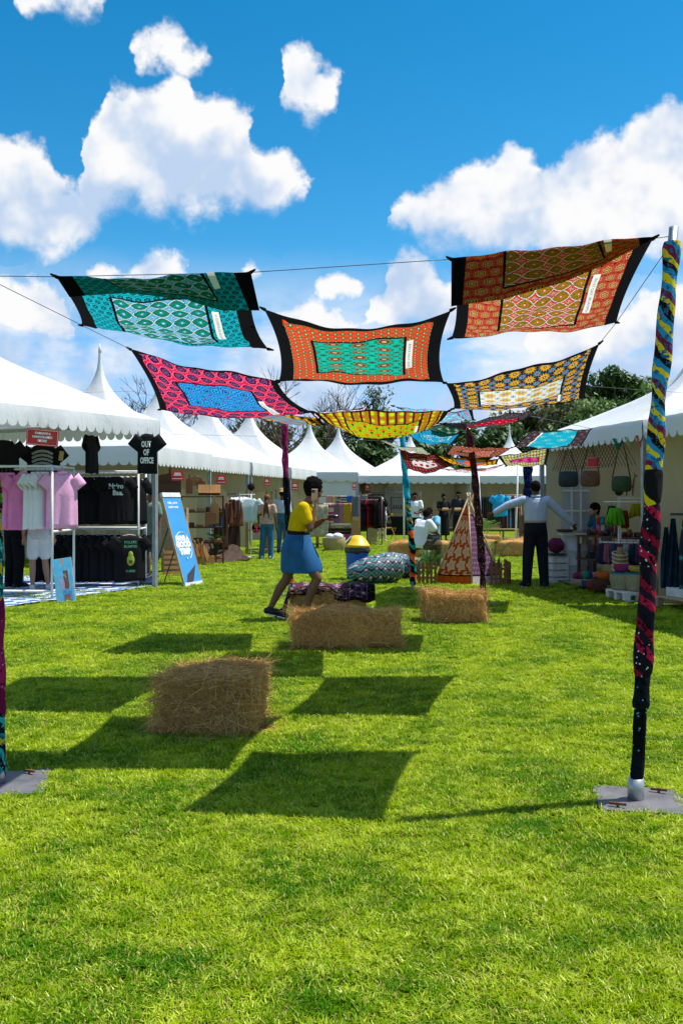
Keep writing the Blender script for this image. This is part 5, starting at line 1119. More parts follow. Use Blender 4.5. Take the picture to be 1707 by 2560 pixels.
# photo print leaning on the rack
m, nt, bs = newmat('fashion_photo_print'); u, v, _ = sep(nt, texco(nt, 'UV'))
c = mix(nt, v.gt(.62), (.12, .42, .68), (.10, .50, .80)); c = mix(nt, (u - .62).abs().lt(.13) * v.lt(.72) * v.gt(.30), c, (.16, .07, .045)); c = mix(nt, (u - .62).abs().lt(.24) * v.lt(.30), c, (.05, .28, .62)); c = mix(nt, (u - .6).abs().lt(.16) * v.lt(.18), c, (.24, .11, .07))
c = mix(nt, ((u - .42) * (u - .42) * 2.0 + (v - .42) * (v - .42)).lt(.022), c, (.42, .28, .50)); c = mix(nt, ((u - .5) * (u - .5) + (v - .93) * (v - .93)).lt(.010), c, (.4, .36, .34)); c = mix(nt, noise(nt, texco(nt, 'UV'), 9, 4).gt(.58) * .35, c, (.5, .6, .7))
put(nt, bs.inputs['Base Color'], c); bs.inputs['Roughness'].default_value = .3
t = thing('photo_canvas', 'leaning photo print of a blue outfit against the pink shirt rack', 'picture', G(167, 1506), R(10)); t.rotation_euler = (R(-14), R(-8), R(10))
MB().box((0, .012, .325), (.27, .02, .65)).build('canvas_frame', whitewood, t); MB().grid(lambda a, b: V((-.132 + .264 * a, -.002, .004 + .642 * b)), 1, 1).build('photo_print', m, t)
# blue A-board
t = thing('display_board', 'tall blue leaning board with HAVE A GOOD TRIP lettering', 'sign', (-2.53, 16.38, 0), R(68.3)); tilt = R(-16.5)
BM = Matrix.Rotation(tilt, 4, 'X'); board_m = mat('azure_board_print', (.045, .28, .62), .45, .05, 3, spec=.4)
MB().box((0, .02, .82), (.56, .03, 1.60), 0, BM).build('board', board_m, t); MB().box((0, .015, .03), (.58, .05, .06), 0, BM).box((0, .015, 1.62), (.58, .05, .08), 0, BM).build('end_rail', whitewood, t)
MB().box((-.288, .018, .82), (.012, .034, 1.52), 0, BM).box((.288, .018, .82), (.012, .034, 1.52), 0, BM).build('edge', palewood, t)
def on_board(s, size, x, z, sx=1.0, b=.003, m=ink_white, al='CENTER'): o = letters(s, size, m, t, (0, 0, 0), 0, b, sx, 0, al); o.matrix_local = BM @ Matrix.Translation((x, .002, z)) @ Matrix.Diagonal((sx, 1, 1, 1)); return o
on_board("Hello, you're", .062, -.02, 1.46, .95, .002); on_board('looking good.', .062, -.02, 1.385, .95, .002)
on_board('HAVE A', .12, 0, .80, 1.0, .010); on_board('GOOD', .13, 0, .69, 1.15, .012); on_board('TRIP', .14, 0, .56, 1.25, .012)
m = MB()
for a0, a1 in ((.6, 2.9), (3.2, 3.9), (5.2, 6.3)):
    n_ = 14; q = [BM @ V((.235 * math.cos(a0 + (a1 - a0) * i / n_), .002, .70 + .25 * math.sin(a0 + (a1 - a0) * i / n_))) for i in range(n_ + 1)]; m.tube(q, .006, 5)
m.tube([BM @ V((0, .002, .50)), BM @ V((0, .002, .46))], .016, 8); m.build('ring_print', ink_white, t)
m = MB(); m.add([(-.20, 0, .06), (.02, 0, .07), (.22, 0, .36), (.10, 0, .30), (-.12, 0, .20)], [(0, 1, 2, 3, 4)], BM @ Matrix.Translation((0, .002, 0))); m.build('dark_wing_print', mat('dark_print_patch', (.05, .04, .05), .6, .5, 30), t)
m = MB()
for x in (-.22, .22): m.tube([BM @ V((x, .05, 1.1)), V((x, .74, .0))], .012, 6)
m.tube([V((-.22, .66, .22)), V((.22, .66, .22))], .010, 6); m.build('easel_leg', dark_metal, t, True)
# ---------------------------------------------------------------- wooden goods, left row
def shelf_unit(name, label, c, rz, w, d, h, n, m, cat='shelf', group=None):
    t = thing(name, label, cat, (c[0], c[1], 0), rz, group)
    for x in (-1, 1):
        for y in (-1, 1): MB().box((x * w / 2, y * d / 2, h / 2), (.035, .035, h)).build('upright', m, t)
    for i in range(n): MB().box((0, 0, .12 + (h - .14) * i / (n - 1)), (w, d, .025)).build('shelf', m, t)
    return t
def paddle(label, c, rz, w, h, m, tilt=0.0, group='cutting boards', hole=True, side=0.0, cat='cutting board'):
    pts = []; 
    for i in range(13): a = math.pi * i / 12; pts.append((w / 2 * math.copysign(abs(math.cos(a)) ** .5, math.cos(a)), h * .66 + .10 * h * math.sin(a) ** .7))
    k = [(w / 2, .01), (w / 2, h * .62)] + [p for p in pts if abs(p[0]) > .025 and p[0] > 0] + [(.02, h * .80), (.022, h * .98), (0, h), (-.022, h * .98), (-.02, h * .80)] + [p for p in pts if abs(p[0]) > .025 and p[0] < 0] + [(-w / 2, h * .62), (-w / 2, .01), (-w * .4, 0), (w * .4, 0)]
    o = MB().prism(k, .02, Matrix.Identity(4)).build('cutting_board', m); bevel(o, .004); tag(o, label, cat, group); o.location = c; o.rotation_euler = (tilt, side, rz); return o
SH = shelf_unit('display_shelf', 'dark wooden display shelf stacked with boards behind the blue board', (-3.2, 21.9), R(8), .95, .42, 1.55, 5, darkwood)
for i in range(14):
    sh = i % 4; z = .12 + 1.41 * sh / 4 + .0125; x = -3.2 - .34 + .22 * (i // 4) + .03 * sh
    o = MB(); hh = .05 + .025 * (i % 3); o.box((0, 0, hh / 2), (.17, .26, hh)); o = o.build('wooden_tray', [redwood, wood, darkwood][i % 3]); bevel(o, .006)
    tag(o, ('red-brown', 'honey coloured', 'dark brown')[i % 3] + ' wooden tray, number %s from the left on the %s shelf' % (('one', 'two', 'three', 'four')[i // 4], ('bottom', 'second', 'third', 'fourth')[sh]), 'tray', 'trays on the display shelf'); o.location = (x, 21.9, z); o.rotation_euler = (0, 0, R(8 + 5 * (i % 3)))
o = MB().box((-.13, 0, .16), (.25, .02, .20)).box((.13, 0, .16), (.25, .02, .20)).box((0, .02, .05), (.5, .16, .025)); o = o.build('book_stand', wood); bevel(o, .005); tag(o, 'pale wooden recipe stand on top of the dark shelf', 'stand'); o.location = (-3.02, 21.8, 1.56); o.rotation_euler = (R(-20), 0, R(10))
for i in range(7):
    o = MB().box((0, 0, .11), (.035, .16, .22)).build('book', [mat('blue_cover', (.03, .10, .26), .5), mat('teal_cover', (.02, .16, .20), .5), mat('black_cover', (.015, .015, .02), .5)][i % 3]); tag(o, 'dark blue covered notebook standing on the middle shelf', 'book', 'notebooks on the middle shelf'); o.location = (-3.0 + .045 * i, 21.75, .85 + .003); o.rotation_euler = (0, 0, R(8))
for i, (px, py, d, w, h, m, lab) in enumerate([(425, 1236, 22.2, .52, .62, darkwood, 'large dark board hanging at the left of the boards tent'), (474, 1234, 22.4, .16, .46, redwood, 'slim red-brown paddle board hanging above the dark shelf'), (489, 1215, 22.6, .26, .30, wood, 'orange wooden animal shaped board hanging beside the red sign'), (503, 1222, 22.6, .20, .26, redwood, 'small red-brown board hanging right of the animal shaped one'), (537, 1308, 21.3, .18, .60, wood, 'long honey coloured board hanging at the right end of the shelf'), (527, 1310, 21.2, .26, .34, redwood, 'round red-brown board low at the right end of the shelf')]):
    p = P(px, py, d); paddle(lab, (p.x, d, p.z), R(12), w, h, m, 0, 'boards hung in the boards tent')
# crate of boards on the grass
q = G(503, 1412); t = thing('wooden_crate', 'wooden crate holding upright cutting boards on the grass', 'crate', (q.x, q.y + .1, 0), R(20))
for y in (-.15, .15): MB().box((0, y, .10), (.50, .02, .19)).build('side_board', wood, t)
for x in (-.25, .25): MB().box((x, 0, .10), (.02, .28, .19)).build('end_board', wood, t)
MB().box((0, 0, .015), (.48, .28, .02)).build('bottom_board', wood, t)
for i in range(5): paddle('long orange brown cutting board leaning out of the crate', (q.x - .22 + .10 * i, q.y + .08, .03), R(60), .13, .62 + .05 * (i % 2), redwood if i % 2 else wood, R(6), 'boards leaning in the crate', side=R(-24 - 3 * i))
# hide-like slab
m = MB(); K = 30
for j, z in ((0, 0.0), (1, .05)):
    for k in range(K):
        a = 6.283 * k / K; r = 1 + .08 * math.sin(3 * a) + .05 * math.sin(7 * a); x = .48 * r * math.copysign(abs(math.cos(a)) ** .7, math.cos(a)); y = .30 * r * math.sin(a)
        if math.cos(a) > .93 and math.sin(a) < .1: x += .22
        m.v.append(V((x, y, z)))
m.f += [tuple(reversed(range(K))), tuple(range(K, 2 * K))] + [(k, (k + 1) % K, K + (k + 1) % K, K + k) for k in range(K)]
o = m.build('wood_slab', mat('weathered_brown_slab', (.095, .058, .045), .8, .45, 7, .5, 25)); tag(o, 'big weathered brown wood slab propped on the grass', 'board'); q = G(555, 1404); o.location = (q.x, q.y, .20); o.rotation_euler = (R(52), R(12), R(-8))
o = MB()
for k in range(5): o.box((0, 0, .05 + .1 * k), (.34, .03, .06))
for x in (-.16, .16): o.box((x, .02, .26), (.03, .03, .52))
o = o.build('slatted_rack', wood); tag(o, 'orange slatted wooden rack behind the blue board', 'rack'); q = G(432, 1438); o.location = (q.x, q.y, 0); o.rotation_euler = (R(-8), 0, R(20))
o = MB().box((0, 0, .65), (.5, .3, 1.3)).build('standing_panel', mat('tan_panel', (.32, .22, .13), .8, .2)); tag(o, 'tan panel standing behind the leg of the blue board', 'panel'); o.location = (-3.35, 19.2, 0)
# aprons
t = rail_frame('garment_stand', 'dark stand hung with brown leather aprons', [(-2.72, 22.8), (-2.42, 22.6)], 1.62, [((-2.72, 22.8, 1.6), (-2.42, 22.6, 1.6)), ((-2.75, 22.5, .02), (-2.45, 22.9, .02))], dark_metal, .014)
leather = [mat('dark_brown_leather', (.055, .020, .012), .5, .3, 6), mat('red_brown_leather', (.16, .045, .022), .5, .3, 6), mat('chestnut_leather', (.10, .03, .016), .5, .3, 6)]
for i, (px, top, h, w, lab, m) in enumerate([(553, 1268, 1.0, .34, 'long dark brown leather apron at the left of the apron stand', 0), (571, 1256, .52, .22, 'red-brown leather apron in the middle of the apron stand', 1), (580, 1248, .46, .24, 'chestnut apron hanging over the darker long one', 2), (591, 1250, .62, .34, 'broad dark red leather apron at the right of the stand', 1), (586, 1295, .68, .30, 'very dark leather apron low on the right of the stand', 0)]):
    p = P(px, top, 22.4 + .06 * i)
    def ap(u, v, w=w, h=h): x = (u - .5) * w * (.55 + .45 * min(1, v * 2.2)); return V((x, .02 * math.sin(u * 11 + v * 4), -h * v))
    o = MB().grid(ap, 12, 14, False).build('leather_apron', leather[m], None, True); tag(o, lab, 'apron', 'leather aprons'); o.location = p; o.rotation_euler = (0, 0, R(15)); solid(o, .004)
# white tee stand
q = G(628, 1392); t = thing('garment_stand', 'white T-shaped garment stand in front of the ladder shelf', 'stand', (q.x, q.y, 0))
MB().tube([V((0, 0, .02)), V((0, 0, 1.60))], .014, 8).build('pole', white_metal, t, True); MB().tube([V((-.45, -.1, .012)), V((.30, .1, .012))], .012, 6).tube([V((-.05, -.3, .012)), V((.05, .35, .012))], .012, 6).build('foot', white_metal, t, True); MB().tube([V((-.38, 0, 1.59)), V((.1, 0, 1.59))], .011, 6).build('arm', white_metal, t, True)
mint = fabric('pale_mint_fabric', (.52, .62, .63), .08)
garment('t_shirt', 'pale mint T-shirt hanging facing out on the white stand', mint, (q.x - .05, q.y - .02, 1.50), R(12), .50, .62, .10, .20, False, hanger_p, 21, None, 'T-shirt')
for i in range(3): garment('t_shirt', 'pale T-shirt tucked behind the mint one', white_cloth, (q.x - .18 - .07 * i, q.y + .05, 1.52), R(50), .46, .60, .10, .18, False, hanger_p, 22, 'pale T-shirts behind the mint one', 'T-shirt')
# ladder shelf with hats and bowls
LS = shelf_unit('ladder_shelf', 'honey wood ladder shelf with dark goods under the third tent', (-2.26, 25.6), R(12), .55, .4, 1.7, 4, wood)
for i, (x, z, r_, lab) in enumerate([(-.16, 1.80, .10, 'black ball shaped head on top of the ladder shelf'), (.05, 1.13, .11, 'black bundle on the upper shelf of the ladder'), (-.02, .70, .13, 'black bag on the middle shelf of the ladder')]):
    o = MB().ball((0, 0, 0), (r_, r_ * .9, r_ * 1.05), 16, 10).build('black_bundle', black_cloth, None, True)
    for v in o.data.vertices: v.co *= 1 + .06 * math.sin(v.co.x * 60) * math.sin(v.co.z * 50)
    tag(o, lab, 'bundle'); o.location = (-2.26 + x, 25.55, z)
for i in range(4):
    o = MB().lathe([(.05, 0), (.055, .01), (.012, .03), (.010, .30 + .04 * i), (.03, .33 + .04 * i), (.004, .36 + .04 * i)], 10).build('candlestick', dark_metal, None, True); tag(o, 'thin dark iron candlestick standing behind the ladder shelf', 'candlestick', 'iron candlesticks'); o.location = (-1.95 + .13 * i, 26.6, 1.35)
tb = shelf_unit('display_table', 'low wooden display table behind the ladder shelf', (-1.75, 26.7), R(12), .7, .35, 1.35, 3, wood, 'table')
o = MB().box((0, 0, .06), (.26, .18, .12)).build('orange_box', mat('terracotta_box', (.40, .12, .05), .7)); tag(o, 'terracotta box on the lower shelf of the ladder', 'box'); o.location = (-2.2, 25.5, .71); bevel(o, .01)
# fern between the shelf and aprons
palm('leafy green fern between the shelf and the aprons', (-2.88, 21.9), 1.1, 9, 31, leaf_m, .22)
# ---------------------------------------------------------------- rugs and clothes, centre back
d = 28.5
def xx(px): return (px - CX) / F * d
t = thing('rug_rack', 'wooden rack hung with striped woven rugs behind the yellow bin lid', 'rack', (xx(845), d, 0))
for x in (-.62, .62): MB().box((x, 0, .78), (.09, .06, 1.56)).build('upright', wood, t)
for z in (1.55, 1.33, .62): MB().tube([V((-.66, -.0, z)), V((.66, 0, z))], .018, 8).build('rail', wood, t, True)
def rug(label, px0, px1, ztop, h, cols, fringe=(.55, .50, .40), y=0.0, stripes=None, grp='woven rugs on the rack'):
    x0, x1 = xx(px0), xx(px1); m, nt, bs = newmat('woven_rug'); x, yy, z = sep(nt, texco(nt))
    if len(cols) > 1: c = ramp(nt, (z * (stripes or 6)).fract(), [(k / len(cols), rgb(q)) for k, q in enumerate(cols)], True)
    else: c = mix(nt, noise(nt, texco(nt), 40, 3), tuple(k * .85 for k in rgb(cols[0])), rgb(cols[0]))
    put(nt, bs.inputs['Base Color'], c); bs.inputs['Roughness'].default_value = .95
    o = MB().grid(lambda u, v: V(((u - .5) * (x1 - x0), -.02 - .012 * math.sin(u * 9 + v * 3), -h * v)), 8, 10, False).build('woven_rug', m, None, True); tag(o, label, 'rug', grp); o.location = ((x0 + x1) / 2, d + y - .03, ztop); solid(o, .012)
    if fringe:
        k = MB(); n = max(5, int((x1 - x0) / .02))
        for i in range(n): X = (i + .5) / n * (x1 - x0) - (x1 - x0) / 2; k.bar(V((X, -.025, -h)), V((X + .006 * math.sin(i * 7), -.025, -h - .12)), .011, .008)
        k.build('fringe', fabric('rug_fringe', (.60, .54, .42)), o)
rug('pink upper rug at the left of the rug rack', 815, 831, 1.57, .26, ['c08a88'], None)
rug('mustard patch rug beside the pink upper rug', 831, 840, 1.57, .26, ['c8a050', 'c0a888'], None, 0, 9)
rug('grey checked upper rug in the middle of the rug rack', 840, 850, 1.57, .26, ['8a8288', '4a4450', 'a89a90'], None, 0, 8)
rug('dark striped upper rug right of the grey checked one', 850, 866, 1.57, .26, ['4a2838', 'b0a098', '4a2838', 'c8bcb0'], None, 0, 7)
rug('bright blue folded rug at the right end of the upper rail', 866, 881, 1.57, .30, ['1a62b0'], None)
rug('beige and brown striped rug on the lower rail', 808, 822, 1.35, .62, ['b8a488', '8a6a50', 'c0b098'], (1,), -.05, 5)
rug('cream rug with magenta stripes on the lower rail', 822, 835, 1.35, .62, ['b8a890', 'a82858', 'c0b0a0'], (1,), -.05, 5)
rug('mauve rug on the lower rail', 835, 848, 1.35, .60, ['7a5a68'], (1,), -.05)
rug('dusty pink rug on the lower rail', 848, 858, 1.35, .60, ['a86a78'], (1,), -.05)
rug('mustard yellow rug on the lower rail', 858, 878, 1.35, .60, ['b08820'], (1,), -.05)
rug('grey woollen shawl with white fringe at the end of the rug rack', 881, 897, 1.57, .62, ['5a6470'], (1,), -.1)
rug('black rug with tan diamond lattice under the other rugs', 820, 878, .70, .34, ['14120f', '14120f', '6a5a38'], None, .05, 11)
rug('mustard and cream low rug behind the basket', 845, 861, .42, .24, ['b89a28', 'c8b890'], None, -.02, 6)
rug('magenta low rug behind the basket', 861, 877, .42, .34, ['b03a68'], None, -.02)
o = MB().box((0, 0, .75), (.19, .03, 1.50)).build('wooden_board', wood); tag(o, 'tall orange wooden board at the right end of the rug rack', 'board'); o.location = (xx(886), d - .12, 0); o.rotation_euler = (R(-3), 0, 0)
o = MB()
o.grid(lambda u, v: V(((u - .5) * .55, -.02 * math.sin(u * 13), -.95 * v)), 10, 8, False); o = o.build('woven_blanket', fabric('cream_beige_blanket', (.45, .38, .27), .35), None, True); tag(o, 'cream fringed blanket hanging behind the walking woman', 'blanket'); o.location = (xx(797), d - .3, 1.30); solid(o, .012)
wl_ = shelf_unit('display_table', 'slim wooden side table behind the walking woman', (xx(800), d + .1), 0, .6, .4, .75, 2, darkwood, 'table')
# belly basket
q = G(835, 1377); bm_ = mat('woven_straw', (.40, .31, .13), .9, .35, 40, .9, 45)
def basket(label, c, r, h, m, grp=None, rim=None, z=0.0, lid=None):
    t = thing('basket', label, 'basket', (c[0], c[1], z), 0, grp)
    n = 9; b = MB()
    for k in range(n + 1):
        s = k / n; rr_ = r * (.82 + .22 * math.sin(s * 2.2)) + .004 * (k % 2)
        for i in range(24): a = 6.283 * i / 24; b.v.append(V((rr_ * math.cos(a), rr_ * math.sin(a), .006 + h * s)))
    for k in range(n):
        for i in range(24): b.f.append((k * 24 + i, k * 24 + (i + 1) % 24, (k + 1) * 24 + (i + 1) % 24, (k + 1) * 24 + i))
    b.f.append(tuple(reversed(range(24)))); solid(b.build('woven_wall', m, t, True), .012)
    rr_ = r * (.82 + .22 * math.sin(2.2)); MB().tube([V((rr_ * math.cos(6.283 * i / 24), rr_ * math.sin(6.283 * i / 24), h + .006)) for i in range(25)], .016, 6).build('rim', rim or m, t, True)
    if rim: MB().loft([((0, 0, h * .80), (rr_ + .006, 0, 0), (0, rr_ + .006, 0)), ((0, 0, h * .99), (rr_ + .010, 0, 0), (0, rr_ + .010, 0))], 24, False).build('rim_band', rim, t, True)
    return t
basket('big straw basket on the grass behind the bin', (q.x, q.y, 0), .31, .36, bm_)
for i, (dx, r_) in enumerate(((-.12, .13), (.10, .16))):
    o = MB().ball((0, 0, 0), (r_, r_ * .8, r_ * .7), 14, 8).build('cushion', white_cloth, None, True); tag(o, ('small' if i == 0 else 'larger') + ' white cushion in the straw basket', 'cushion'); o.location = (q.x + dx, q.y, .40)
# rack of dark shirts
d2 = 31.0; ax = lambda px: (px - CX) / F * d2
rail_frame('clothes_rack', 'black clothes rail with dark printed shirts', [(ax(888), d2 + .3), (ax(917), d2 - .1), (ax(951), d2 - .9)], 1.55, [((ax(885), d2 + .3, 1.54), (ax(953), d2 - .9, 1.54)), ((ax(900), d2 + .2, .03), (ax(953), d2 - .9, .03))], dark_metal, .018)
SC = ['3a8a78', 'b8c8d8', '5a7aa0', '2a3a58', '20202c', '3a2a44', '302438', '241c28', 'a02028', '501820', '2a1418', '1c1014']
for i, c in enumerate(SC):
    s = i / 11; mm = fabric('printed_shirt_' + c, rgb(c), .5); X = ax(890) + (ax(946) - ax(890)) * s; Y = d2 + .25 - 1.05 * s
    garment('shirt', {0: 'mint green shirt at the left end of the black rail', 1: 'pale blue patterned shirt second on the black rail', 8: 'bright red shirt among the dark ones on the black rail'}.get(i, ['', '', 'steel blue', 'navy', 'black', 'plum', 'aubergine', 'dark violet', '', 'wine red', 'dark brown', 'brown black'][i] + ' printed shirt on the black rail'), mm, (X, Y, 1.46), R(42), .50, .80 + .06 * (i % 3), .10, .20, True, hanger_p, 40 + i % 2, 'shirts on the black rail')
# mannequin with white patterned dress
q = G(955, 1354); t = thing('mannequin', 'mannequin in black and white patterned dress at the end of the black rail', 'mannequin', (q.x, q.y, 0))
mq = mat('pale_mannequin', (.62, .48, .40), .4, .05); m, nt, bs = newmat('black_white_leaf_dress'); c = mix(nt, noise(nt, texco(nt), 16, 3, .6).gt(.52), (.06, .06, .07), (.62, .62, .62)); put(nt, bs.inputs['Base Color'], c)
b = MB(); limb(b, [(-.09, 0, .85), (-.09, .02, .45), (-.09, 0, .08)], [.07, .05, .035]); limb(b, [(.09, 0, .85), (.09, .02, .45), (.10, 0, .08)], [.07, .05, .035]); limb(b, [(-.09, 0, .05), (-.06, -.16, .03)], [.035, .025]); limb(b, [(.10, 0, .05), (.16, -.16, .03)], [.035, .025]); limb(b, [(0, 0, 1.36), (0, 0, 1.48)], [.06, .05])
b.build('mannequin_body', mq, t, True); MB().lathe([(.20, .66), (.17, .95), (.13, 1.08), (.17, 1.28), (.15, 1.38), (.06, 1.42)], 20).build('dress', m, t, True)
# black table stall
o = MB().box((0, 0, .38), (1.3, .7, .76)); o = o.build('cloth_covered_table', black_cloth); bevel(o, .02); tag(o, 'table under a black cloth at the far stall', 'table'); q = G(1000, 1337); o.location = (q.x, q.y, 0)
t = shelf_unit('black_shelf', 'black shelf with small dark bottles behind the black table', (q.x - .05, q.y + .9), 0, .55, .25, 1.55, 4, dark_metal)
for i in range(10):
    b = MB().lathe([(.025, 0), (.025, .12), (.012, .15), (.012, .19)], 8).build('small_bottle', mat('brown_glass', (.08, .03, .01), .2, .1), None, True); tag(b, 'small dark bottle on the black shelf', 'bottle', 'bottles on the black shelf'); b.location = (q.x - .22 + .1 * (i % 5), q.y + .85, [.585, 1.055][i // 5])
t = rail_frame('clothes_rack', 'far rail with grey and black coats left of the black table', [(q.x - 1.6, q.y + .9), (q.x + .9, q.y + .9)], 1.75, [((q.x - 1.6, q.y + .9, 1.74), (q.x + .9, q.y + .9, 1.74))], dark_metal, .015)
for i, c in enumerate(['5a5248', '6a6258', '141416', '101012', '1c1a18', '3a2a20']):
    garment('coat', 'grey or black coat on the far rail behind the black table', fabric('coat_' + c, rgb(c)), (q.x - 1.35 + .13 * i + (1.2 if i == 5 else 0), q.y + .9, 1.66), R(50), .5, .85, .12, .3, True, None, 50, 'coats on the far rail', 'coat')
yb_ = MB().box((0, 0, .05), (.3, .2, .1)).build('yellow_box', yel_p); bevel(yb_, .01); tag(yb_, 'yellow box on the edge of the black table', 'box'); yb_.location = (q.x - .45, q.y - .1, .762)
# folding stool
q = G(972, 1348); t = thing('folding_stool', 'tan leather folding stool on the grass before the black table', 'stool', (q.x, q.y, 0), R(25))
for x in (-.2, .2):
    MB().tube([V((x, -.2, 0.0)), V((x, .2, .42))], .013, 6).build('leg', wood, t, True); MB().tube([V((x * .9, .2, 0.0)), V((x * .9, -.2, .42))], .013, 6).build('leg', wood, t, True)
MB().grid(lambda u, v: V(((u - .5) * .42, (v - .5) * .42, .43 - .06 * math.sin(math.pi * v))), 6, 8, False).build('leather_seat', mat('tan_leather', (.36, .14, .045), .5, .2), t, True)
o = MB().box((0, 0, .35), (.35, .35, .7)).build('wood_plinth', palewood); tag(o, 'pale wooden plinth beside the mannequin legs', 'plinth'); q = G(930, 1358); o.location = (q.x, q.y + .3, 0)
# thin white poles of the far canopy
for lab, a, b in (('thin white pole just left of the turquoise pole', (1008, 1150), (1010, 1378)), ('second thin white pole crossing the turquoise pole', (1014, 1165), (1026, 1376)), ('thin white pole right of the teepee', (1194, 1165), (1206, 1392)), ('thin white pole left of the man in the blue shirt', (1294, 1160), (1287, 1388))):
    f = G(*b); o = MB().tube([f, P(a[0], a[1], f.y)], .024, 8).build('canopy_pole', white_metal, None, True); tag(o, lab, 'pole', 'thin white poles')
# far right of centre: polo shirt and rails
d3 = 33.0; bx = lambda px: (px - CX) / F * d3
t = thing('mannequin', 'bright blue polo shirt on a dark mannequin bust', 'mannequin', (bx(1249), d3, 0)); polo = fabric('cyan_blue_polo', (.02, .34, .62), .08)
b, sl, cl, hg, hs = garment_meshes(.50, .74, .24, .24, 60)
for k, mb_ in [('polo_shirt', b), ('sleeve', sl[0]), ('sleeve', sl[1]), ('collar', cl)]: o = mb_.build(k, polo, t, True); o.location = (0, 0, 1.60); solid(o, .004)
MB().lathe([(.05, 1.58), (.045, 1.70), (.02, 1.72)], 10).tube([V((0, 0, 0)), V((0, 0, 1.0))], .02, 8).build('stand', dark_metal, t, True)
rail_frame('clothes_rack', 'far rail of grey and olive trousers left of the blue polo', [(bx(1205), d3 + .6), (bx(1262), d3 + .5)], 1.55, [((bx(1200), d3 + .6, 1.54), (bx(1265), d3 + .5, 1.54))], dark_metal, .015)
for i in range(13):
    c = ['5a2a24', '2a5a88', '4a463c', '57523f', '4a4438', '3f3b33'][min(i, 5) if i < 2 else 2 + i % 4]; mm = fabric('trouser_' + c, rgb(c))
    o = MB().grid(lambda u, v: V((.035 * math.cos(6.283 * u), .16 * math.sin(6.283 * u) * (1 - .2 * v), -.95 * v)), 10, 4, False).build('trousers', mm, None, True); tag(o, 'red shirt at the left end of the trouser rail' if i == 0 else 'blue garment second on the trouser rail' if i == 1 else 'grey olive trousers on the far rail', 'trousers', 'garments on the trouser rail'); o.location = (bx(1202) + .068 * i, d3 + .55, 1.52)
rail_frame('clothes_rack', 'far rail of red and blue striped shirts right of the polo', [(bx(1268), d3 + .8), (bx(1312), d3 + .8)], 1.62, [((bx(1262), d3 + .8, 1.60), (bx(1316), d3 + .8, 1.60)), ((bx(1262), d3 + .8, 1.25), (bx(1316), d3 + .8, 1.25))], palewood, .02)
for i in range(11):
    c = ['6a3028', '7a3a30', '5a2a28', '8a8a98', '30486a', 'a0a8b0', '6a2a30', '283850', 'b0a8a0', '4a5a78', '703830'][i]; cn = ['brick red', 'light brick', 'maroon', 'lavender grey', 'blue', 'pale grey', 'wine red', 'navy', 'oatmeal', 'slate blue', 'rust'][i]
    for tier, z in ((0, 1.58), (1, 1.22)):
        garment('shirt', 'small ' + cn + ' striped shirt on the ' + ('upper' if tier == 0 else 'lower') + ' rail right of the blue polo', fabric('stripe_' + c, rgb(c), .4), (bx(1266) + .058 * i, d3 + .8, z), R(70), .36, .30 if tier == 0 else .8, .08, .1, False, None, 70, 'striped shirts, ' + ('upper' if tier == 0 else 'lower') + ' far rail')
o = shelf_unit('low_bench', 'low pale bench under the trouser rail', (bx(1240), d3 - .3), 0, 1.4, .3, .45, 2, palewood, 'bench')
o = MB().box((0, 0, .5), (.06, .5, 1.0)).build('upright_board', darkwood); tag(o, 'dark brown panel edge left of the man in the blue shirt', 'panel'); q = G(1303, 1372); o.location = (q.x, q.y, 0)
for lab, px, py, dd, s, m in (('orange red box on the stand behind the seated people', 1070, 1280, 30.0, (.15, .15, .17), mat('orange_red_card', (.55, .10, .03), .6)), ('cream box beside the orange red one', 1057, 1284, 30.2, (.12, .12, .12), mat('cream_card', (.55, .48, .38), .7))):
    o = MB().box((0, 0, s[2] / 2), s).build('gift_box', m); bevel(o, .006); tag(o, lab, 'box'); p = P(px, py, dd); o.location = (p.x, dd, .90)
o = MB().box((0, 0, .45), (.75, .5, .9)).build('display_plinth', mat('cream_plinth', (.50, .44, .34), .8, .1)); bevel(o, .01); tag(o, 'cream plinth behind the seated people', 'plinth'); p = P(1070, 1290, 30.1); o.location = (p.x, 30.2, 0)
# ---------------------------------------------------------------- right hand stall
def front(s, z): return V((3.61 + .70 * s, 17.39 - 3.78 * s, z))       # along the open front of the right tent
RZ = R(-79.6)
# timber floor
t = thing('timber_floor', 'weathered plank floor inside the right tent', 'floor'); t['kind'] = 'structure'; del t['category']
pl_m = mat('weathered_planks', (.24, .20, .16), .8, .4, 6, .3, 30, stretch=(.15, 1, 1))
for k in range(13):
    off = .12 + k * .145; a = front(.06, .05) + V((.98, .18, 0)) * off; b = front(.97, .05) + V((.98, .18, 0)) * off
    MB().bar(a, b, .128, .022).build('plank', pl_m, t)
for s in (.1, .5, .92): MB().bar(front(s, .02) + V((.1, .02, 0)), front(s, .02) + V((1.95, .35, 0)), .06, .036).build('joist', pl_m, t)
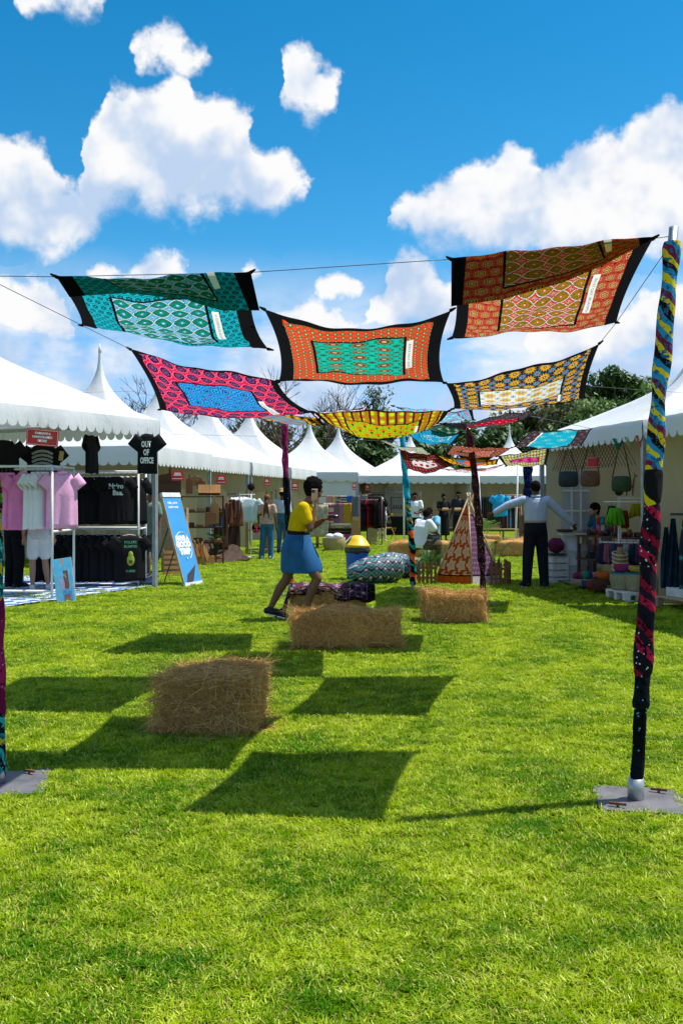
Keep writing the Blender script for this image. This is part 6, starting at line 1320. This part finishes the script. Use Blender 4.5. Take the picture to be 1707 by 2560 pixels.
# shoulder bags
def shoulder_bag(label, s, zc, w, h, m, seed):
    c = front(s, zc); t = thing('shoulder_bag', label, 'bag', c, RZ + R(68), 'beaded shoulder bags hung along the tent front')
    b = MB(); n = 24
    for j, (k, y) in enumerate(((.90, -.045), (1, -.03), (1, .03), (.90, .045))):
        for i in range(n):
            a = 6.283 * i / n; x = w / 2 * k * math.copysign(abs(math.cos(a)) ** .45, math.cos(a)); z = h / 2 * k * math.copysign(abs(math.sin(a)) ** .45, math.sin(a)); b.v.append(V((x * (1 + .04 * (-z / h)), y, z)))
    for j in range(3):
        for i in range(n): b.f.append((j * n + i, j * n + (i + 1) % n, (j + 1) * n + (i + 1) % n, (j + 1) * n + i))
    b.f += [tuple(reversed(range(n))), tuple(range(3 * n, 4 * n))]
    b.build('bag_body', m, t, True)
    top = 2.46 - zc
    MB().tube([V((-w / 2 * .9, 0, h / 2 - .03)), V((-.06, 0, top * .6)), V((0, 0, top)), V((.06, 0, top * .6)), V((w / 2 * .9, 0, h / 2 - .03))], .011, 6).build('strap', mat('brown_strap', (.10, .045, .025), .7), t, True)
def beadmat(name, a, b):
    m, nt, bs = newmat(name); vo = nt.nodes.new('ShaderNodeTexVoronoi'); vo.inputs['Scale'].default_value = 55; co = texco(nt); put(nt, vo.inputs['Vector'], co)
    w = noise(nt, co, 9, 2, .5, dist=2.0); c = mix(nt, w.gt(.52), a, b); c = mix(nt, N(nt, vo.outputs['Distance']) * 1.2, tuple(min(1, k * 1.5) for k in b), c); put(nt, bs.inputs['Base Color'], c); bs.inputs['Roughness'].default_value = .6; return m
shoulder_bag('dark navy beaded shoulder bag, leftmost of the three', .33, 1.82, .33, .27, beadmat('navy_beads', (.008, .014, .020), (.012, .03, .04)), 1)
shoulder_bag('brown swirl patterned shoulder bag in the middle of the three', .548, 1.81, .31, .26, beadmat('brown_beads', (.06, .022, .015), (.16, .07, .045)), 2)
shoulder_bag('dark green beaded shoulder bag, rightmost of the three', .826, 1.71, .29, .24, beadmat('green_beads', (.010, .03, .012), (.018, .05, .016)), 3)
shop_sign('faded coral sign hung among the shoulder bags', front(.575, 2.07), .20, .17, RZ + R(70), [], 0.0); 
t = thing('wooden_trellis', 'expanding wooden trellis hung along the right tent front', 'trellis', front(0, 0)); o0 = front(0, 0)
for i in range(26):
    for e in (0, 1):
        s0 = .14 + i * .028; s1 = s0 + .13 * (1 if e else -1); a, b = front(s0, 2.46) + V((.05 + .006 * e, 0, 0)), front(s1, 1.98) + V((.05 + .006 * e, 0, 0))
        if .10 < s1 < .92: MB().tube([a - o0, b - o0], .006, 4).build('slat', darkwood, t)
# bunting
for i, (s, c) in enumerate(((.80, '1c6a58'), (.90, '8a8a58'), (.985, 'b84a20'))):
    a = front(s, 2.40); o = MB().add([(-.09, 0, 0), (.09, 0, 0), (0, 0, -.20)], [(0, 1, 2)]).build('bunting_flag', fabric('bunting_' + c, rgb(c), .4)); tag(o, ('green', 'patterned grey', 'orange')[i] + ' triangular bunting flag at the right tent corner', 'flag', 'bunting flags'); o.location = a; o.rotation_euler = (0, 0, RZ + R(60)); solid(o, .003)
# drums
drum_m = mat('white_painted_drum', (.56, .58, .62), .5, .12, 6, .1, 20)
def drum(label, c, r, h):
    t = thing('oil_drum', label, 'drum', (c[0], c[1], .062), 0, 'white painted drums'); pr = [(r * .97, 0), (r, .012)]
    for z in (.33, .66): pr += [(r, h * z - .03), (r + .014, h * z - .012), (r + .014, h * z + .012), (r, h * z + .03)]
    pr += [(r, h - .012), (r + .01, h - .008), (r + .01, h)]; MB().lathe(pr, 32).build('barrel', drum_m, t, True); o = MB().box((0, 0, h + .012), (r * 2.2, r * 2.1, .022)).build('top_board', whitewood, t)
p = P(1434, 1430, 17.0); drum('large white drum used as a table beside the man', (p.x, 17.0), .225, .78)
p = P(1486, 1430, 17.2); drum('smaller white drum under the jewellery shelf', (p.x, 17.3), .15, .55)
o = MB().lathe([(.02, 0), (.12, .01), (.16, .05), (.165, .055)], 20).build('flat_basket', mat('brown_wicker', (.11, .06, .03), .9, .4, 40, .8, 60), None, True); tag(o, 'shallow brown basket on the large white drum', 'basket'); p = P(1410, 1318, 17.0); o.location = (p.x, 16.95, .885)
# slatted crate with cloths
p = P(1390, 1445, 16.9); t = thing('slatted_crate', 'white slatted crate beside the man in the blue shirt', 'crate', (p.x, 16.85, 0), R(12))
for z in (.05, .17, .29, .41):
    for y in (-.14, .14): MB().box((0, y, z), (.30, .014, .09)).build('slat', whitewood, t)
    for x in (-.15, .15): MB().box((x, 0, z), (.014, .266, .09)).build('slat', whitewood, t)
for x in (-.135, .135):
    for y in (-.125, .125): MB().box((x, y, .235), (.022, .014, .47)).build('corner_post', whitewood, t)
for lab, dz, c, sz in (('folded dark green cloth on the white slatted crate', .50, '16403a', (.34, .30, .05)), ('crumpled purple and magenta bag on the white slatted crate', .66, '6a1848', (.30, .24, .28))):
    o = MB().ball((0, 0, 0), tuple(k / 2 for k in sz), 18, 12).build('cloth_bundle', mat('bundle_' + c, rgb(c), .8, .6, 12, .4, 20), None, True)
    for v in o.data.vertices: v.co *= 1 + .07 * math.sin(v.co.x * 40 + 1) * math.sin(v.co.z * 35)
    tag(o, lab, 'bag' if 'bag' in lab else 'cloth'); o.location = (p.x - (.02 if 'bag' in lab else 0), 16.85, dz)
# jewellery table with shelf
tx_, ty_ = 4.62, 16.15
t = thing('display_table', 'brown two-level display table crowded with crafts in the right tent', 'table', (tx_, ty_, .062), R(-60))
for z in (.38, .78): MB().box((0, 0, z), (1.35, .45, .03)).build('shelf', darkwood, t)
for x in (-.64, .64):
    for y in (-.19, .19): MB().box((x, y, .39), (.04, .04, .77)).build('leg', darkwood, t)
MB().bar(V((-.6, .2, 1.12)), V((.1, .2, 1.12)), .02, .02).bar(V((-.6, .2, .79)), V((-.6, .2, 1.12)), .02, .02).bar(V((.1, .2, .79)), V((.1, .2, 1.12)), .02, .02).build('display_rail', palewood, t)
CR = Matrix.Rotation(R(-60), 4, 'Z'); rr = random.Random(5)
CC = ['5a2a24', '3a1a30', '7a4a28', '20303a', '8a6a3a', '2a4a3a', '6a2030', '181820']
for i in range(22):
    c = CC[i % 8]; q = CR @ V((-.6 + .057 * i, rr.uniform(-.14, .1), 0)); h = rr.uniform(.04, .11); k = i % 3
    b = MB()
    if k == 0: b.lathe([(.035, 0), (.05, h * .5), (.03, h), (.008, h + .02)], 10)
    elif k == 1: b.box((0, 0, h * .35), (.09, .07, h * .7))
    else: b.ball((0, 0, h * .5), (.05, .04, h * .5), 10, 8)
    o = b.build('craft_item', mat('craft_' + c, rgb(c), .6, .4, 30), None, True); tag(o, 'small ' + ['rust', 'plum', 'tan', 'slate', 'ochre', 'green', 'wine red', 'black'][i % 8] + ' ' + ['turned', 'box shaped', 'rounded'][k] + ' craft piece on the brown display table', 'ornament', 'crafts on the display table'); o.location = (tx_ + q.x, ty_ + q.y, .062 + .796)
for i in range(8):
    q = CR @ V((-.55 + .15 * i, -.23, 0)); o = MB().box((0, 0, -.06), (.05, .012, .12)).build('hanging_tag', [palewood, darkwood, redwood][i % 3]); tag(o, 'small wooden pendant hanging from the edge of the display table', 'pendant', 'pendants on the table edge'); o.location = (tx_ + q.x, ty_ + q.y, .062 + .765); o.rotation_euler = (0, 0, R(-60))
for i, (lab, x, c, sz) in enumerate([('dark green cap on the lower shelf of the display table', -.45, '1c2a20', (.13, .11, .09)), ('heap of grey beads on the lower shelf of the display table', .0, '3a3830', (.2, .14, .05)), ('brown wooden bowl on the lower shelf of the display table', .4, '3a2018', (.13, .13, .06))]):
    q = CR @ V((x, -.05, 0)); o = MB().ball((0, 0, 0), sz, 16, 8).build('cap' if i == 0 else 'bead_heap' if i == 1 else 'bowl', mat('low_' + c, rgb(c), .7, .4, 40, .4, 40), None, True)
    for v in o.data.vertices: v.co.z = max(v.co.z, -.01)
    tag(o, lab, ['cap', 'beads', 'bowl'][i]); o.location = (tx_ + q.x, ty_ + q.y, .062 + .41)
# hanging skirts
def skirt(label, c, w, h, m, rz):
    t = thing('child_skirt', label, 'skirt', c, rz, 'small bright skirts on the rail'); b = MB()
    b.grid(lambda u, v: V(((.34 + .20 * v ** .7) * w * math.cos(6.283 * u) * (1 + .10 * v * math.sin(69 * u)), .05 * math.sin(6.283 * u) * (1 + .6 * v) * (1 + .45 * v * math.sin(69 * u + 1)), -h * v * (1 + .10 * math.sin(6.283 * u * 2 + h * 40) * v))), 66, 8, False); solid(b.build('skirt_cloth', m, t, True), .003)
    MB().loft([((0, 0, .0), (w * .34, 0, 0), (0, .045, 0)), ((0, 0, -.03), (w * .34, 0, 0), (0, .045, 0))], 18).build('waistband', m, t, True); MB().tube([V((0, 0, 0)), V((0, 0, .06))], .004, 5).build('hook', wire_m, t); return t
d4 = 14.9
for lab, px, py, w, h, c in (('lime green frilled skirt hanging in the right tent', 1538, 1270, .26, .25, '5aa028'), ('mustard yellow skirt hanging near the tent post', 1594, 1260, .26, .21, '8a8010'), ('dark orange patterned skirt beside the lime green one', 1561, 1276, .12, .26, '7a3018'), ('dark teal cloth piece left of the lime green skirt', 1528, 1264, .14, .16, '0f3a38'), ('olive green skirt on the lower rail', 1600, 1368, .22, .14, '78802a')):
    skirt(lab, P(px, py, d4 + .2 * rr.random()), w, h, fabric('skirt_' + c, rgb(c), .35), R(-10))
t = rail_frame('clothes_rack', 'white rail with small skirts beside the right tent post', [(4.36, 15.0), (4.78, 14.75)], 1.46, [((4.15, 15.1, 1.44), (4.85, 14.7, 1.44)), ((4.10, 15.1, .80), (4.85, 14.7, .80))], white_metal, .012)
for i in range(8):
    c = ['2a2440', '7a4a58', '303a58', '583040', '8a8a90', '203040', '4a3858', '284850'][i]
    cn = ['indigo', 'mauve', 'navy', 'wine', 'grey', 'dark blue', 'violet', 'petrol blue'][i]; t = skirt('small ' + cn + ' patterned dress on the lower rail of the skirt rack', (4.12 + .085 * i, 15.08 - .045 * i, .78), .18, .30, fabric('dress_' + c, rgb(c), .6), R(30)); t['category'] = 'dress'; t['group'] = 'dresses on the lower rail'
# necklaces bust
t = thing('necklace_bust', 'tan bust draped with shell necklaces among the baskets', 'display bust', (lambda p: (p.x, p.y, .062))(P(1549, 1440, 14.7)))
MB().lathe([(.12, 0), (.12, .03), (.03, .06), (.03, .25), (.10, .34), (.11, .5), (.05, .62), (.04, .68)], 16).build('bust', mat('tan_bust', (.30, .19, .09), .8, .3, 30), t, True)
for k in range(5): MB().tube([V((.115 * math.cos(a / 12 * 6.283), .115 * math.sin(a / 12 * 6.283), .34 + .06 * k + .03 * math.sin(a / 12 * 6.283))) for a in range(13)], .014, 6).build('necklace', mat('shell_beads', (.55, .45, .30), .5, .5, 80), t, True)
# baskets
teal_rim = mat('teal_straw', (.02, .17, .24), .9, .3, 40); pale_str = mat('pale_straw', (.30, .27, .17), .9, .3, 40, .8, 50)
p = P(1554, 1470, 14.15); basket('teal rimmed straw basket left of the right tent post', (p.x, p.y), .165, .24, pale_str, 'teal rimmed baskets', teal_rim, .14)
p = P(1592, 1476, 13.95); basket('teal rimmed straw basket nearest the right tent post', (p.x, p.y), .165, .25, pale_str, 'teal rimmed baskets', teal_rim, .14)
p = P(1511, 1468, 14.75); basket('dark brown wicker basket left of the teal rimmed ones', (p.x, p.y), .20, .18, mat('dark_wicker', (.075, .032, .02), .9, .4, 40, .8, 50), None, None, .062)
p = P(1590, 1415, 14.2); basket('shallow yellow straw tray on the teal rimmed basket', (p.x, 13.97), .17, .07, mat('yellow_straw', (.42, .33, .05), .9, .3, 40, .8, 50), None, None, .41)
p = P(1458, 1440, 15.6); basket('low cream basket with yarn balls', (p.x, p.y), .20, .10, pale_str, None, None, .062)
for i, c in enumerate(['6a2a58', '8a3048', '18806a', '3a2a68', 'b07080', '20203a', '5a1828', '303038', '482030', '702848']):
    px, py, dd = 1440 + 11 * (i % 5) + (45 if i > 4 else 0), 1425 - 4 * (i % 2), 15.6 - (.3 if i > 4 else 0)
    q = P(px, py, dd); o = MB().ball((0, 0, 0), .065 if i != 2 else .085, 14, 10).build('yarn_ball', mat('yarn_' + c, rgb(c), .95, .4, 40, .9, 60), None, True); tag(o, 'large green yarn ball beside the cream basket' if i == 2 else ['plum', 'wine red', '', 'indigo', 'dusty pink', 'navy', 'dark red', 'charcoal', 'maroon', 'berry'][i] + ' yarn ball heaped on the plank floor', 'yarn ball', 'yarn balls'); o.location = (q.x, q.y, .062 + (.16 if i < 5 else .065))
# white pallet riser
def pallet(label, c, rz, w, d, h, m, n=5):
    t = thing('pallet', label, 'pallet', (c[0], c[1], 0), rz)
    for i in range(n): MB().box((0, -d / 2 + d * (i + .5) / n, h - .012), (w, d / n * .82, .022)).build('deck_board', m, t)
    for x in (-1, 0, 1):
        MB().box((x * (w / 2 - .05), 0, h - .034), (.09, d, .02)).build('stringer', m, t); MB().box((x * (w / 2 - .05), 0, .012), (.09, d, .02)).build('base_board', m, t)
        for y in (-1, 0, 1): MB().box((x * (w / 2 - .05), y * (d / 2 - .05), h / 2 - .01), (.085, .085, h - .066)).build('block', m, t)
    return t
pallet('white painted pallet under the teal rimmed baskets', (4.26, 14.05), RZ, .62, .5, .14, whitewood)
pallet('pale raw wooden pallet at the right edge under the white plinth', (4.98, 12.55), R(-74), 1.5, 1.0, .16, palewood, 7)
o = MB().box((0, 0, .06), (1.1, .75, .12)).build('display_plinth', whitewood); bevel(o, .006); tag(o, 'low white plinth on the raw pallet at the right edge', 'plinth'); o.location = (4.95, 12.62, .163); o.rotation_euler = (0, 0, R(-74))
# blue aprons in the nearest tent
t = rail_frame('garment_stand', 'dark stand holding the blue aprons at the right edge', [(4.78, 12.85)], 1.60, [((4.45, 12.9, 1.28), (5.3, 12.8, 1.28)), ((4.62, 12.9, 1.58), (4.92, 12.8, 1.58))], dark_metal, .018)
m, nt, bs = newmat('navy_teal_motif_cloth'); x, y, z = sep(nt, texco(nt)); c = motif(nt, x, z, dict(n=(6, 5), stag=1, dia=1, ramp=[(0, rgb('2a9aa0')), (.22, rgb('0c2a3a')), (.3, rgb('1c7a80')), (.36, rgb('0a1a28'))])); put(nt, bs.inputs['Base Color'], c); bs.inputs['Roughness'].default_value = .9
for i, (x, y, top, h, w) in enumerate([(4.62, 12.72, 1.40, 1.12, .22), (4.76, 12.66, 1.56, 1.22, .30), (4.93, 12.62, 1.52, 1.16, .26), (4.52, 13.0, 1.22, .98, .16), (4.46, 13.1, 1.10, .84, .14)]):
    def ap(u, v, w=w, h=h, i=i): xx_ = (u - .5) * w * (.35 + .65 * min(1, v * 2.0)); return V((xx_, .03 * math.sin(u * 14 + v * 5 + i), -h * v))
    o = MB().grid(ap, 14, 16, False).build('blue_apron', m if i < 3 else fabric('navy_apron_cloth', (.012, .03, .055), .4), None, True); tag(o, ['navy apron with teal motifs at the left of the stand', 'broad navy apron with teal motifs in front of the stand', 'navy apron with teal motifs at the right edge of the picture', 'narrow plain navy apron behind the patterned ones', 'short navy apron nearest the wrapped pole'][i], 'apron', 'blue aprons'); o.location = (x, y, top); o.rotation_euler = (0, 0, R(-15)); solid(o, .004)
# giraffe figurine on a white shelf
t = shelf_unit('wire_shelf', 'white shelf with carved figures behind the right tent post', (4.75, 15.4), R(-20), .5, .3, 1.52, 3, whitewood)
g_ = MB(); limb(g_, [(-.04, 0, .14), (.05, 0, .15)], [.03, .026], 8)
for x, y in ((-.05, -.015), (-.05, .015), (.05, -.015), (.05, .015)): limb(g_, [(x, y, .14), (x, y, .01)], [.011, .008], 6)
limb(g_, [(.05, 0, .16), (.085, 0, .33)], [.02, .011], 8); limb(g_, [(.085, 0, .335), (.12, 0, .315)], [.014, .009], 8)
for y in (-.008, .008): limb(g_, [(.08, y, .34), (.078, y, .365)], [.004, .004], 5)
o = g_.build('giraffe_figurine', mat('carved_wood', (.22, .10, .05), .6, .3, 30), None, True); tag(o, 'carved wooden giraffe on the white shelf', 'figurine'); o.location = (4.64, 15.35, 1.535)
o = MB().ball((0, 0, .06), (.07, .05, .06), 12, 8).ball((.05, 0, .12), (.035, .03, .03), 10, 8).build('carved_animal', mat('black_carving', (.02, .015, .015), .5), None, True); tag(o, 'small black carved animal beside the giraffe', 'figurine'); o.location = (4.48, 15.4, 1.535)

# more goods that crowd the right stall
POU = [('scarlet', 'a82028'), ('turquoise', '1c8a90'), ('ochre', 'b8882a'), ('violet', '5a3080'), ('lime', '78a028'), ('orange', 'c86020'), ('royal blue', '2040a0'), ('pink', 'c05a88'), ('cream', 'b8a888'), ('teal', '146058'), ('crimson', '801828'), ('brown', '5a3420')]
for i, (cn, c) in enumerate(POU):
    x = -.55 + .105 * (i % 6); row = i // 6; q = CR @ V((x, .18 - .10 * row, 0))
    t = thing('beaded_pouch', cn + ' beaded pouch hanging over the brown display table', 'pouch', (tx_ + q.x, ty_ + q.y, 1.15 - .12 * row), R(-60), 'beaded pouches')
    b = MB(); b.loft([((0, 0, 0), (.036, 0, 0), (0, .014, 0)), ((0, 0, -.05), (.044, 0, 0), (0, .022, 0)), ((0, 0, -.12), (.040, 0, 0), (0, .020, 0)), ((0, 0, -.14), (.02, 0, 0), (0, .008, 0))], 14); b.build('pouch_body', mat('pouch_' + c, rgb(c), .7, .5, 60), t, True)
    MB().tube([V((-.03, 0, 0)), V((0, 0, .05)), V((.03, 0, 0))], .004, 5).build('strap', wire_m, t)
for i, (cn, c, px, py, dd, r_, z) in enumerate([('red and cream', '8a3028', 1484, 1452, 15.1, .11, .062), ('blue', '244a78', 1470, 1450, 15.4, .10, .062), ('orange', 'b86020', 1512, 1440, 14.75, .13, .25), ('magenta', '8a2860', 1556, 1430, 14.2, .12, .40), ('green', '3a6a38', 1535, 1452, 14.5, .10, .062)]):
    p = P(px, py, dd); basket(cn + ' woven bowl basket on the right stall floor', (p.x, p.y), r_, .09, mat('bowl_' + c, rgb(c), .9, .45, 50, .8, 50), 'small woven bowls', None, z)
# ---------------------------------------------------------------- trees
def foliage_mat(name, a, b):
    m, nt, bs = newmat(name); at = nt.nodes.new('ShaderNodeAttribute'); at.attribute_name = 'tone'
    c = mix(nt, N(nt, at.outputs['Fac']), a, b); put(nt, bs.inputs['Base Color'], c); bs.inputs['Roughness'].default_value = .6; translucent(nt, bs, c, .25); return m
bark = mat('grey_brown_bark', (.10, .075, .055), .9, .35, 8, .5, 20)
FG = dict(dark=foliage_mat('dark_leaves', (.05, .10, .035), (.12, .20, .065)), mid=foliage_mat('green_leaves', (.07, .14, .04), (.16, .25, .07)), olive=foliage_mat('olive_leaves', (.08, .10, .035), (.16, .17, .06)), grey=foliage_mat('grey_green_leaves', (.06, .085, .045), (.13, .16, .08)), brown=foliage_mat('dry_leaves', (.07, .05, .03), (.13, .10, .055)))
def tree(label, px, ytop, d, wid, fol, seed, n=3200, dense=1.0, z0=.12, leaf=.24):
    base = P(px, HY, d); H = P(px, ytop, d).z; t = thing('tree', label, 'tree', (base.x, d, 0), 0, 'trees behind the tents'); rr = random.Random(seed)
    tips = []; tr = MB(); tr.tube([V((0, 0, -.1)), V((.1 * rr.uniform(-1, 1), 0, H * .35)), V((.2 * rr.uniform(-1, 1), .1, H * .72))], [.035 * H, .024 * H, .010 * H], 8)
    for k in range(20):
        z = H * rr.uniform(z0, .95); a = rr.uniform(0, 6.283); r = wid / 2 * rr.uniform(.25, .85) * math.sqrt(max(.15, 1 - ((z / H - .55) / .55) ** 2)); c = V((r * math.cos(a), r * math.sin(a), z)); tips.append((c, rr.uniform(.13, .24) * wid * .9))
        s = V((0, 0, z * .62)); tr.tube([s, s * .5 + c * .5 + V((0, 0, -.1)), c], [.010 * H, .006 * H, .002 * H], 5)
    tips.append((V((0, 0, H * .90)), wid * .16))
    tr.build('trunk', bark, t, True); vs, fs, tn = [], [], []
    for i in range(int(n * 1.7 * dense)):
        c, r = tips[rr.randrange(len(tips))]; v = V((rr.gauss(0, 1), rr.gauss(0, 1), rr.gauss(0, .8))); v = v.normalized() * r * rr.uniform(.35, 1.05) ** .6; p = c + v
        x = V((rr.gauss(0, 1), rr.gauss(0, 1), rr.gauss(0, 1))).normalized(); y = ortho(x)[0]; s = leaf * rr.uniform(.6, 1.4); o = len(vs)
        vs += [p - x * s, p + y * s * .5, p + x * s, p - y * s * .5]; fs.append((o, o + 1, o + 2, o + 3)); q = min(1, max(0, rr.random())); tn += [q] * 4
    me = bpy.data.meshes.new('crown'); me.from_pydata([tuple(v) for v in vs], [], fs); me.materials.append(FG[fol]); a = me.attributes.new('tone', 'FLOAT', 'POINT'); a.data.foreach_set('value', tn); link('crown', me, None, t); return t
def bare_tree(label, px, ytop, d, seed, depth=6):
    base = P(px, HY, d); H = P(px, ytop, d).z; t = thing('bare_tree', label, 'tree', (base.x, d, 0), 0, 'leafless trees behind the tents'); rr = random.Random(seed); tr, tw = MB(), MB()
    def grow(p, d_, L, r, k):
        e = p + d_ * L + V((rr.uniform(-1, 1), rr.uniform(-1, 1), rr.uniform(-.3, .6))) * L * .12; m = p * .5 + e * .5 + ortho(d_)[0] * L * rr.uniform(-.1, .1)
        (tr if k > depth - 3 else tw).tube([p, m, e], [r, r * .85, r * .7], 6 if k > 3 else 4, False)
        if k == 0: return
        for _ in range(rr.choice((2, 3, 3))):
            n = (d_ + V((rr.gauss(0, .55), rr.gauss(0, .55), rr.uniform(-.1, .45)))).normalized(); grow(e, n, L * rr.uniform(.62, .86), r * .62, k - 1)
    grow(V((0, 0, 0)), V((.05, 0, 1)), H * .30, .022 * H, depth)
    tr.build('trunk', bark, t, True); tw.build('branches', bark, t, True)
for a in [('tall dark tree at the far right with a pointed top', 1555, 922, 70, 6.5, 'dark', 1, 4200), ('bushy dark tree just left of the right wrapped pole', 1610, 948, 72, 6.0, 'mid', 2, 3800), ('slender dark tree left of the tall pair on the right', 1462, 948, 74, 4.2, 'dark', 3, 2600), ('broad green tree behind the sunflower cloth', 1410, 985, 78, 6.5, 'mid', 4, 3600), ('olive tree with brownish crown above the turquoise flower cloth', 1400, 1022, 62, 7.0, 'olive', 5, 3800), ('brownish low tree left of the olive one', 1310, 1030, 66, 6.0, 'olive', 6, 3200), ('dark low tree behind the teepee side of the right tent', 1240, 1060, 60, 5.5, 'dark', 7, 3000), ('green tree behind the far tent spire right of the dark pole', 1160, 1062, 62, 5.0, 'mid', 8, 2800),
          ('rounded dark green tree between the far left tents', 900, 1052, 60, 6.5, 'dark', 9, 3800), ('dense green tree left of the rounded dark one', 820, 1062, 64, 5.5, 'mid', 10, 3000), ('olive scrub tree behind the magenta wrapped pole', 700, 1062, 58, 6.0, 'olive', 11, 1500), ('dry brown scrub tree behind the left row of tents', 600, 1062, 60, 6.0, 'brown', 12, 1100), ('dark tree low behind the far tents in the centre', 1065, 1092, 58, 5.5, 'dark', 13, 2800), ('olive tree at the right edge behind the near tent', 1685, 985, 60, 6.0, 'mid', 14, 3000), ('green tree low behind the right tent roof', 1500, 1010, 58, 7.0, 'mid', 15, 3600), ('brown tinted tree in the gap above the aqua brown cloth', 1345, 1000, 84, 6.5, 'brown', 16, 2600)]:
    tree(a[0], a[1], a[2], a[3], a[4], a[5], a[6], a[7])
tree('tall thin tree with sparse pale leaves in the middle of the sky gap', 940, 962, 66, 3.4, 'grey', 21, 900, 1.0, .45, .13)
for a in [('bare tree left of the magenta cloth, beyond the first spire', 350, 948, 44, 1), ('small bare tree right of the first spire', 318, 985, 50, 2), ('bare tree with crooked limbs under the turquoise centre cloth', 738, 948, 56, 3), ('slim bare tree right of the crooked one', 772, 985, 58, 4), ('thin leafless sapling left of the tall pale tree', 805, 990, 60, 6), ('bare tree tangled behind the left row tents', 575, 1030, 52, 7), ('bare tree behind the magenta wrapped pole', 660, 1028, 54, 8)]: bare_tree(*a)
